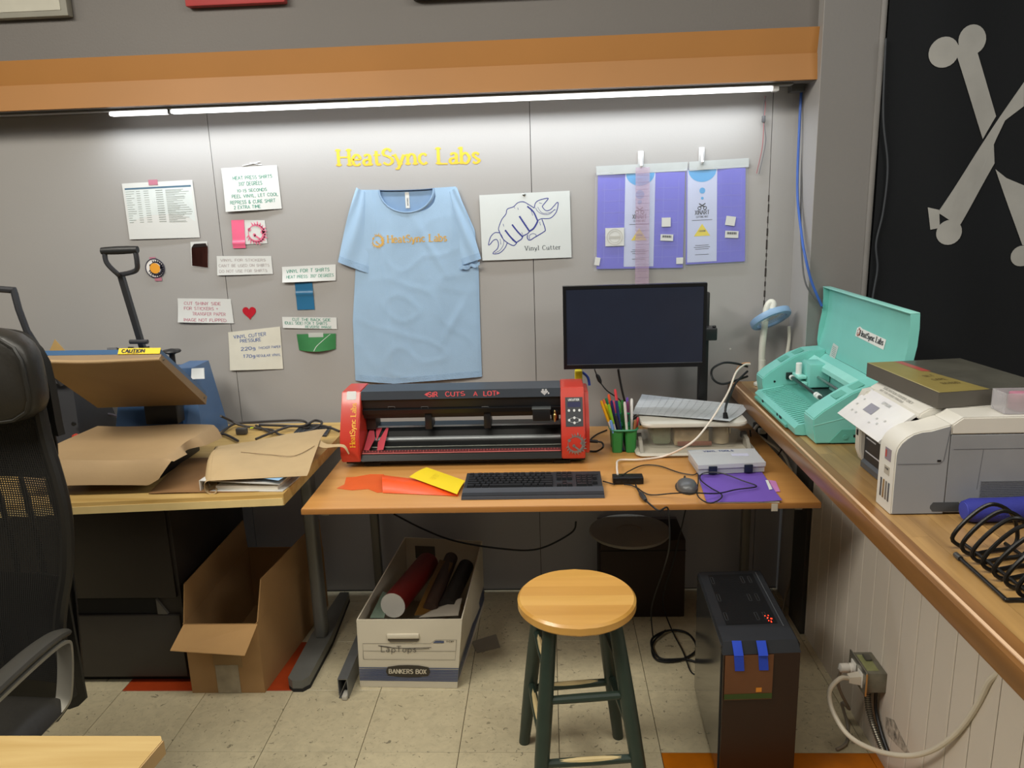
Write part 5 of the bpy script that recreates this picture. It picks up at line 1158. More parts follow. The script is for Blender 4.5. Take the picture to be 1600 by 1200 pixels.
build('knob', MB().lathe([(.006, 0), (.007, .004), (.005, .008)], (px1+.006, 2.822, s0[2]), 12), blk, mo)
cable('power_lead', 'black lead with a small ferrite hanging below the monitor left part', [(0.1679, 2.7900, 1.0134), (0.1755, 2.8000, 0.9917), (0.1871, 2.8000, 0.9646), (0.2131, 2.8000, 0.9298), (0.2471, 2.8100, 0.9020), (0.2695, 2.8200, 0.8766), (0.2975, 2.8800, 0.7940), (.34, 2.93, .80)], .0024, blk)
c = (0.1848, 2.8000, 0.9769); solo('ferrite_bead', MB().tube([(0.1755, 2.8000, 0.9917), (0.1802, 2.8000, 0.9843), (0.1872, 2.8000, 0.9671), (0.1918, 2.8000, 0.9572)], lambda s: .0035+.004*(1 if .1 < s < .9 else 0), 10, 0), mat('ferrite', '#1d1d1f', .4), 'black ferrite bead on the lead under the monitor', 'bead', (c[0], 2.80, c[2]-.02))
cable('power_lead', 'thicker black lead running down from the monitor behind the pens', [(0.2548, 2.7900, 1.0115), (0.2605, 2.8000, 0.9776), (0.2719, 2.8200, 0.9237), (0.2879, 2.8600, 0.8633), (0.3173, 2.9500, 0.7737), (.36, 2.995, .76), (.37, 2.998, .60)], .0042, blk)

# ================================================================== STORAGE TUB AND SHEET, PALE TRAY
tb = thing('storage_tub', 'clear plastic tub with a white lid holding small parts, under the gridded sheet', 'tub', (.50, 2.70, DZ+.010))
tubm = mat('tub_clear', '#bdb7a6', .18, alpha=.10, var=.03)
def rrect(x0, x1, y0, y1, r, z, n=5):
    out = []
    for (cx_, cy_, a0) in ((x1-r, y1-r, 0), (x0+r, y1-r, 90), (x0+r, y0+r, 180), (x1-r, y0+r, 270)):
        for k in range(n+1): a = math.radians(a0+90*k/n); out.append((cx_+r*math.cos(a), cy_+r*math.sin(a), z))
    return out
def loft(mb, rings, cap0=True, cap1=True):
    n = len(rings[0]); vs = sum(rings, []); fs = []
    for i in range(len(rings)-1):
        for k in range(n): l_ = (k+1) % n; fs.append((i*n+k, i*n+l_, (i+1)*n+l_, (i+1)*n+k))
    if cap0: fs.append(tuple(range(n))[::-1])
    if cap1: fs.append(tuple((len(rings)-1)*n+k for k in range(n)))
    return mb.add(vs, fs)
tz0, tz1 = DZ+.018, DZ+.105
build('bin', loft(MB(), [rrect(.35, .66, 2.625, 2.84, .03, tz0), rrect(.335, .675, 2.61, 2.855, .03, tz1), rrect(.3375, .6725, 2.6125, 2.8525, .028, tz1), rrect(.3525, .6575, 2.6275, 2.8375, .028, tz0+.003)], True, True), tubm, tb)
build('lid', loft(MB(), [rrect(.322, .688, 2.60, 2.865, .035, tz1-.004), rrect(.320, .690, 2.598, 2.867, .035, tz1+.003), rrect(.322, .688, 2.60, 2.865, .035, tz1+.010), rrect(.345, .665, 2.62, 2.845, .03, tz1+.0125)]), mat('lid_white', '#cfcbc0', .35), tb)
random.seed(5)
cont = [('paper roll', '#b9ad92'), ('box', '#8a5f45'), ('box', '#c8bda0'), ('box', '#5b6b4c')]
build('contents', MB().rbox(.44, .56, 2.64, 2.75, tz0+.004, tz0+.06, .003), mat('cont_a', '#a89472', .6, var=.3, scale=40), tb)
build('contents', MB().rbox(.365, .43, 2.65, 2.80, tz0+.004, tz0+.075, .012), mat('cont_b', '#6f7b63', .6, var=.2, scale=40), tb)
build('contents', MB().lathe([(.03, 0), (.028, .07)], (.61, 2.68, tz0+.004), 16), mat('cont_c', '#b9a98c', .6), tb)
build('contents', MB().rbox(.45, .57, 2.632, 2.64, tz0+.004, tz0+.02, .002), mat('cont_d', '#7b4436', .6, var=.3, scale=60), tb)
ty = thing('paper_tray', 'low pale plastic tray underneath the clear storage tub', 'tray', (.50, 2.70, DZ+.0005))
tym = mat('tray_cream', '#bdb7a8', .4, alpha=1)
build('base', loft(MB(), [rrect(.305, .715, 2.575, 2.87, .03, DZ+.001), rrect(.298, .722, 2.568, 2.875, .03, DZ+.008), rrect(.305, .715, 2.575, 2.87, .03, DZ+.016)]), tym, ty)
for x in (.318, .690):
    build('ear', MB().prism([(2.58, DZ+.0165), (2.66, DZ+.0165), (2.66, DZ+.055), (2.62, DZ+.05)], 'yz', x-.006, x+.006), mat('ear_clear', '#b4afa3', .3, alpha=.6), ty, smooth=False)
    build('metal_clip', MB().rbox(x-.012, x+.008, 2.655, 2.675, DZ+.04, DZ+.062, .002), mat('clip_steel', '#6a6a66', .3, .8), ty)
sh_ = [(0.2981, 2.7078, 0.8550), (0.6169, 2.5793, 0.8550), (0.7359, 2.7745, 0.8620), (0.3630, 2.9600, 0.8720)]
def SH(u_, v_):
    a = Vector(sh_[0]).lerp(Vector(sh_[1]), u_); b = Vector(sh_[3]).lerp(Vector(sh_[2]), u_); r = a.lerp(b, v_)
    z = max(r.z, tz1+.0142)+.006*math.sin(PI*u_)*0+.004*math.sin(v_*5+u_*2)+.004
    return Vector((r.x, min(r.y, 3.02), z))
st_ = thing('gridded_sheet', 'large pale grid printed sheet laid crooked on the storage tub', 'sheet', (.5, 2.75, tz1+.013))
build('sheet', MB().grid(SH, 20, 14, .0008), mat('sheet_grey', '#b9bdc0', .55, var=.03), st_)
mb = MB()
for k in range(1, 15):
    u_ = k/15; mb.add([SH(u_-.0012, v/10)+Vector((0, 0, .0007)) for v in range(11)]+[SH(u_+.0012, v/10)+Vector((0, 0, .0007)) for v in range(11)], [(v, 11+v, 12+v, v+1) for v in range(10)])
for k in range(1, 10):
    v_ = k/10; mb.add([SH(u/14, v_-.0015)+Vector((0, 0, .0007)) for u in range(15)]+[SH(u/14, v_+.0015)+Vector((0, 0, .0007)) for u in range(15)], [(u, u+1, 16+u, 15+u) for u in range(14)])
build('grid_print', mb, mat('sheet_line', '#94999d', .6), st_, smooth=False, kind='stuff')

# ================================================================== HEAT PRESS
hp_ = thing('heat_press', 'blue clamshell heat press with brown papered plates and a D shaped handle', 'heat press', (-1.40, 2.5, TZ+.0005))
kraft = mat('kraft', '#a68b66', .7, var=.05, scale=9, bump=.1, bscale=60); kraft_d = mat('kraft_scorched', '#877052', .55, var=.10, scale=5)
pblue = mat('press_blue', '#2c4a70', .4, var=.04); pblk = mat('press_black', '#1c1b1a', .5); iron = mat('press_iron', '#45464a', .4, .5)
build('base_block', MB().rbox(-1.53, -1.272, 2.33, 2.62, TZ+.001, TZ+.04, .003), pblk, hp_)
mb = MB(); mb.hexa([(-1.60, 2.215, .868), (-1.20, 2.215, .868), (-1.20, 2.59, .868), (-1.60, 2.59, .868)], [(-1.60, 2.215, .886), (-1.20, 2.215, .886), (-1.20, 2.59, .886), (-1.60, 2.59, .886)])
mb = MB().rbox(-1.59, -1.205, 2.225, 2.585, .855, .885, .004)
build('lower_plate', mb, pblk, hp_)
build('plate_post', MB().rbox(-1.47, -1.33, 2.36, 2.56, TZ+.04, .855, .004), pblk, hp_)
# kraft paper draped over the lower plate
A_, B2, C2, D2 = Vector((-1.62, 2.59, .888)), Vector((-1.165, 2.58, .888)), Vector((-1.16, 2.21, .888)), Vector((-1.64, 2.20, .888))
def KP(u_, v_):     # v 0 = front hem hanging, 1 = back
    if v_ < .2:
        k = v_/.2; p = Vector(D2).lerp(Vector(C2), u_); f = Vector((p.x-.01*u_, p.y-.028-.008*math.sin(u_*4), .888-.078+.010*math.sin(u_*3+.5)))
        if u_ > .86: f.z += (u_-.86)*.15; f.x -= (u_-.86)*.25
        r = f.lerp(p, k); r.y -= .004*math.sin(PI*k)
    else:
        k = (v_-.2)/.8; r = D2.lerp(C2, u_).lerp(A_.lerp(B2, u_), k)
        r.z += .003*math.sin(u_*7+k*3)-.0*k
        if u_ > .93:
            q_ = (u_-.93)/.07; r.z -= q_*q_*(.012+.035*k); r.x -= q_*.03*(1 if .25 < k < .6 else 0)*math.sin(PI*(k-.25)/.35 if .25 < k < .6 else 0)
    return r
build('lower_paper', MB().grid(KP, 34, 40, .0008), kraft, hp_, angle=28)
# body housing at the back
bx0, bx1 = (-1.6149, 2.8000, 0.8537)[0], (-1.2757, 2.8000, 0.8854)[0]-.022
zt_ = (-1.2992, 2.8000, 1.0588)[2]
build('housing', MB().hexa([(bx0, 2.66, TZ+.002), (bx1-.055, 2.66, TZ+.002), (bx1-.055, 2.90, TZ+.002), (bx0, 2.90, TZ+.002)], [(bx0+.02, 2.74, zt_-.01), (bx1-.06, 2.74, zt_-.01), (bx1-.06, 2.88, zt_-.01), (bx0+.02, 2.88, zt_-.01)]), pblue, hp_, smooth=False)
hb = build('control_box', MB().hexa([(bx1-.054, 2.67, TZ+.002), (bx1+.004, 2.70, TZ+.002), (bx1+.004, 2.93, TZ+.002), (bx1-.054, 2.93, TZ+.002)], [(bx1-.105, 2.745, zt_), (bx1-.03, 2.76, zt_), (bx1-.03, 2.90, zt_), (bx1-.105, 2.90, zt_)]), mat('press_blue_light', '#46658c', .4), hp_, smooth=False)
c = (-1.2920, 2.7200, 1.0465); build('white_sticker', MB().hexa([(c[0]-.022, 2.708, c[2]-.02), (c[0]+.026, 2.712, c[2]-.02), (c[0]+.026, 2.716, c[2]-.02), (c[0]-.022, 2.713, c[2]-.02)], [(c[0]-.024, 2.725, c[2]+.016), (c[0]+.020, 2.730, c[2]+.016), (c[0]+.020, 2.734, c[2]+.016), (c[0]-.024, 2.729, c[2]+.016)]), paper, hp_, smooth=False)
build('rear_bracket', MB().rbox(-1.46, -1.34, 2.62, 2.68, .88, .96, .006), pblk, hp_)
# tilted upper plate
F0, F1 = Vector((-1.6037, 2.2500, 1.1833)), Vector((-1.1807, 2.2500, 1.1876))
R1, R0 = Vector((-1.2288, 2.6200, 0.9522)), Vector((-1.5944, 2.6200, 0.9476))
F0.x = F1.x-.40; R0.x = R1.x-.40
F1.z = (-1.1850, 2.2500, 1.1858)[2]; F0.z = F1.z+.004
nn = (R1-F1).cross(F0-F1).normalized()
if nn.z < 0: nn = -nn
mb = MB(); mb.hexa([F0, F1, R1, R0], [F0+nn*.022, F1+nn*.022, R1+nn*.030, R0+nn*.030])
b = bmesh.new()
build('upper_plate_cover', mb, kraft_d, hp_, smooth=False)
mb = MB(); e = (F1-F0).normalized(); k_ = (R1-F1).normalized()
mb.hexa([F0+nn*.0225+e*.01, F1+nn*.0225-e*.004, R1+nn*.0305-e*.004, R0+nn*.0305+e*.01], [F0+nn*.040+e*.012+k_*.004, F1+nn*.040-e*.006+k_*.004, R1+nn*.048-e*.006, R0+nn*.048+e*.012])
build('upper_plate', mb, mat('plate_blue', '#35597f', .4), hp_, smooth=False)
# rolled paper edge along the front
mb = MB().tube([F0+nn*.004-k_*.002, F0.lerp(F1, .4)-nn*.002-k_*.003, F0.lerp(F1, .75)+nn*.002-k_*.002, F1+nn*.006-k_*.001], .0055, 8, 8); build('paper_hem', mb, kraft, hp_)
for p in (F1+nn*.012+k_*.02, R1+nn*.016-k_*.03): build('rivet', MB().lathe([(.004, 0), (.003, .003)], tuple(p+e*.001), 10, axis='x'), mat('rivet', '#6c665c', .3, .8), hp_)
# caution strip
c0, c1 = F1-e*.135, F1-e*.004
mb = MB(); fdn = -k_; base_ = nn*.0245-k_*.0012
build('caution_strip', MB().hexa([c0+nn*.0225-k_*.0035, c1+nn*.0225-k_*.0035, c1+nn*.0225-k_*.0005, c0+nn*.0225-k_*.0005], [c0+nn*.0425-k_*.0015, c1+nn*.0425-k_*.0015, c1+nn*.0425, c0+nn*.0425]), mat('caution_yellow', '#e9c913', .5), hp_, smooth=False)
mb = MB(); o_ = c0+nn*.0275-k_*.0042
write(mb, 'CAUTION', lambda a_, b_: o_+e*(.012+a_)+nn*b_+k_*b_*.08, .0105, .070, pen=.26, contrast=.8)
write(mb, 'HOT SURFACE', lambda a_, b_: o_+e*(.030+a_)+nn*(b_-.0036), .0025, .035, pen=.22)
build('caution_print', mb, mat('print_black', '#25262b'), hp_, smooth=False)
build('plate_arm', MB().tube([(F1.x-.20, 2.76, 1.0), (F1.x-.20, 2.66, 1.04), (F1.x-.20, 2.44, 1.15), (F1.x-.20, 2.34, 1.20)], .022, 4, 0), iron, hp_, smooth=False)
# lever and grip
pv = Vector((-1.2900, 2.3600, 1.2155)); hd = Vector((-1.2915, 2.3000, 1.4436))
build('lever', MB().tube([pv+Vector((0, .01, -.03)), pv, hd], .0115, 4, 0), iron, hp_, smooth=False)
w2 = .028
for sx in (-1, 1):
    a = Vector((-1.2877, 2.3300, 1.2087)); build('link', MB().tube([a+Vector((sx*w2, 0, -.030)), a+Vector((sx*w2*.9, .005, .008))], .009, 6, 0), iron, hp_)
build('link_pin', MB().bar((-1.3108, 2.3300, 1.2337), (-1.2534, 2.3300, 1.2324), .007), iron, hp_)
gl, gr = Vector((-1.3144, 2.2700, 1.5190)), Vector((-1.2205, 2.2700, 1.5200))
build('grip_frame', MB().tube([gl, gl+Vector((.002, 0, -.035)), gl+Vector((.022, .01, -.067)), hd+Vector((0, 0, .002)), gr+Vector((-.012, .01, -.062)), gr+Vector((.001, 0, -.035)), gr], .0075, 8, 6), iron, hp_)
build('grip', MB().tube([gl+Vector((-.008, 0, 0)), gl.lerp(gr, .3), gl.lerp(gr, .7), gr+Vector((.008, 0, 0))], lambda s: .0105+.002*math.sin(PI*s), 12, 4), mat('grip_black', '#232425', .45), hp_)
# pressure knob
c = Vector((-1.3492, 2.6600, 1.1409))
build('knob', MB().lathe([(.010, -.045), (.010, -.012), (.016, -.008), (.030, -.004), (.033, .0), (.030, .005), (.022, .004), (.014, .008), (.006, .010)], tuple(c), 24), mat('knob_black', '#18181a', .4), hp_)
build('knob_stem', MB().bar(c+Vector((0, 0, -.11)), c+Vector((0, 0, -.046)), .006), iron, hp_)

# second press at the far left
h2 = thing('heat_press', 'dark grey heat press with a red knob, mostly hidden behind the office chair', 'heat press', (-1.95, 2.6, TZ+.0005))
hx = (-1.7392, 2.7000, 0.8322)[0]; ht = (-1.8513, 2.7400, 1.1057)[2]
build('housing', MB().hexa([(-2.20, 2.66, TZ+.002), (hx, 2.66, TZ+.002), (hx, 2.93, TZ+.002), (-2.20, 2.93, TZ+.002)], [(-2.20, 2.74, ht), (hx-.045, 2.74, ht), (hx-.045, 2.88, ht), (-2.20, 2.88, ht)]), mat('press_charcoal', '#333438', .45), h2, smooth=False)
c = (-1.8165, 2.7000, 1.0456); build('bezel', MB().rbox(c[0]-.03, c[0]+.03, 2.682, 2.70, c[2]-.02, c[2]+.04, .003), mat('bezel_lt', '#4a4d52', .4), h2)
build('display', MB().box(c[0]-.02, c[0]+.012, 2.6805, 2.683, c[2]-.002, c[2]+.02), mat('display_cyan', '#2f9fd0', .3, emit=.5), h2, smooth=False)
c = (-1.7466, 2.6550, 0.8312); build('red_knob', MB().lathe([(.012, 0), (.012, -.012), (.009, -.016)], c, 16, axis='y'), mat('knob_red', '#b5392a', .4), h2)
c = (-1.7482, 2.6550, 0.8804); build('socket', MB().lathe([(.008, 0), (.008, -.006)], c, 12, axis='y'), blk, h2)
a, b, c = Vector((-1.7563, 2.5000, 1.2513)), Vector((-1.7798, 2.5000, 1.3899)), Vector((-1.8885, 2.5000, 1.3992))
build('lever', MB().tube([a+Vector((.06, .05, -.2)), a, b+Vector((.004, 0, -.012)), b+Vector((-.008, 0, 0)), c], .011, 8, 2), iron, h2)
build('base', MB().rbox(-2.25, -1.9, 2.2, 2.62, TZ+.001, TZ+.06, .005), pblk, h2)
build('lower_plate', MB().rbox(-2.28, -1.88, 2.2, 2.6, .86, .885, .005), pblk, h2)
build('plate_post', MB().rbox(-2.15, -2.0, 2.35, 2.55, TZ+.06, .86, .005), pblk, h2)

# brown paper and binder on the table
def crumple(a, b, s=.004): return s*math.sin(a*9+b*4)+s*.7*math.sin(a*23-b*13)
bp4 = [(-1.2403, 2.1837, 0.7820), (-0.8963, 2.1921, 0.7820), (-1.0920, 2.5225, 0.7900), (-1.2786, 2.5188, 0.7850)]
def BP1(u_, v_):
    r = Vector(bp4[0]).lerp(Vector(bp4[1]), u_).lerp(Vector(bp4[3]).lerp(Vector(bp4[2]), u_), v_); return Vector((r.x, r.y, TZ+.0035+.003*math.sin(PI*v_)+.0018*math.sin(u_*6)))
solo('paper_sheet', MB().grid(BP1, 16, 12, .0006), mat('kraft_dark', '#8a6640', .7, var=.06), 'flat dark brown paper sheet between the heat press and the binder', 'paper', (bp4[0][0]+.1, bp4[0][1]+.05, TZ+.001))
bd = thing('binder', 'white ring binder lying open edged under brown paper at the table corner', 'binder', (-.95, 2.28, TZ+.0005))
q4 = [Vector((-1.0841, 2.1993, 0.7820)), Vector((-0.7952, 2.1882, 0.7820)), Vector((-0.8025, 2.3609, 0.7820)), Vector((-1.1256, 2.3754, 0.7820))]
q4[1] = Vector((-.822, 2.19, 0)); q4[2] = Vector((-.800, 2.40, 0)); q4[3] = Vector((-1.06, 2.42, 0))
bw_ = mat('binder_white', '#c9c8c4', .35)
build('cover', quadbox(q4, TZ+.001, TZ+.0035), bw_, bd, smooth=False)
q5 = [q4[0]+Vector((.004, .0, 0)), q4[1]+Vector((-.01, .004, 0)), q4[2]+Vector((-.012, -.01, 0)), q4[3]]
mb = MB().hexa([(q5[0].x, q5[0].y, TZ+.036), (q5[1].x, q5[1].y, TZ+.022), (q5[2].x, q5[2].y, TZ+.024), (q5[3].x, q5[3].y, TZ+.038)], [(q5[0].x, q5[0].y, TZ+.0385), (q5[1].x, q5[1].y, TZ+.0245), (q5[2].x, q5[2].y, TZ+.0265), (q5[3].x, q5[3].y, TZ+.0405)])
build('cover', mb, bw_, bd, smooth=False)
build('spine', quadbox([q4[0], q4[0]+Vector((.0025, 0, 0)), q4[3]+Vector((.0025, 0, 0)), q4[3]], TZ+.001, TZ+.038), bw_, bd, smooth=False)
pq = [q4[0]+Vector((.045, .012, 0)), q4[1]+Vector((-.018, .010, 0)), q4[2]+Vector((-.025, -.02, 0)), q4[3]+Vector((.05, -.02, 0))]
build('paper_stack', quadbox(pq, TZ+.004, TZ+.016), mat('paper_edge', '#d6d0c2'), bd, smooth=False)
build('ring', MB().tube([Vector((q4[0].x, q4[0].y, 0))+Vector((.014+.011*math.cos(k*PI/8), .014, TZ+.017+.012*math.sin(k*PI/8))) for k in range(16)], .0014, 6, 0, closed=True), mat('ring_steel', '#8a8a84', .25, .9), bd)
sk = [(-0.9234, 2.2181, 0.8060), (-0.8281, 2.1809, 0.8060), (-0.8053, 2.2710, 0.8080), (-0.9288, 2.2887, 0.8100)]
flat_sheet('paper_sheet', 'light blue paper sheet sticking out on top of the white binder', 'paper', [sk[0], sk[1], sk[2], (sk[2][0]-.02, sk[2][1]+.06, 0), sk[3]], TZ+.0405, mat('sheet_blue', '#8fb4d6', .6))
# big curling kraft sheet above
k4 = [Vector((-1.0399, 2.1808, 0.8300)), Vector((-0.7493, 2.2127, 0.8220)), Vector((-0.8235, 2.7014, 0.8000)), Vector((-1.1628, 2.5313, 0.8400))]
def K2(u_, v_):
    r = k4[0].lerp(k4[1], u_).lerp(k4[3].lerp(k4[2], u_), v_)
    z = TZ+.046+.022*math.sin(PI*v_)*(1-.5*u_)+.007*math.sin(u_*5+v_*4)+crumple(u_, v_, .0015)
    if u_ < .14:
        t_ = (.14-u_)/.14; z -= .006*t_; z += .0
    z = z-(.012 if v_ < .1 else 0)*(.1-v_)*10
    return Vector((r.x, r.y, max(z, TZ+.0435)))
kp = thing('kraft_sheet', 'large crumpled tan kraft paper sheet curling over the binder towards the cutter', 'paper', (-.95, 2.45, TZ+.0425))
build('sheet', MB().grid(K2, 34, 26, .0007), mat('kraft_light', '#b39a72', .7, var=.04, bump=.12, bscale=50), kp, angle=60)
s0 = Vector((-1.1947, 2.5000, 0.8040)); s1 = Vector((-1.1083, 2.3400, 0.7989))
def RL(u_, v_):
    a = k4[0].lerp(k4[3], v_); an = PI*1.25*u_; r_ = .022-.006*v_
    z0 = K2(0, v_).z
    return Vector((a.x-math.sin(an)*r_, a.y, z0-r_+math.cos(an)*r_))
build('curled_edge', MB().grid(RL, 14, 14, .0007), mat('kraft_light', '#b39a72'), kp, angle=60)
tl_ = [Vector((-0.7657, 2.5000, 0.8197)), Vector((-0.7151, 2.4750, 0.8406)), Vector((-0.6916, 2.4600, 0.8382)), Vector((-0.6780, 2.4500, 0.8140))]
tpts = catmull([K2(.93, .75), K2(1, .6)+Vector((.03, -.02, -.003)), tl_[1], tl_[2], tl_[3]], 5)
def TL_(u_, v_):
    i = u_*(len(tpts)-1); j = min(int(i), len(tpts)-2); p = tpts[j].lerp(tpts[j+1], i-j)
    return p+Vector((-.01, -.035, -.006))*(v_*(1-.85*u_))
build('curled_tip', MB().grid(TL_, 20, 4, .0006), mat('kraft_light', '#b39a72'), kp, angle=60)
kf = [(-0.9765, 2.4243, 0.8300), (-0.7648, 2.4792, 0.8150), (-0.7494, 2.3506, 0.8200), (-0.8599, 2.3351, 0.8250)]
mb = MB().tube([Vector(K2(.25, .55))+Vector((0, 0, .002)), Vector(K2(.55, .42))+Vector((0, 0, .003)), Vector(K2(.8, .35))+Vector((0, 0, .003)), Vector(K2(.97, .5))+Vector((0, 0, .003))], .0012, 5); build('fold_line', mb, kraft_d, kp)
# tangled thick leads and the small dark keyboard behind
cg = mat('cable_charcoal', '#3b3735', .45)
t = thing('cable_coil', 'tangled heap of thick dark grey leads on the table beside the cutter', 'cable', (-1.0, 2.75, TZ+.0005))
for i, pts in enumerate(([(-1.2649, 2.7766, 0.7900), (-1.2621, 2.9080, 0.7950), (-1.1854, 2.9132, 0.8000), (-1.0855, 2.8902, 0.8100), (-0.9713, 2.8567, 0.8200), (-0.9441, 2.8611, 0.8000), (-0.9441, 2.8428, 0.7950), (-1.0083, 2.8475, 0.8000), (-1.0618, 2.7814, 0.7950), (-1.0876, 2.6850, 0.8000)],
    [(-1.2608, 2.7988, 0.8600), (-1.2592, 2.8761, 0.8200), (-1.2242, 2.8793, 0.8000), (-1.1553, 2.8643, 0.7900), (-1.0805, 2.8333, 0.7900), (-1.0184, 2.7618, 0.7900), (-0.9483, 2.7742, 0.7900), (-0.9000, 2.8230, 0.8000), (-0.9003, 2.8943, 0.8000), (-0.9259, 2.8886, 0.8100), (-0.9381, 2.8442, 0.8100), (-0.9696, 2.8450, 0.8000), (-1.0503, 2.8591, 0.8000), (-1.1451, 2.8742, 0.8000)],
    [(-0.9696, 2.8450, 0.8000), (-0.9105, 2.8589, 0.8000), (-0.8490, 2.8198, 0.8000), (-0.8021, 2.7823, 0.7950)], [(-1.2695, 2.7937, 0.7900), (-1.2341, 2.7748, 0.7900), (-1.1612, 2.6974, 0.7900)], [(-1.1689, 2.9009, 0.7900), (-1.1064, 2.8349, 0.7900), (-1.0652, 2.7897, 0.7900)])):
    build('lead', MB().tube([(p[0], min(p[1], 3.0), max(p[2], TZ+.006)) for p in pts], .0048, 8), cg, t)
c = (-1.1916, 2.8155, 0.8000); build('plug', MB().rbox(c[0]-.022, c[0]+.02, c[1]-.012, c[1]+.012, TZ+.002, TZ+.026, .004), mat('plug_grey', '#4a4744', .4), t)
c = (-1.1589, 2.8320, 0.8100); build('tag', MB().box(c[0]-.006, c[0]+.006, c[1]-.005, c[1]+.005, TZ+.020, TZ+.022), mat('tag_lime', '#c8dc1e', .4), t, smooth=False)
cable('power_lead', 'thin dark lead arching on the wall side behind the blue press', [(-1.7995, 2.8000, 0.8444), (-1.7835, 2.8500, 0.8559), (-1.7489, 2.8800, 0.8547), (-1.7163, 2.9000, 0.8326), (-1.7024, 2.9000, 0.8030)], .0045, mat('cable_mauve', '#4c4750', .45))
m4 = [(-0.9825, 2.7858, 0.7820), (-0.8466, 2.7611, 0.7820), (-0.8599, 2.8813, 0.7820), (-0.9880, 2.8984, 0.7820)]
m4 = [(m4[0][0], m4[0][1]), (m4[1][0], m4[1][1]), (m4[2][0], m4[2][1]), (m4[3][0], m4[3][1])]
kk2 = thing('mesh_tray', 'small dark gridded tray half under the leads behind the kraft paper', 'tray', (m4[0][0]+.07, m4[0][1]+.05, TZ+.0005))
build('base', quadbox(m4, TZ+.001, TZ+.006), mat('mesh_dark', '#383b40', .5), kk2, smooth=False)
mb = MB(); a_, b_, c_, d_ = [Vector((p[0], p[1], TZ+.0075)) for p in m4]
for k in range(9): u_ = k/8; mb.tube([a_.lerp(b_, u_), d_.lerp(c_, u_)], .0012, 4, 0)
for k in range(5): v_ = k/4; mb.tube([a_.lerp(d_, v_), b_.lerp(c_, v_)], .0012, 4, 0)
build('wire_grid', mb, mat('mesh_line', '#63676d', .4, .5), kk2)

# ================================================================== OFFICE CHAIR
ch = thing('office_chair', 'black high backed mesh office chair with grey metal arms at the left edge', 'chair', (-1.45, 1.62, 0))
cblk = mat('chair_leather', '#262420', .45, var=.12, scale=12, bump=.15, bscale=90); cfr = mat('chair_frame', '#1a1917', .5); cgrey = mat('chair_metal', '#8d8a80', .38, .4)
def edge_x(z):   # right hand edge of the back, seen from the front
    return itp([(.35, -1.23), (.62, -1.245), (.74, -1.200), (.88, -1.172), (.96, -1.172), (1.12, -1.200), (1.24, -1.200), (1.30, -1.205), (1.345, -1.225), (1.365, -1.25)], z)
CXC = -1.47
def back_y(x, z): 
    k = (x-CXC)/.28; return 1.70+.03*math.sin((z-.5)*2.6)-.045*k*k+.02
# frame rails
for sg in (-1, 1):
    pts = []
    for k in range(12):
        z = .42+k*(1.35-.42)/11; x = edge_x(z); x = x if sg > 0 else 2*CXC-x
        pts.append((x-.012*sg, back_y(x, z)+.012, z))
    build('back_rail', MB().tube(pts, .016, 10, 3), cfr, ch)
def mesh_pt(u_, v_):
    z = .46+v_*(1.16-.46); xr = edge_x(z)-.02; xl = 2*CXC-xr; x = xl+(xr-xl)*u_; return Vector((x, back_y(x, z), z))
# perforated mesh: strips woven both ways
mb = MB(); nu, nv = 78, 118; t_ = .0017
for i in range(nu+1):
    col_ = [mesh_pt(i/nu, j/24) for j in range(25)]
    vs = []; 
    for p in col_: vs += [p+Vector((-t_, 0, 0)), p+Vector((t_, 0, 0))]
    mb.add(vs, [(2*j, 2*j+1, 2*j+3, 2*j+2) for j in range(24)])
for j in range(nv+1):
    row_ = [mesh_pt(i/16, j/nv) for i in range(17)]
    vs = []
    for p in row_: vs += [p+Vector((0, .0004, -t_)), p+Vector((0, .0004, t_))]
    mb.add(vs, [(2*i, 2*i+1, 2*i+3, 2*i+2) for i in range(16)])
build('back_mesh', mb, mat('mesh_black', '#141311', .7), ch, smooth=False, kind='stuff')
# rear shell slats behind the mesh (dark ribs with gaps)
for k in range(7):
    x = CXC-.21+k*.07
    build('back_rib', MB().tube([(x, 1.765, .45), (x+.004, 1.79, .75), (x, 1.775, .99)], lambda s: .030 if s < .9 else .022, 8, 4, flat=.25), cfr, ch)
build('back_panel', MB().grid(lambda u_, v_: Vector((CXC-.255+.51*u_, 1.755+.03*math.sin(PI*v_)-.02*(2*u_-1)**2, 1.0+.16*v_)), 12, 6, .004), cfr, ch)
build('back_panel', MB().grid(lambda u_, v_: Vector((CXC-.235+.47*u_+0*v_, 1.765-.03*(2*u_-1)**2, .335+.40*v_+(.05*(2*u_-1)**6 if v_ < .2 else 0))), 16, 8, .006), cfr, ch)
# headrest
def HR(u_, v_):
    a = 2*PI*u_; ex = 4.0
    cu, su = math.cos(a), math.sin(a)
    q_ = (abs(cu)**ex+abs(su)**ex)**(-1/ex)
    z = 1.185+.118*su*q_*1.0; k = math.sin(PI*v_/1.0); 
    x = CXC+.300*cu*q_
    s = math.sin(PI*v_)**.35 if 0 < v_ < 1 else 0
    x = CXC+(x-CXC)*(.90+.10*s); z = 1.262+(z-1.185)*(.90+.10*s)
    return Vector((x, back_y(x, z)-.055+.085*v_, z))
mb = MB(); mb.grid(HR, 40, 8)
n = 41; mb.f.append(list(range(40))[::-1]); mb.m.append(0); mb.f.append([8*n+i for i in range(40)]); mb.m.append(0)
build('headrest', mb, cblk, ch, angle=55)
pts = []
for k in range(30):
    a = 2*PI*k/30; cu, su = math.cos(a), math.sin(a); q_ = (abs(cu)**4+abs(su)**4)**-.25
    x = CXC+.288*cu*q_; z = 1.262+.110*su*q_; pts.append((x, back_y(x, z)-.050, z))
build('headrest_piping', MB().tube(pts, .005, 6, 0, closed=True), mat('piping', '#23221f', .5), ch)
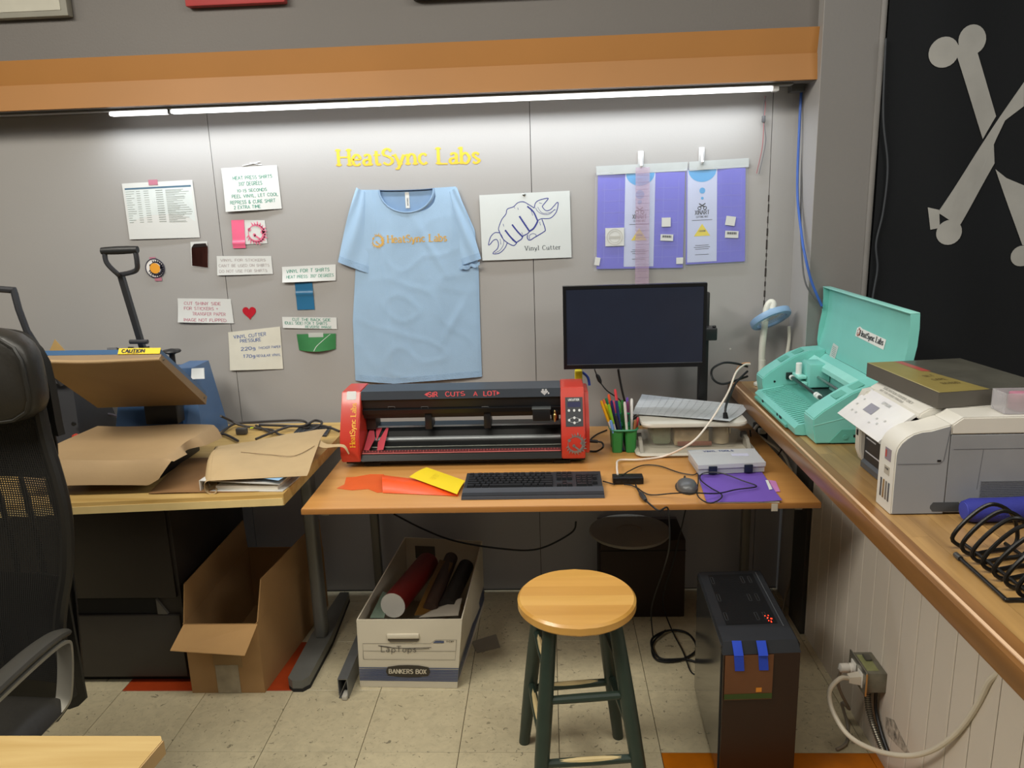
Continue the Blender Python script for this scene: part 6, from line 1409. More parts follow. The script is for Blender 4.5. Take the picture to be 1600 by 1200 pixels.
# top shell
build('headrest_shell', MB().grid(lambda u_, v_: Vector((CXC+(edge_x(1.11+.25*v_)-CXC+.0)*(2*u_-1), back_y(CXC+.26*(2*u_-1), 1.2)+.042, 1.10+.262*v_-.02*(abs(2*u_-1)**6)*v_)), 20, 8, .02), cfr, ch, angle=60)
# seat
def ST(u_, v_):
    x = CXC-.25+.50*u_; y = 1.14+.52*v_; e_ = min(u_, 1-u_, v_, 1-v_); z = .475-.05*math.exp(-e_*22)+.008*math.sin(PI*u_)
    r = .06
    return Vector((x, y, z))
build('seat', MB().grid(ST, 24, 24, .05), cblk, ch, angle=70)
build('seat_pan', MB().rbox(CXC-.21, CXC+.21, 1.2, 1.64, .39, .425, .01), cfr, ch)
# arms
for sg in (1, -1):
    X_ = lambda d: CXC+sg*d
    ap = [(X_(.235), 1.70, .600), (X_(.245), 1.63, .622), (X_(.25), 1.52, .632), (X_(.25), 1.36, .625), (X_(.245), 1.26, .60)]
    build('arm_pad', MB().tube(ap, lambda s: .026-.008*abs(2*s-1)**3, 12, 6, flat=.55), mat('arm_black', '#3d3b36', .42), ch)
    sp_ = [(X_(.25), 1.36, .605), (X_(.252), 1.55, .610), (X_(.250), 1.655, .600), (X_(.248), 1.672, .565), (X_(.242), 1.655, .47), (X_(.235), 1.635, .435), (X_(.20), 1.58, .405), (X_(.12), 1.48, .395)]
    mb = MB(); P_ = catmull(sp_, 6); m_ = len(P_); vs = []
    for i in range(m_):
        t0 = (P_[min(i+1, m_-1)]-P_[max(i-1, 0)]).normalized(); w_ = Vector((1, 0, 0)); w_ = (w_-t0*w_.dot(t0)).normalized(); n_ = t0.cross(w_)
        for a_, b_ in ((.019, .004), (-.019, .004), (-.019, -.004), (.019, -.004)): vs.append(P_[i]+w_*a_+n_*b_)
    fs = [(i*4+k, i*4+(k+1) % 4, i*4+4+(k+1) % 4, i*4+4+k) for i in range(m_-1) for k in range(4)]+[(0, 3, 2, 1), tuple((m_-1)*4+k for k in range(4))]
    mb.add(vs, fs); build('arm_support', mb, cgrey, ch, angle=30)
build('gas_column', MB().lathe([(.025, .09), (.025, .25), (.018, .25), (.018, .39)], (CXC, 1.42, 0), 16), cfr, ch)
for k in range(5):
    a = 2*PI*k/5+.3; p = Vector((CXC, 1.42, .10)); q_ = p+Vector((math.cos(a)*.30, math.sin(a)*.30, -.035))
    lg = build('base_leg', MB().tube([p, q_], lambda s: .024-.008*s, 8, 0), cfr, ch)
    build('caster', MB().lathe([(.010, -.020), (.026, -.016), (.026, .016), (.010, .020)], (q_.x, q_.y, .0275), 16, axis='x'), mat('caster', '#111111', .5), lg)

# near table corner bottom left
nt = thing('near_table', 'pale maple tabletop corner in the bottom left foreground', 'table', (-1.1, .9, 0))
maple = woodmat('maple', '#bfa46e', '#ae9058', 0, 4, .45, .1, .0)
a, b = (-0.6841, 1.1579, 0.7200), (-0.6926, 1.0785, 0.7200)
ex = (b[0]-a[0])/(b[1]-a[1])
mb = MB(); x1_ = a[0]+ex*(.5-a[1])
build('tabletop', MB().prism([(-1.75, .5), (x1_, .5), (a[0]-.008, a[1]-.012), (a[0]-.016, a[1]), (-1.75, a[1])], 'xy', .692, .72), maple, nt, smooth=False)
mb = MB().hexa([(x1_+.0008, .5, .692), (x1_+.0025, .5, .692), (a[0]-.005, a[1]-.011, .692), (a[0]-.0072, a[1]-.012, .692)], [(x1_+.0008, .5, .7195), (x1_+.0025, .5, .7195), (a[0]-.005, a[1]-.011, .7195), (a[0]-.0072, a[1]-.012, .7195)])
build('edge_band', mb, mat('maple_edge', '#b59566', .5), nt, smooth=False)
for (x, y) in ((-1.7, .58), (-.85, .58), (-1.7, 1.08)): build('leg', MB().rbox(x-.02, x+.02, y-.02, y+.02, 0, .692, .003), pt, nt)

# ================================================================== BOXES UNDER THE TABLES
cbx = thing('cardboard_box', 'open brown cardboard box with its front flap folded out under the left table', 'box', (-1.12, 2.6, 0))
card = mat('cardboard', '#a07c50', .8, var=.06, scale=8, bump=.1, bscale=40); card_i = mat('cardboard_inside', '#7f6241', .85, var=.06)
def wall4(p, q_, z0, z1, th, m, nm, par, t0=None, t1=None):
    """vertical board from p to q (xy), thickness th to the left"""
    p = Vector((p[0], p[1], 0)); q_ = Vector((q_[0], q_[1], 0)); d = (q_-p).normalized(); n_ = Vector((-d.y, d.x, 0))*th
    zz = (z1 if t0 is None else t0, z1 if t1 is None else t1)
    mb = MB().hexa([p+Vector((0, 0, z0)), q_+Vector((0, 0, z0)), q_+n_+Vector((0, 0, z0)), p+n_+Vector((0, 0, z0))], [p+Vector((0, 0, zz[0])), q_+Vector((0, 0, zz[1])), q_+n_+Vector((0, 0, zz[1])), p+n_+Vector((0, 0, zz[0]))])
    return build(nm, mb, m, par, smooth=False)
fl_, fr2 = (-1.258, 2.307), (-1.002, 2.307); bl_, br_ = (-1.262, 2.90), (-.945, 2.90)
wall4(fl_, fr2, .001, .264, .004, card, 'side_panel', cbx)
wall4(fr2, br_, .001, .268, .004, card, 'side_panel', cbx)
wall4(br_, bl_, .001, .268, .004, card, 'side_panel', cbx)
wall4(bl_, fl_, .001, .268, .004, card, 'side_panel', cbx)
build('bottom_panel', quadbox([(fl_[0]+.004, fl_[1]+.004), (fr2[0]-.004, fr2[1]+.004), (br_[0]-.004, br_[1]-.004), (bl_[0]+.004, bl_[1]-.004)], .001, .004), card, cbx, smooth=False)
build('flap', MB().hexa([(-1.256, 2.309, .264), (-1.001, 2.309, .264), (-1.001, 2.306, .262), (-1.256, 2.306, .262)], [(-1.262, 2.215, .226), (-1.012, 2.21, .210), (-1.012, 2.208, .207), (-1.262, 2.213, .223)]), mat('cardboard_light', '#b58e5c', .8, var=.05), cbx, smooth=False)
build('flap', MB().hexa([(-1.0, 2.312, .269), (-.945, 2.895, .269), (-.949, 2.895, .269), (-1.004, 2.312, .269)], [(-.992, 2.36, .402), (-.937, 2.86, .405), (-.941, 2.86, .405), (-.996, 2.36, .402)]), card, cbx, smooth=False)
build('flap', MB().hexa([(-1.258, 2.312, .269), (-1.262, 2.895, .269), (-1.258, 2.895, .269), (-1.254, 2.312, .269)], [(-1.248, 2.33, .402), (-1.252, 2.86, .405), (-1.248, 2.86, .405), (-1.244, 2.33, .402)]), card, cbx, smooth=False)
build('packing_tape', MB().box(-1.165, -1.085, 2.3045, 2.3065, .002, .11), mat('brown_tape', '#9d917a', .25, var=.25, scale=20), cbx, smooth=False)
build('packing_tape', MB().box(-1.170, -1.070, 2.3055, 2.3068, .10, .15), mat('brown_tape2', '#94774e', .4), cbx, smooth=False)
t = MB().hexa([(-1.055, 2.42, .02), (-1.02, 2.42, .02), (-1.02, 2.424, .02), (-1.055, 2.424, .02)], [(-1.04, 2.50, .30), (-1.008, 2.50, .30), (-1.008, 2.504, .30), (-1.04, 2.504, .30)])
solo('metal_strip', t, mat('strip_grey', '#8d8b86', .4, .3), 'pale grey strip standing inside the brown cardboard box', 'strip', (-1.03, 2.45, .006), smooth=False)

bb = thing('storage_box', 'white cardboard archive box with a blue striped base under the desk', 'box', (-.49, 2.6, 0))
wcb = mat('white_card', '#cfc7b4', .75, var=.03, scale=6); wci = mat('white_card_in', '#a69d8b', .8)
FL, FR, BR, BL = (-.678, 2.340), (-.338, 2.330), (-.288, 2.89), (-.615, 2.93)
def bx_wall(p, q_, tp, tq, nm='side_panel', m=wcb):
    p0 = Vector((p[0], p[1], .001)); q0 = Vector((q_[0], q_[1], .001)); p1 = Vector(tp); q1 = Vector(tq); d = (q0-p0).normalized(); n_ = Vector((-d.y, d.x, 0))*.004
    return build(nm, MB().hexa([p0, q0, q0+n_, p0+n_], [p1, q1, q1+n_, p1+n_]), m, bb, smooth=False)
TFL, TFR, TBR, TBL = (-.668, 2.328, .265), (-.308, 2.322, .268), (-.286, 2.90, .285), (-.612, 2.945, .285)
bx_wall(FL, FR, TFL, TFR); bx_wall(FR, BR, TFR, TBR); bx_wall(BR, BL, TBR, TBL); bx_wall(BL, FL, TBL, TFL)
build('bottom_panel', quadbox([(FL[0]+.005, FL[1]+.005), (FR[0]-.005, FR[1]+.005), (BR[0]-.005, BR[1]-.005), (BL[0]+.005, BL[1]-.005)], .001, .005), wci, bb, smooth=False)
def FB(u_, v_, e_=.0008):   # front face map
    a = Vector((FL[0], FL[1], .001)).lerp(Vector((FR[0], FR[1], .001)), u_); b = Vector(TFL).lerp(Vector(TFR), u_); return a.lerp(b, v_)+Vector((0, -e_, 0))
def SB(u_, v_, e_=.0008):
    a = Vector((FR[0], FR[1], .001)).lerp(Vector((BR[0], BR[1], .001)), u_); b = Vector(TFR).lerp(Vector(TBR), u_); return a.lerp(b, v_)+Vector((e_, 0, 0))
bb_blue = mat('box_blue', '#4c5878', .7); mb = MB()
for fn in (FB, SB):
    poly(mb, fn, [(.0, .285), (1, .285), (1, .30), (0, .30)])
    for k in range(8): poly(mb, fn, [(0, .10+k*.0225), (1, .10+k*.0225), (1, .116+k*.0225), (0, .116+k*.0225)])
build('blue_stripe', mb, bb_blue, bb, smooth=False, kind='stuff')
mb = MB(); poly(mb, lambda a, b: FB(a, b, .0014), [(.27, .24), (.29, .31), (.40, .335), (.50, .34), (.60, .335), (.70, .31), (.72, .24), (.70, .18), (.60, .16), (.50, .155), (.40, .16), (.29, .18)])
lg = build('logo_plate', mb, mat('box_logo', '#3a352d', .6), bb, smooth=False)
mb = MB(); write(mb, 'BANKERS BOX', lambda a, b: FB(.305+a/.35, .215+b/.26, .002), .016, .13, pen=.24, contrast=.6); build('logo_print', mb, wcb, lg, smooth=False)
mb = MB(); LN = lambda a, b: FB(a, b, .0012)
for pts in ([(.05, .42), (.05, .655), (.71, .655), (.76, .71), (.96, .71), (.96, .42), (.05, .42)], [(.05, .545), (.96, .545)]): line(mb, LN, pts, .0045)
write(mb, 'TOP', lambda a, b: FB(.86+a/.35, .675+b/.26, .0012), .006, .026, pen=.2)
build('form_print', mb, mat('box_print', '#6d685f', .7), bb, smooth=False)
mb = MB(); poly(mb, LN, [(.73, .665), (.84, .665), (.84, .695), (.76, .695)]); build('top_arrow', mb, bb_blue, bb, smooth=False)
mb = MB(); write(mb, 'LapTops', lambda a, b: FB(.23+a/.35, .53+b/.26, .0014), .022, .12, pen=.09, contrast=.9, jit=.04)
line(mb, LN, [(.72, .60), (.42, .585), (.28, .61), (.20, .625), (.30, .60), (.55, .575), (.70, .585)], .008, cv=True)
build('handwriting', mb, mat('box_ink', '#57524c', .7), bb, smooth=False)
mb = MB(); mb.hexa([FB(.34, .735, .0), FB(.62, .735, .0), FB(.62, .735, -.004), FB(.34, .735, -.004)], [FB(.32, .85, .003), FB(.64, .85, .003), FB(.64, .85, -.004), FB(.32, .85, -.004)])
build('handle_hole', MB().prism([(-.565, .188), (-.558, .183), (-.466, .183), (-.459, .188), (-.459, .206), (-.565, .206)], 'xz', 2.3255, 2.3300), mat('hole_dark', '#5d564a', .8), bb, smooth=False)
build('handle_flap', MB().rbox(-.567, -.457, 2.3205, 2.3285, .196, .214, .003), wcb, bb)
mb = MB()
B0 = lambda u_, z: Vector((-.60+.32*u_, 2.928-.035*u_, z))
mb.add([B0(.10, .20), B0(.36, .20), B0(.36, .255), B0(.10, .255)], [(0, 1, 2, 3)]); build('back_print', mb, mat('back_print', '#5a544a', .7), bb, smooth=False)
# rolls in it
rp = thing('vinyl_roll', 'dark red vinyl roll with a white end leaning in the archive box', 'roll', (-.57, 2.45, .05))
a = Vector((-.585, 2.40, .235)); b = Vector((-.49, 2.86, .20))
a = Vector((-0.5585, 2.4100, 0.2720)); b = Vector((-0.4944, 2.7800, 0.2477))
d = (b-a).normalized()
build('sheet', MB().tube([a, b], .044, 28, 0), mat('roll_red', '#6e1714', .4), rp)
build('core_end', MB().tube([a-d*.002, a+d*.001], .0445, 28, 0), mat('roll_end', '#c9c5bb', .6), rp)
for i, (lb, colr, p, q_, r_) in enumerate((('dark brown cardboard roll right of the red roll in the archive box', '#3a2920', (655,950,2.42), (712,872,2.80), .026), ('black roll lying deepest at the right of the archive box', '#1d1815', (690,945,2.45), (735,880,2.78), .030))):
    P0 = [Vector((-0.4349, 2.4400, 0.2393)), Vector((-0.3787, 2.4600, 0.2376))][i]; P1 = [Vector((-0.4024, 2.8000, 0.2589)), Vector((-0.3430, 2.7800, 0.2324))][i]
    solo('vinyl_roll', MB().tube([P0, P1], r_, 20, 0), mat('roll_dk%d' % i, colr, .5, var=.2), lb, 'roll', tuple(P0-Vector((0, 0, .03))))
mb = MB()
P0 = [Vector((-0.4827, 2.4000, 0.2379)), Vector((-0.4324, 2.4200, 0.2309)), Vector((-0.3845, 2.7200, 0.2762)), Vector((-0.4366, 2.7400, 0.2804))]
mb.hexa(P0, [p+Vector((-.002, 0, .002)) for p in P0]); solo('card_sheet', mb, mat('card_amber', '#5d4014', .5, var=.3), 'thin amber edged card leaning between the rolls in the archive box', 'card', tuple(P0[0]), smooth=False)
P0 = [Vector((-0.4646, 2.3850, 0.2391)), Vector((-0.3291, 2.3850, 0.2454)), Vector((-0.3279, 2.5000, 0.2475)), Vector((-0.3822, 2.5200, 0.2243))]
mb = MB().hexa(P0, [p+Vector((0, 0, .002)) for p in P0]); solo('card_sheet', mb, mat('card_grey', '#a59f92', .6), 'pale grey folded sheet at the front right inside the archive box', 'card', tuple(P0[0]), smooth=False)
P0 = [Vector((-0.6363, 2.3850, 0.2378)), Vector((-0.5872, 2.3850, 0.2375)), Vector((-0.5859, 2.5200, 0.2514)), Vector((-0.6178, 2.5200, 0.2644))]
mb = MB().hexa(P0, [p+Vector((0, 0, .002)) for p in P0]); solo('card_sheet', mb, mat('card_green', '#6d7f70', .6), 'greenish sheet at the front left inside the archive box', 'card', tuple(P0[0]), smooth=False)
# square steel channel on the floor
sq = thing('steel_tube', 'short grey square steel channel lying on the floor left of the archive box', 'tube', (-.72, 2.45, 0))
x0, x1 = (-0.7276, 2.2985, 0.0000)[0], (-0.6987, 2.3162, 0.0000)[0]
a = (-.735, 2.275); 
w_ = .034; h_ = .075; t_ = .003
build('channel', MB().prism([(-.735, .001), (-.735+w_, .001), (-.735+w_, h_), (-.735, h_), (-.735, .012), (-.735+t_, .012), (-.735+t_, h_-t_), (-.735+w_-t_, h_-t_), (-.735+w_-t_, .001+t_), (-.735, .001+t_)], 'xz', 2.275, 2.62), mat('galv', '#7d7f80', .4, .6, var=.1), sq, smooth=False)
build('end_clip', MB().rbox(-.722, -.704, 2.262, 2.30, .001, .018, .003), mat('clip_white', '#b9b5aa', .5), sq)
# scrap of paper on the floor behind the box
flat_sheet('paper_scrap', 'torn grey paper scrap on the floor right of the archive box', 'paper', [(-0.3177, 2.6191, 0.0000), (-0.2258, 2.6719, 0.0000), (-0.2032, 2.5793, 0.0000), (-0.2890, 2.5420, 0.0000)], .0006, mat('scrap', '#8f8778', .8))

# dark box behind the stool with round lid
db = thing('brown_box', 'tall dark brown box against the wall behind the stool', 'box', (.35, 2.9, 0))
build('body', MB().rbox(.187, .515, 2.79, 3.02, .001, .33, .003), mat('brown_dark', '#2e2017', .7, var=.1), db)
build('lid_seam', MB().box(.186, .516, 2.788, 2.7895, .285, .289), mat('seam', '#120c08', .8), db, smooth=False)
c = (0.3058, 2.9000, 0.3696)
solo('round_disc', MB().lathe([(.02, 0), (.155, .001), (.16, .006), (.158, .013), (.05, .015), (.048, .010), (.02, .010)], (c[0]+.0, 2.86, .331), 40), mat('disc_white', '#8f8a80', .6), 'pale round spool lying on top of the dark brown box under the desk', 'spool', (c[0], 2.86, .331))

# ================================================================== STOOL
stl = thing('stool', 'round wooden seat stool with worn dark green legs in front of the desk', 'stool', (.06, 1.88, 0))
sw = woodmat('stool_wood', '#dba24c', '#c78a34', 0, 2.4, .35, .3, .0)
sc = Vector((.0605, 1.868, .6)); SRr = .157
for k in range(6):     # glued staves of the seat
    y0_, y1_ = -SRr+k*2*SRr/6, -SRr+(k+1)*2*SRr/6; pts = []
    n = 8; xs_ = []
    for i in range(n+1):
        y = y0_+(y1_-y0_)*i/n; xs_.append((math.sqrt(max(SRr**2-y*y, 0)), y))
    pts = [(sc.x+x, sc.y+y) for x, y in xs_]+[(sc.x-x, sc.y+y) for x, y in xs_[::-1]]
    o_ = []
    for p in pts:
        if not o_ or (Vector(p)-Vector(o_[-1])).length > 1e-5: o_.append(p)
    if (Vector(o_[0])-Vector(o_[-1])).length < 1e-5: o_.pop()
    def rg(s, z): return [(sc.x+(p[0]-sc.x)*s, sc.y+(p[1]-sc.y)*s if abs(p[1]-sc.y) > SRr*.0 else p[1], z) for p in o_]
    def rg2(dx, z):
        out = []
        for p in o_:
            v = Vector((p[0]-sc.x, p[1]-sc.y)); L = v.length
            if L > SRr*.985: v = v*((L-dx)/L)
            out.append((sc.x+v.x, sc.y+v.y, z))
        return out
    mb = loft(MB(), [rg2(.006, sc.z-.03), rg2(.0, sc.z-.024), rg2(0, sc.z-.006), rg2(.006, sc.z)])
    build('seat_stave', mb, woodmat('stool_wood_%d' % k, ('#d2a052', '#cb984a', '#d6a658', '#c69346', '#d09d4f', '#d4a354')[k], ('#c49243', '#be8b3d', '#ca9a4a', '#bb883a', '#c38f42', '#c79546')[k], 0, 2.5, .35, .3, 0), stl, angle=25)
green = mat('stool_green', '#27352d', .4, var=.12, scale=20); wornw = mat('worn_wood', '#c7b383', .6, var=.1)
def gz(px, py): return None
tops = {'fl': Vector((-.010, 1.80, .57)), 'fr': Vector((.155, 1.81, .57)), 'bl': Vector((-.035, 1.955, .57)), 'br': Vector((.130, 1.965, .57))}
feet = {'fl': Vector((-.055, 1.71, .001)), 'fr': Vector((.238, 1.72, .001)), 'bl': Vector((-.100, 2.060, .001)), 'br': Vector((.190, 2.085, .001))}
for k in tops:
    a, b = tops[k], feet[k]; build('leg', MB().tube([a, a.lerp(b, .5), b], lambda s: .0165+.004*math.sin(PI*min(s*1.1, 1)), 14, 4), green, stl)
def rung(a, b, za, zb_, worn=True):
    P0 = tops[a].lerp(feet[a], (.57-za)/.57); P1 = tops[b].lerp(feet[b], (.57-zb_)/.57)
    r_ = build('rung', MB().tube([P0, P0.lerp(P1, .1), P0.lerp(P1, .5), P0.lerp(P1, .9), P1], lambda s: .0085+.0035*math.sin(PI*s), 10, 3), green, stl)
    if worn:
        mb = MB(); P2, P3 = P0.lerp(P1, .12), P0.lerp(P1, .9)
        mb.tube([P2+Vector((0, -.002, .0045)), P2.lerp(P3, .5)+Vector((0, -.002, .0055)), P3+Vector((0, -.002, .0045))], lambda s: .0086*(math.sin(PI*min(max(s, .02), .98))**.35), 8, 4); build('worn_patch', mb, wornw, r_)
rung('bl', 'br', .215, .225, True); rung('fl', 'fr', .185, .195, True); rung('bl', 'br', .345-.05, .34-.05, False) if 0 else None
rung('fl', 'fr', .355, .365, False)
rung('fl', 'bl', .24, .24); rung('fr', 'br', .25, .25, False); rung('fl', 'bl', .43, .43); rung('fr', 'br', .43, .43, False)

# ================================================================== COMPUTER TOWER
pc = thing('computer_tower', 'dark computer tower with a vented mesh top and red glow beside the half wall', 'computer', (.56, 2.08, 0))
tx0, tx1, ty0, ty1, tz = .449, .662, 1.885, 2.32, .45
# align the plan with the picture: slightly skewed so use the measured corners
f0, f1, b1, b0 = (.449, 1.866), (.662, 1.884), (.662, 2.302), (.487, 2.292)
f0, f1, b1, b0 = (.449, 1.868), (.661, 1.880), (.668, 2.300), (.462, 2.292)
pcb = mat('case_black', '#17181b', .35, var=.05); pcf = mat('case_front', '#2a1409', .4, var=.05)
build('body', quadbox([(f0[0]+.012, f0[1]+.012), (f1[0], f1[1]+.012), b1, (b0[0]+.012, b0[1])], .02, tz-.012), pcb, pc, smooth=False)
build('front_panel', quadbox([(f0[0]+.004, f0[1]), (f1[0]-.002, f1[1]), (f1[0]-.002, f1[1]+.0115), (f0[0]+.004, f0[1]+.0115)], .015, tz-.03), pcf, pc, smooth=False)
build('side_glass', quadbox([(f0[0], f0[1]+.02), (f0[0]+.010, f0[1]+.02), (b0[0]+.010, b0[1]), (b0[0], b0[1])], .03, tz-.014), mat('smoked_glass', '#3c3c3a', .12, coat=.5), pc, smooth=False)
tp_ = build('top_panel', MB().hexa([(f0[0], f0[1]+.001, tz-.030), (f1[0], f1[1]+.001, tz-.030), (b1[0], b1[1], tz-.0115), (b0[0], b0[1], tz-.0115)], [(f0[0]+.004, f0[1]+.018, tz), (f1[0]-.008, f1[1]+.018, tz), (b1[0]-.008, b1[1]-.004, tz), (b0[0]+.004, b0[1]-.004, tz)]), mat('case_top', '#2b2e33', .4), pc, smooth=False)
def TP(u_, v_, e_=0): 
    a = Vector((f0[0]+.006, f0[1]+.02, 0)).lerp(Vector((f1[0]-.010, f1[1]+.02, 0)), u_); b = Vector((b0[0]+.006, b0[1]-.006, 0)).lerp(Vector((b1[0]-.010, b1[1]-.006, 0)), u_); r = a.lerp(b, v_); return Vector((r.x, r.y, tz+.0006+e_))
mb = MB(); poly(mb, TP, [(.12, .20), (.86, .20), (.86, .95), (.12, .95)]); build('vent_panel', mb, mat('vent_dark', '#0d0e10', .6), pc, smooth=False)
mb = MB()
for k in range(40): line(mb, lambda a, b: TP(a, b, .0008), [(.13+k*.0182, .205), (.13+k*.0182, .945)], .0065)
for k in range(46): line(mb, lambda a, b: TP(a, b, .0010), [(.125, .21+k*.0162), (.855, .21+k*.0162)], .005)
build('vent_mesh', mb, mat('vent_mesh', '#2a2c30', .45, .3), pc, smooth=False, kind='stuff')
for (u_, v_) in ((.15, .26), (.15, .53), (.15, .80), (.60, .25), (.72, .25), (.62, .52), (.74, .52), (.64, .80), (.76, .80)):
    mb = MB(); n = 10; line(mb, lambda a, b: TP(a, b, .0014), [(u_-.012, v_), (u_-.012, v_+.10), (u_+.026, v_+.10), (u_+.026, v_), (u_-.012, v_)], .010)
    s_ = build('slot_rim', mb, mat('slot_rim', '#4b4e54', .35, .4), pc, smooth=False)
    mb = MB(); poly(mb, lambda a, b: TP(a, b, .0013), [(u_-.008, v_+.004), (u_+.022, v_+.004), (u_+.022, v_+.096), (u_-.008, v_+.096)]); build('slot', mb, mat('slot_black', '#030303', .8), s_, smooth=False)
mb = MB(); line(mb, lambda a, b: TP(a, b, .0012), [(.92, .16), (.92, .97)], .016); build('top_rail', mb, mat('top_rail', '#52565b', .4), pc, smooth=False)
random.seed(3); mb = MB()
for k in range(9): a, b = random.uniform(.72, .80), random.uniform(.20, .31); poly(mb, lambda x, y: TP(x, y, .0016), [(a, b), (a+.012, b), (a+.012, b+.012), (a, b+.012)])
build('status_light', mb, mat('led_red', (1.0, .03, .01), emit=6, var=0), pc, smooth=False)
pic = [(0.4586, 1.8680, 0.4434), (0.5970, 1.8680, 0.4427), (0.5991, 1.8680, 0.2895), (0.4618, 1.8680, 0.2896)]
x0, x1, z1_, z0_ = .456, .586, tz-.030, tz-.165
fy = 1.868
pp = thing('taped_picture', 'brown printed card with a green strip hung on the tower front by blue tape', 'picture', ((x0+x1)/2, fy-.002, z0_))
build('card', MB().hexa([(x0, fy-.003, z0_), (x1, fy+.0035, z0_), (x1, fy+.0045, z0_), (x0, fy-.002, z0_)], [(x0, fy-.003, z1_), (x1, fy+.0035, z1_), (x1, fy+.0045, z1_), (x0, fy-.002, z1_)]), mat('pic_brown', '#6a4125', .35, var=.12, scale=12), pp, smooth=False)
PCP = lambda a, b: Vector((x0+(x1-x0)*a, fy-.0038+.0065*a, z0_+(z1_-z0_)*b))
mb = MB(); poly(mb, PCP, [(0, .02), (1, .02), (1, .14), (0, .14)]); build('green_strip', mb, mat('pic_green', '#344a1a', .5), pp, smooth=False)
mb = MB(); poly(mb, PCP, [(.66, .17), (.78, .17), (.78, .27), (.66, .27)]); build('orange_square', mb, mat('pic_orange', '#d98a2b', .5), pp, smooth=False)
for a_ in (.30, .80):
    xx = x0+(x1-x0)*a_
    build('blue_tape', MB().hexa([(xx-.012, fy-.0055+.0065*a_, z1_-.045), (xx+.013, fy-.0050+.0065*a_, z1_-.045), (xx+.013, fy-.004+.0065*a_, z1_-.045), (xx-.012, fy-.0045+.0065*a_, z1_-.045)], [(xx-.016, fy-.0055+.0065*a_, z1_), (xx+.009, fy-.0050+.0065*a_, z1_), (xx+.009, fy-.004+.0065*a_, z1_), (xx-.016, fy-.0045+.0065*a_, z1_)]), mat('tape_blue', '#2146c4', .6), pp, smooth=False)
    build('blue_tape', MB().hexa([(xx-.016, fy-.0035, z1_), (xx+.009, fy-.003, z1_), (xx+.007, fy+.020, tz+.0012), (xx-.018, fy+.020, tz+.0012)], [(xx-.016, fy-.0045, z1_+.001), (xx+.009, fy-.004, z1_+.001), (xx+.007, fy+.019, tz+.0024), (xx-.018, fy+.019, tz+.0024)]), mat('tape_blue', '#2146c4'), pp, smooth=False)
# floor leads left of the tower
cable('power_lead', 'black lead coiled in loops on the floor between the stool and the tower', [(0.4222, 2.6596, 0.0200), (0.3644, 2.5887, 0.0100), (0.3624, 2.4885, 0.0080), (0.4408, 2.4801, 0.0080), (0.5165, 2.5454, 0.0100), (0.5049, 2.6497, 0.0120), (0.4359, 2.6694, 0.0140), (0.3617, 2.6038, 0.0140), (0.3735, 2.4872, 0.0140), (0.4648, 2.4879, 0.0080), (0.5072, 2.4718, 0.0080), (0.5601, 2.4873, 0.0080)], .0042, blk)
cable('power_lead', 'thin black lead hanging down to the floor coil behind the stool', [(.535, 2.76, .62), (0.4679, 2.7600, 0.2744), (0.4354, 2.7600, 0.1532), (0.4266, 2.7600, 0.0710), (0.4463, 2.6593, 0.0200), (0.4661, 2.5220, 0.0120), (0.4735, 2.4104, 0.0080), (0.5051, 2.4027, 0.0080), (0.5474, 2.4492, 0.0200)], .0026, blk)
cable('power_lead', 'dark lead sagging under the desk above the archive box', [(-0.6198, 2.8000, 0.4490), (-0.5099, 2.8000, 0.3856), (-0.3833, 2.7800, 0.3417), (-0.2090, 2.7800, 0.3073), (-0.0590, 2.7800, 0.3029), (0.0720, 2.8000, 0.3594), (0.0925, 2.8000, 0.4074)], .0036, blk)
cable('white_lead', 'grey white lead hanging from the desk corner to the floor behind the tower', [(0.9495, 2.8800, 0.4021), (0.9590, 2.8800, 0.2660), (0.9485, 2.8500, 0.1427), (0.9113, 2.8000, 0.0865), (0.8844, 2.7500, 0.0320)], .0055, mat('cable_dimwhite', '#8d867a', .5))
c = (0.7312, 2.3000, 0.6345); solo('desk_outlet', MB().rbox(c[0]-.022, c[0]+.022, 2.33, 2.36, .697, .7215, .003), mat('outlet_ivory', '#b8ae9c', .4), 'small ivory socket block under the right front corner of the desk', 'socket', (c[0], 2.345, .697))
# adapter and cords between desk and counter
ad = thing('power_adapter', 'black plug adapter at the wall behind the right end of the desk', 'adapter', ((0.8402, 3.0000, 0.6962)[0], 3.0, .69))
a, b = (0.8138, 2.9900, 0.6596), (0.8612, 2.9900, 0.7333)
build('body', MB().rbox(a[0], b[0], 2.965, 3.02, a[2], b[2], .005), blk, ad)
build('plug', MB().rbox(a[0]+.006, b[0]-.012, 2.945, 2.965, b[2]-.03, b[2]-.008, .004), mat('plug_white', '#d8d2c4', .4), ad)
cable('white_lead', 'thick white lead from the black adapter over the desk edge', [(0.8123, 2.9400, 0.7436), (0.7958, 2.9300, 0.7207), (0.8237, 2.9200, 0.6972), (0.8686, 2.9000, 0.6688), (0.9073, 2.9000, 0.6289), (0.9290, 2.9000, 0.5865), (0.9486, 2.9000, 0.5413), (.86, 2.9, .5)], .0058, wht)
cable('power_lead', 'black lead looping from the machine down behind the counter edge', [(0.7461, 2.8000, 0.7658), (0.7583, 2.8000, 0.6954), (0.7911, 2.7900, 0.6426), (0.8153, 2.7900, 0.6320), (0.8523, 2.8000, 0.6634), (0.8780, 2.8200, 0.6944)], .0026, blk)
pl = thing('hanging_plug', 'black plug and lead hanging off the counter end in front of the sheet', 'plug', ((0.6182, 2.6200, 0.8315)[0], 2.62, .80))
build('lead', MB().tube([(0.7437, 2.8600, 0.9781), (0.6878, 2.8000, 0.9490), (0.6514, 2.7200, 0.9283), (0.6180, 2.6400, 0.9096), (0.6099, 2.6200, 0.8850)], .0042, 8), blk, pl)
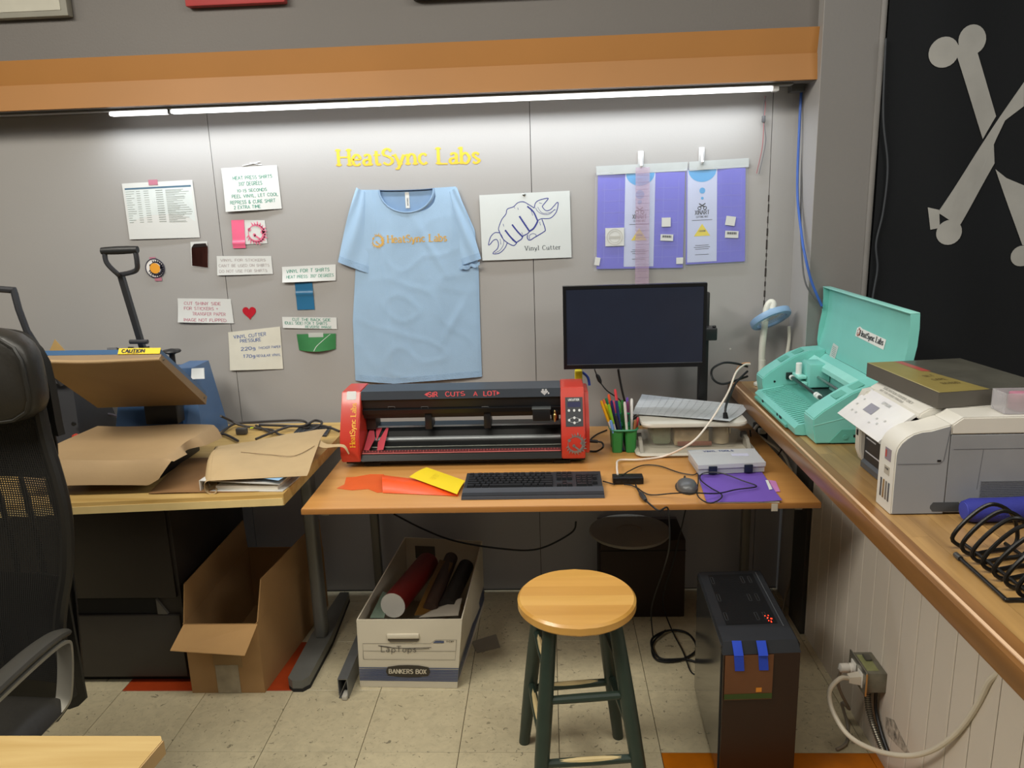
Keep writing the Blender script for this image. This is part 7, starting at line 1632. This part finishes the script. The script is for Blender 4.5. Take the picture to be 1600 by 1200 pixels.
build('lead', MB().tube([(0.7483, 2.8800, 0.9910), (0.7000, 2.8600, 1.0086), (0.6480, 2.8400, 1.0163), (0.6043, 2.8200, 0.9972), (0.6033, 2.8000, 0.9653), (0.6366, 2.8000, 0.9452), (0.6878, 2.8200, 0.9516), (0.7445, 2.8600, 0.9584)], .0042, 8), blk, pl)
build('plug_body', MB().tube([(0.6099, 2.6200, 0.8850), (0.6128, 2.6200, 0.8618), (0.6190, 2.6150, 0.8399)], lambda s: .007+.006*s, 12, 4), blk, pl)
p = Vector((0.6224, 2.6100, 0.8343)); build('prong', MB().rbox(p.x-.007, p.x-.005, 2.605, 2.611, p.z-.02, p.z, .0005, 1), mat('prong', '#b5a98a', .3, .8), pl); build('prong', MB().rbox(p.x+.003, p.x+.005, 2.605, 2.611, p.z-.02, p.z, .0005, 1), mat('prong', '#b5a98a'), pl)

# ================================================================== MINT CRAFT CUTTER on the counter
mc = thing('craft_cutter', 'mint green craft cutting machine with its lid open on the counter', 'machine', (.87, 2.5, .9005))
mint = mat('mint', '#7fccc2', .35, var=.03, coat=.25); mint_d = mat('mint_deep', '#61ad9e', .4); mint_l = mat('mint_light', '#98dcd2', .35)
MY0, MY1 = 2.20, 2.825
prof = [(.777, .903), (.768, .955), (.767, .978), (.795, 1.003), (.835, 1.030), (.875, 1.055), (.925, 1.074), (.985, 1.078), (.985, .903)]
def endcap(y0, y1, name='end_housing'):
    b = bmesh.new(); n = len(prof); vs = [b.verts.new((x, y, z)) for y in (y0, y1) for x, z in prof]
    b.faces.new(vs[:n]); b.faces.new(vs[n:][::-1])
    for i in range(n): b.faces.new((vs[i], vs[n+i], vs[n+(i+1) % n], vs[(i+1) % n]))
    bmesh.ops.recalc_face_normals(b, faces=b.faces[:]); bmesh.ops.bevel(b, geom=b.edges[:], offset=.003, segments=2, affect='EDGES')
    return build(name, MB().bm(b), mint, mc)
eh = endcap(MY0, MY0+.085); el = endcap(MY1-.085, MY1)
# flat darker panels on the end housings, their colour standing in for trough shade
for (y0, y1) in ((MY0+.02, MY0+.065), (MY1-.065, MY1-.02)):
    build('trough_shade', MB().hexa([(.835, y0, 1.0325), (.915, y0, 1.0735), (.915, y1, 1.0735), (.835, y1, 1.0325)], [(.835, y0, 1.0335), (.915, y0, 1.0745), (.915, y1, 1.0745), (.835, y1, 1.0335)]), mint_d, mc, smooth=False)
build('side_seam', MB().hexa([(.769, MY0-.0008, .9565), (.985, MY0-.0008, 1.01), (.985, MY0, 1.01), (.769, MY0, .9565)], [(.769, MY0-.0008, .9590), (.985, MY0-.0008, 1.0125), (.985, MY0, 1.0125), (.769, MY0, .9590)]), mint_l, mc, smooth=False)
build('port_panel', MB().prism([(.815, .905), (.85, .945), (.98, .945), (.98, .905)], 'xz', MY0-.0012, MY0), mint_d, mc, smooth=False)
build('usb_port', MB().box(.885, .902, MY0-.002, MY0-.0012, .921, .929), blk, mc, smooth=False)
build('power_button', MB().lathe([(.007, -.002), (.007, 0)], (.862, MY0-.0012, .922), 16, axis='y'), mint_d, mc)
build('power_socket', MB().lathe([(.009, -.001), (.009, 0)], (.925, MY0-.0012, .924), 16, axis='y'), mat('socket_dk', '#2d5d66', .4), mc)
build('port_dot', MB().lathe([(.004, 0), (.004, .001)], (.81, MY1-.0865, .965), 12, axis='y'), blk, mc)
# front tray, deck and ribs
build('front_tray', MB().prism([(.746, .905), (.742, .925), (.752, .935), (.84, .952), (.84, .903), (.765, .903)], 'xz', MY0+.0855, MY1-.0855), mint, mc, smooth=False)
build('tray_lip', MB().prism([(.738, .906), (.736, .914), (.746, .918), (.748, .906)], 'xz', MY0+.16, MY1-.10), mint_d, mc, smooth=False)
yy = MY0+.10
while yy < MY1-.10:
    build('tray_rib', MB().prism([(.758, .9375), (.766, .9390), (.838, .9525), (.838, .9545), (.766, .9405)], 'xz', yy, yy+.004), mint_d, mc, smooth=False); yy += .0195
for (y_, w_) in ((MY0+.22, .02), (MY0+.26, .008), (MY0+.43, .012)): build('tray_notch', MB().box(.7405, .746, y_, y_+w_, .917, .925), blk, mc, smooth=False)
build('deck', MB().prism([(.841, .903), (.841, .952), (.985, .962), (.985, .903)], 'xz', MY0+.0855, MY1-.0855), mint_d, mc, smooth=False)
build('back_wall', MB().prism([(.955, .963), (.960, 1.045), (.985, 1.065), (.985, .963)], 'xz', MY0+.0855, MY1-.0855), mint, mc, smooth=False)
build('inner_bay', MB().box(.90, .954, MY0+.0856, MY1-.0856, .9625, .968), mat('bay_dark', '#37504d', .4), mc, smooth=False)
build('front_beam', MB().prism([(.925, 1.030), (.925, 1.045), (.945, 1.060), (.950, 1.045)], 'xz', MY0+.0855, MY1-.0855), mint_l, mc, smooth=False)
build('roller_bar', MB().bar((.862, MY0+.086, .985), (.862, MY1-.086, .985), .0065, 16), mat('bar_dark', '#55605f', .25, .8), mc)
for y_ in (MY0+.115, MY0+.135, MY0+.235, MY0+.255, MY1-.115): build('pinch_roller', MB().lathe([(.008, -.006), (.0095, -.005), (.0095, .005), (.008, .006)], (.862, y_, .985), 18, axis='y'), mat('roller_white', '#e6ecea', .4), mc)
build('roller_bar', MB().bar((.915, MY0+.086, 1.01), (.915, MY1-.086, 1.01), .005, 14), mat('bar_chrome', '#a3a9a8', .2, .9), mc)
build('bar_socket', MB().rbox(.848, .876, MY1-.095, MY1-.0856, .973, .999, .003), mat('socket_black', '#20302e', .4), mc)
ca = build('carriage', MB().rbox(.885, .955, MY1-.225, MY1-.135, .972, 1.055, .006), mint, mc)
build('tool_clamp', MB().rbox(.855, .884, MY1-.205, MY1-.135, 1.0, 1.010, .002), mint_l, ca)
build('tool_clamp', MB().rbox(.860, .884, MY1-.215, MY1-.165, .978, .990, .002), mint_l, ca)
build('tool_holder', MB().lathe([(.009, -.02), (.0105, -.018), (.0105, .022), (.009, .024)], (.868, MY1-.165, 1.025), 20), mat('holder_white', '#e3e6e4', .4), ca)
# lid
LY0, LY1 = 2.14, 2.815
lp = [(.987, 1.066), (.992, 1.10), (1.004, 1.15), (1.012, 1.20), (1.014, 1.25), (1.012, 1.290)]
def LD(u_, v_):
    i = v_*(len(lp)-1); j = min(int(i), len(lp)-2); f_ = i-j
    x = lp[j][0]+(lp[j+1][0]-lp[j][0])*f_; z = lp[j][1]+(lp[j+1][1]-lp[j][1])*f_; return Vector((x, LY0+(LY1-LY0)*u_, z))
ld = build('lid', MB().grid(LD, 10, 20, .003), mint, mc, angle=40)
for (y0, y1) in ((LY0-.004, LY0), (LY1, LY1+.004)):
    pts = [(x-.022*math.sin(PI*.5*min(1, (z-1.06)/.1)), z) for x, z in lp]+[(x+.003, z) for x, z in lp[::-1]]
    build('lid_cheek', MB().prism(pts, 'xz', y0, y1), mint, ld, smooth=False)
build('lid_rim', MB().rbox(.988, 1.015, LY0-.004, LY1+.004, 1.290, 1.294, .0015), mint_l, ld)
def LS(a, b, e_=.0045):  # sticker plane: a along -Y (rightwards in view), b up
    z = 1.165+b; i = 0
    x = itp([(q_[1], q_[0]) for q_ in lp], z); return Vector((x-e_+.0, 2.44-a, z))
c = Vector((1.0100, 2.5208, 1.1760)); c2 = Vector((1.0100, 2.3237, 1.1835))
LSo = lambda a, b, e_=.0045: Vector((itp([(q_[1], q_[0]) for q_ in lp], c.z+b)-e_, c.y-a, c.z+b))
wl = c.y-c2.y
mb = MB(); poly(mb, lambda a, b: LSo(a, b, .0042), [(-.012, -.014), (wl+.01, -.019), (wl+.012, .012), (.03, .016), (.008, .020), (-.012, .012)]); sk_ = build('logo_sticker', mb, mat('sticker_white', '#e6e8e4', .5), ld, smooth=False)
mb = MB(); write(mb, 'HeatSync Labs', lambda a, b: LSo(.022+a, -.007+b, .0052), .017, wl-.022, pen=.22, serif=True, gap=.14); build('sticker_text', mb, mat('print_dark', '#3c4046'), sk_, smooth=False)
mb = MB(); gear_logo(mb, lambda a, b: LSo(.008+a, .002+b, .0052), .014); build('sticker_gear', mb, mat('gear_rust', '#9c4a32', .6), sk_, smooth=False)
c = Vector((0.9950, 2.6670, 1.0850)); LSo2 = lambda a, b, e_=.0042: Vector((itp([(q_[1], q_[0]) for q_ in lp], c.z+b)-e_, c.y-a, c.z+b))
mb = MB(); poly(mb, LSo2, [(-.030, -.022), (.022, -.027), (.030, .022), (-.022, .026)]); build('rating_label', mb, mat('label_grey', '#c5cfcb', .5), ld, smooth=False)
mb = MB(); 
for k in range(6): line(mb, lambda a, b: LSo2(a, b, .0048), [(-.018+k*.001, .016-k*.006), (.018, .014-k*.006)], .0016)
build('label_lines', mb, mat('label_ink', '#7f8a87', .6), ld, smooth=False, kind='stuff')
cable('thin_lead', 'thin peach coloured lead looping at the back left of the mint machine', [(0.7625, 2.9000, 1.0013), (0.7389, 2.9200, 0.9952), (0.7251, 2.9400, 0.9737), (0.7210, 2.9500, 0.9489)], .002, mat('peach', '#e0a877', .5))

# magnifier lamp behind it
ml = thing('magnifier_lamp', 'white goose neck magnifier lamp with a pale blue ring head against the wall', 'lamp', (.84, 2.955, .9015))
lw = mat('lamp_white', '#dcdcd0', .4); lb_ = mat('lamp_blue', '#8fb1d6', .4)
build('neck', MB().tube([(0.8218, 2.9550, 0.9684), (0.8210, 2.9550, 1.0439), (0.8251, 2.9500, 1.1440), (0.8299, 2.9500, 1.2002), (0.8409, 2.9500, 1.2219), (0.8515, 2.9450, 1.2198), (0.8488, 2.9400, 1.1962)], .0125, 12), lw, ml)
b_ = (0.8347, 2.9740, 0.9000); build('base', MB().lathe([(.028, 0), (.028, .008), (.013, .016), (.013, .10)], (.822, 2.952, .9015), 24), lw, ml)
c = Vector((0.8402, 2.9300, 1.1662)); R0_ = .075
mb = MB(); mb.xf = Matrix.Translation(c) @ Matrix.Rotation(math.radians(-20), 4, 'Y') @ Matrix.Rotation(math.radians(-30), 4, 'X')
mb.lathe([(.058, -.012), (R0_, -.012), (R0_+.003, -.006), (R0_+.002, .010), (R0_-.004, .012), (.056, .008), (.058, -.012)], (0, 0, 0), 40, cap=False)
build('ring_head', mb, lb_, ml)
mb = MB(); mb.xf = Matrix.Translation(c) @ Matrix.Rotation(math.radians(-20), 4, 'Y') @ Matrix.Rotation(math.radians(-30), 4, 'X'); mb.lathe([(.0565, -.003), (.057, .0), (.0565, .003)], (0, 0, 0), 36); build('lens', mb, mat('lens_glass', '#c3cbcc', .08, alpha=.45), ml)
build('hinge', MB().rbox(c.x-.008, c.x+.022, c.y-.012, c.y+.012, c.z+.010, c.z+.036, .006), lb_, ml)
build('second_neck', MB().tube([(0.9264, 2.9800, 1.1244), (0.9277, 2.9800, 1.0493), (.905, 2.98, .905)], .0065, 10), lw, ml)

# ================================================================== PRINTER
pr = thing('printer', 'white and grey ink tank printer with its control panel tilted out on the counter', 'printer', (.95, 1.86, .9005))
pw_ = mat('printer_white', '#d3d0c7', .35, var=.02); pg_ = mat('printer_grey', '#929497', .45, var=.03); pbk = mat('printer_black', '#24262a', .35)
PY0, PY1 = 1.676, 2.035
# main body
build('body', MB().rbox(.88, 1.14, PY0+.002, PY1, .9015, 1.085, .006), pg_, pr)
build('side_panel', MB().rbox(.888, 1.141, PY0-.0008, PY0+.0015, .905, 1.088, .0008, 1), mat('printer_side', '#8c8e91', .5), pr)
mb = MB(); line(mb, lambda a, b: Vector((a, PY0-.0012, b)), [(.895, 1.055), (1.14, 1.055)], .0012); line(mb, lambda a, b: Vector((a, PY0-.0012, b)), [(.96, 1.054), (.955, .96)], .0008); build('panel_seam', mb, mat('seam_grey', '#5d5f64', .6), pr, smooth=False)
for k in range(11): build('vent_slat', MB().box(.962, 1.13, PY0-.0022, PY0-.0008, .935+k*.0042, .9372+k*.0042), mat('slat_grey', '#66686c', .5), pr, smooth=False)
mb = MB().prism([(.856, .916), (.862, .908), (.918, .908), (.924, .916), (.924, .922), (.918, .930), (.862, .930), (.856, .922)], 'xz', PY0-.0015, PY0-.0006); build('hand_recess', mb, mat('recess_grey', '#474a4d', .5), pr, smooth=False)
# ink tank tower with rounded top
tp2 = [(.770, .9015)]+[(.770, 1.045)]+[(.770+.075*(1-math.cos(a*PI/12)), 1.045+.055*math.sin(a*PI/12)) for a in range(1, 7)]+[(.886, 1.112), (.886, .9015)]
def rounded_prism(pts, y0, y1, r=.003):
    b = bmesh.new(); n = len(pts); vs = [b.verts.new((x, y, z)) for y in (y0, y1) for x, z in pts]
    b.faces.new(vs[:n]); b.faces.new(vs[n:][::-1])
    for i in range(n): b.faces.new((vs[i], vs[n+i], vs[n+(i+1) % n], vs[(i+1) % n]))
    bmesh.ops.recalc_face_normals(b, faces=b.faces[:]); es = [e_ for e_ in b.edges if abs(e_.verts[0].co.y-e_.verts[1].co.y) < 1e-6]
    bmesh.ops.bevel(b, geom=es, offset=r, segments=2, affect='EDGES'); return MB().bm(b)
tk = build('tank_tower', rounded_prism(tp2, PY0, PY0+.082), pw_, pr)
build('tower_side', MB().prism([(x+.003 if x < .8 else x-.001, z-.003 if z > 1 else z+.002) for x, z in tp2], 'xz', PY0-.0009, PY0-.0001), pg_, tk, smooth=False)
mb = MB(); line(mb, lambda a, b: Vector((a, PY0-.0016, b)), [(.776, 1.022), (.868, 1.022), (.876, 1.030), (.884, 1.10)], .0012); build('tower_seam', mb, mat('seam_grey', '#5d5f64'), tk, smooth=False)
build('lock', MB().box(.862, .870, PY0-.002, PY0-.0009, 1.027, 1.031), blk, tk, smooth=False)
for k, colr in enumerate(('#4b4d50', '#8a6f4c', '#74706a', '#55585c')):
    y_ = PY0+.060-k*.0135; w_ = build('ink_window', MB().rbox(.7688, .7705, y_-.0038, y_+.0038, .925, .970, .0008, 2), mat('ink_%d' % k, colr, .2), tk)
build('logo_label', MB().box(.7690, .7702, PY0+.020, PY0+.050, 1.020, 1.048), mat('label_mauve', '#8a7f88', .5), tk, smooth=False)
mb = MB(); mb.add([(.7686, PY0+.047, 1.026), (.7686, PY0+.040, 1.026), (.7686, PY0+.040, 1.043), (.7686, PY0+.047, 1.043)], [(0, 1, 2, 3)]); build('label_print', mb, mat('label_red', '#b5473c', .5), tk, smooth=False)
build('info_label', MB().box(.7690, .7702, PY0+.022, PY0+.048, .986, 1.006), mat('label_beige', '#aaa395', .5), tk, smooth=False)
mb = MB(); write(mb, 'TANK', plane_P((.7688, PY0+.044, .998), (0, -1, 0), (0, 0, 1), .0003), .004, .018, pen=.2); build('label_text', mb, mat('print_dark', '#3c4046'), tk, smooth=False)
# dark front and left post
build('front_recess', MB().box(.838, .8795, PY0+.083, PY1-.030, .9015, 1.08), pbk, pr, smooth=False)
build('output_tray', MB().prism([(.830, .903), (.830, .918), (.8375, .925), (.8375, .903)], 'xz', PY0+.084, PY1-.032), mat('tray_dkgrey', '#4b4d50', .4), pr, smooth=False)
mb = MB(); line(mb, lambda a, b: Vector((.8372, a, b)), [(PY0+.09, .948), (PY1-.04, .948)], .004); line(mb, lambda a, b: Vector((.8372, a, b)), [(PY1-.10, .985), (PY1-.04, .985)], .004); build('front_line', mb, mat('line_grey', '#b9bcc0', .4), pr, smooth=False)
lpost = [(.826, .945), (.822, 1.085), (.834, 1.108), (.86, 1.114), (.88, 1.114), (.88, .9015), (.852, .9015), (.836, .918)]
build('left_post', rounded_prism(lpost, PY1-.029, PY1+.004), pw_, pr)
build('card_slot', MB().box(.8220, .8234, PY1-.018, PY1-.010, .985, 1.0), blk, pr, smooth=False)
# scanner lid
slid = [(.865, 1.094), (.852, 1.104), (.856, 1.114), (.875, 1.126), (.90, 1.129), (1.142, 1.1285), (1.142, 1.088)]
sl = build('scanner_lid', rounded_prism(slid, PY0+.0845 if 0 else PY0+.083, PY1+.004), pw_, pr)
build('scanner_lid_end', rounded_prism([(.8875, 1.0890), (.8875, 1.112), (.91, 1.1285), (1.142, 1.1285), (1.142, 1.0890)], PY0-.001, PY0+.0825), pw_, sl)
PT = plane_P((.862, PY1-.03, 1.1185), (0, -1, 0), (.019, 0, .012), .0008, (-.53, 0, .85))
mb = MB(); write(mb, 'SUBLIMATION PRINTER ONLY', lambda a, b: PT(a+.02, b+.004), .0065, .16, pen=.2, contrast=.9); write(mb, 'NOT FOR PAPER PRINTING', lambda a, b: PT(a+.02, b-.006), .0055, .13, pen=.2, contrast=.9)
build('lid_note', mb, mat('faint_ink', '#a3a19a', .6), sl, smooth=False)
# tilted control panel
P00, P10 = Vector((0.7532, 2.0300, 1.0659)), Vector((0.7871, 1.7700, 1.0389)); P01, P11 = Vector((.848, 2.02, 1.112)), Vector((.848, 1.765, 1.112))
P10.z = P00.z = (P00.z+P10.z)/2; P00.x = P10.x = (P00.x+P10.x)/2
nrm_ = (P10-P00).cross(P01-P00).normalized(); nrm_ = nrm_ if nrm_.z > 0 else -nrm_
def CPn(u_, v_, e_=0):
    r = P00.lerp(P10, u_).lerp(P01.lerp(P11, u_), v_); k = .014*(1-v_)**2
    return r+Vector((0, 0, -k*.6))+nrm_*e_
panel = build('control_panel', MB().grid(lambda u_, v_: CPn(u_, v_, .0), 14, 10, .007), mat('panel_white2', '#dddcd8', .18, coat=.4), pr, angle=50)
mb = MB(); poly(mb, lambda a, b: CPn(a, b, .0008), [(.30, .42), (.50, .42), (.50, .68), (.30, .68)]); build('display', mb, mat('lcd_grey', '#8b8a92', .25), panel, smooth=False)
mb = MB(); write(mb, 'EPSON', lambda a, b: CPn(.44+a/.26, .80+b/.09, .0012), .0072, .042, pen=.22, contrast=.8)
for (u_, v_) in ((.10, .45), (.14, .25), (.24, .25), (.62, .40), (.70, .30), (.58, .22), (.76, .45), (.12, .65)): poly(mb, lambda a, b: CPn(a, b, .0010), [(u_, v_), (u_+.03, v_), (u_+.03, v_+.05), (u_, v_+.05)])
build('panel_print', mb, mat('faint_ink2', '#b7b9b8', .5), panel, smooth=False)
build('panel_underside', MB().prism([(P00.x+.012, P00.z-.014), (.836, 1.090), (.836, 1.03), (P00.x+.05, P00.z-.030)], 'xz', P11.y+.01, P01.y-.035), mat('printer_white_d', '#c6c4bd', .4), pr, smooth=False)
# game box on top
gbx = thing('boxed_set', 'flat dark brown box with a gold and red printed top lying on the printer', 'box', (1.06, 1.93, 1.1295))
g4 = [Vector((0.8629, 2.0879, 1.1670)), Vector((0.8873, 1.7463, 1.1670)), Vector((1.1635, 1.7974, 1.1670)), Vector((1.1245, 2.1198, 1.1670))]
g4 = [(p.x, p.y) for p in g4]
gb_ = build('box', quadbox(g4[::-1], 1.130, 1.167), mat('gbox_side', '#5a564e', .5, var=.05), gbx, smooth=False)
G = lambda u_, v_, e_=.0006: Vector((g4[1][0], g4[1][1], 1.167+e_)).lerp(Vector((g4[0][0], g4[0][1], 1.167+e_)), v_).lerp(Vector((g4[2][0], g4[2][1], 1.167+e_)).lerp(Vector((g4[3][0], g4[3][1], 1.167+e_)), v_), u_)
mb = MB(); poly(mb, G, [(0, 0), (.46, 0), (.30, .9), (.30, 1), (0, 1)]); gt = build('gold_panel', mb, mat('gold_print', '#93844a', .45, .2, var=.1, scale=12), gbx, smooth=False)
mb = MB(); poly(mb, lambda a, b: G(a, b, .0005), [(.46, 0), (1, 0), (1, 1), (.30, 1), (.30, .9)]); build('dark_panel', mb, mat('gbox_top', '#4b4a42', .4, var=.25, scale=14), gbx, smooth=False)
mb = MB(); poly(mb, lambda a, b: G(a, b, .0010), [(.30, .62), (.38, .60), (.36, .99), (.28, .99)]); build('red_panel', mb, mat('gbox_red', '#a5453f', .4), gbx, smooth=False)
mb = MB()
for k in range(3): write(mb, ('BOARD', 'GAME', 'SET')[k], lambda a, b: G(.20+a, .20+k*.12+b, .0011), .05, .16-.03*k, pen=.2, jit=.08)
build('faded_print', mb, mat('gbox_ink', '#6a5c34', .6), gt, smooth=False)
mb = MB(); line(mb, lambda a, b: G(a, b, .001), [(.006, .0), (.006, 1)], .010); build('worn_edge', mb, mat('worn_pale', '#c2b68a', .6), gbx, smooth=False)
# clear acrylic box
ab = thing('clear_box', 'small clear acrylic box with something pink inside on the printer corner', 'box', (1.035, 1.725, 1.1295))
ac = mat('acrylic', '#cfcdd0', .08, alpha=.38); x0, x1, y0, y1 = 1.005, 1.075, 1.69, 1.745
for (a, b, c, d) in ((x0, x1, y0, y0+.003), (x0, x1, y1-.003, y1), (x0, x0+.003, y0+.0035, y1-.0035), (x1-.003, x1, y0+.0035, y1-.0035)): build('side', MB().box(a, b, c, d, 1.1315, 1.176), ac, ab, smooth=False)
build('floor', MB().box(x0, x1, y0, y1, 1.1297, 1.1312), ac, ab, smooth=False)
build('pink_filling', MB().rbox(x0+.03, x1-.006, y0+.008, y1-.008, 1.132, 1.172, .004), mat('pink_fill', '#b5788c', .5), ab)
# blue rolled bag
rb_ = thing('rolled_bag', 'dark blue rolled fabric bundle beside the printer on the counter', 'bundle', (1.05, 1.63, .9005))
mb = MB().tube([(.908, 1.632, .928), (1.0, 1.635, .928), (1.12, 1.64, .930), (1.28, 1.645, .93)], lambda s: .0265 if .02 < s else .021, 18, 4); build('roll', mb, mat('bag_blue', '#2a2f86', .75, var=.15, scale=18, bump=.3, bscale=90), rb_)
build('end_fold', MB().lathe([(.006, -.004), (.019, -.003), (.0205, 0)], (.9095, 1.632, .928), 18, axis='x'), mat('bag_blue_l', '#3c43a0', .75), rb_)
mb = MB(); write(mb, 'BAG', plane_P((.95, 1.6078, .925), (1, .02, 0), (0, .5, .9), .001, (0, -1, .4)), .014, .06, pen=.2); build('bag_print', mb, mat('bag_ink', '#1a1d55', .7), rb_, smooth=False)
# coiled wire rack
wr = thing('wire_rack', 'black wire spiral sorter rack lying on the counter at the right edge', 'rack', (.92, 1.35, .9005))
bw_m = mat('wire_black', '#1c1b19', .35, .3); pts = []
n_l = 11
for k in range(n_l):
    y = 1.50-.035*k
    lp_ = [(0, 0, .004), (-.018, 0, .022), (.0, -.004, .058), (.032, -.008, .092), (.058, -.010, .098), (.092, -.006, .075), (.110, -.002, .03), (.098, -.010, .006), (.05, -.022, .004)]
    for (a, b, z) in lp_: pts.append((.835+a+.0015*k, y+b, .9012+z))
build('spiral', MB().tube(pts, .0042, 8, 4), bw_m, wr)
for (x, z) in ((.848, .9095),): build('base_wire', MB().bar((x, 1.51, .9055), (x+.015, 1.13, .9055), .0036), bw_m, wr)
build('base_wire', MB().bar((.93, 1.51, .9055), (.945, 1.13, .9055), .0036), bw_m, wr)
ak = thing('hex_key', 'L shaped black rod lying on the counter in front of the wire rack', 'rod', (.81, 1.38, .9005))
a, b, c = (0.8072, 1.4610, 0.9050), (0.8033, 1.2820, 0.9050), (0.8776, 1.2809, 0.9050)
build('rod', MB().tube([a, Vector(a).lerp(Vector(b), .5), Vector(a).lerp(Vector(b), .93), b, Vector(b).lerp(Vector(c), .15), Vector(b).lerp(Vector(c), .6), c], .0038, 10, 5), bw_m, ak)
d = (Vector(b)-Vector(a)).normalized(); build('sleeve', MB().bar(Vector(a)-d*.002, Vector(a)+d*.018, .0056, 12), mat('sleeve_grey', '#4d4c49', .3, .4), ak)

# ================================================================== WALL BOX OUTLET ON THE HALF WALL
ob = thing('outlet_box', 'surface mounted metal outlet box with two plugs on the boarded half wall', 'outlet', (.91, 2.04, .22))
steelb = mat('box_steel', '#7f7d70', .4, .5, var=.25, scale=30); 
build('metal_box', MB().rbox(.886, XW-.0005, 1.986, 2.096, .222, .284, .002), steelb, ob)
build('paint_patch', MB().box(.892, .925, 2.0, 2.08, .2842, .2848), mat('patch_green', '#8c8f62', .6, var=.3, scale=25), ob, smooth=False)
build('cover_plate', MB().rbox(.8805, .8855, 1.980, 2.102, .216, .290, .0015), mat('plate_chrome', '#a5a49c', .25, .8), ob)
build('plate_edge', MB().box(.8815, .8855, 1.9785, 1.9798, .216, .286), mat('edge_copper', '#b98244', .4), ob, smooth=False)
for y_ in (2.012, 2.062):
    sc_ = build('socket', MB().rbox(.8770, .8803, y_-.017, y_+.017, .231, .275, .0012), mat('socket_white', '#ddd9d0', .35), ob)
build('screw_clip', MB().rbox(.905, .925, 2.045, 2.075, .285, .293, .003), mat('clip_grey', '#6b6a63', .35, .6), ob)
p1 = thing('power_plug', 'grey white moulded plug with a thick cord in the nearer socket', 'plug', (.86, 2.012, .23))
build('plug_body', MB().hexa([(.8765, 1.998, .238), (.8765, 2.026, .238), (.8765, 2.026, .266), (.8765, 1.998, .266)], [(.845, 2.002, .243), (.845, 2.022, .243), (.845, 2.022, .261), (.845, 2.002, .261)]), mat('plug_cream', '#cdc5b6', .45), p1, smooth=False)
cpts = [(.846, 2.012, .252), (0.8178, 2.0000, 0.2601), (0.7887, 1.9900, 0.2359), (0.7833, 1.9800, 0.2075), (0.7868, 1.9500, 0.1814), (0.8036, 1.9000, 0.1573), (0.8329, 1.8500, 0.1559), (0.8687, 1.7800, 0.1862), (0.9030, 1.7200, 0.2309), (0.9227, 1.6600, 0.3010), (0.9356, 1.6000, 0.3968), (0.9388, 1.5500, 0.5005), (0.9378, 1.5200, 0.5774), (0.9457, 1.5000, 0.6249), (.925, 1.49, .70), (.925, 1.49, .84)]
build('cord', MB().tube(cpts, .0066, 10, 6), mat('cord_cream', '#cfc6b4', .45), p1)
p2 = thing('power_plug', 'round white plug with a thinner cord in the farther socket', 'plug', (.86, 2.062, .23))
build('plug_body', MB().lathe([(.006, -.040), (.013, -.036), (.0145, -.016), (.0115, -.010), (.015, -.008), (.015, 0)], (.8765, 2.062, .253), 20, axis='x'), mat('socket_white', '#ddd9d0'), p2)
build('cord', MB().tube([(.838, 2.062, .252), (0.8491, 2.0800, 0.2273), (0.8478, 2.0900, 0.1882), (0.8660, 2.1000, 0.1374), (0.9008, 2.1200, 0.0719), (.885, 2.14, .08), (.90, 2.12, .012), (.87, 2.05, .008), (.83, 2.02, .008)], .0045, 10, 6), mat('cord_grey', '#8f887b', .5), p2)
fx = thing('flex_conduit', 'ribbed metal conduit curving down the half wall below the outlet box', 'conduit', (.93, 1.9, .05))
path = catmull([(.915, 2.035, .222), (.915, 2.035, .17), (.920, 2.015, .12), (.926, 1.975, .085), (.930, 1.94, .065)], 8)
build('core', MB().tube(path, .0075, 10, 0), mat('conduit', '#57524a', .4, .5), fx)
mb = MB()
L_acc = 0
for i in range(0, len(path)-1):
    a, b = path[i], path[i+1]; t0 = (b-a).normalized()
    mb.tube([a-t0*.0012, a+t0*.0012], .0098, 12, 0)
build('conduit_rib', mb, mat('conduit_rib', '#8b8576', .35, .6), fx)
build('wire', MB().tube([(.930, 2.02, .222), (.932, 2.015, .15), (.934, 1.97, .10), (.936, 1.93, .075)], .005, 8), blk, fx)
# torn patch where the conduit enters the wall
pc_pts = [(0.9425, 1.9730, 0.1540), (0.9425, 1.9237, 0.1803), (0.9425, 1.8569, 0.1607), (0.9425, 1.8176, 0.1522), (0.9425, 1.8338, 0.1391), (0.9425, 1.8928, 0.1222), (0.9425, 1.9523, 0.1109), (0.9425, 1.9669, 0.1208)]
mb = MB().prism([(p[1], p[2]) for p in pc_pts], 'yz', XW-.0012, XW-.0004)
solo('torn_patch', mb, mat('patch_speckled', '#a49b8e', .8, var=.75, scale=60), 'speckled torn patch on the boards beside the metal conduit', 'patch', (XW-.001, pc_pts[3][1], pc_pts[3][2]-.001), smooth=False)
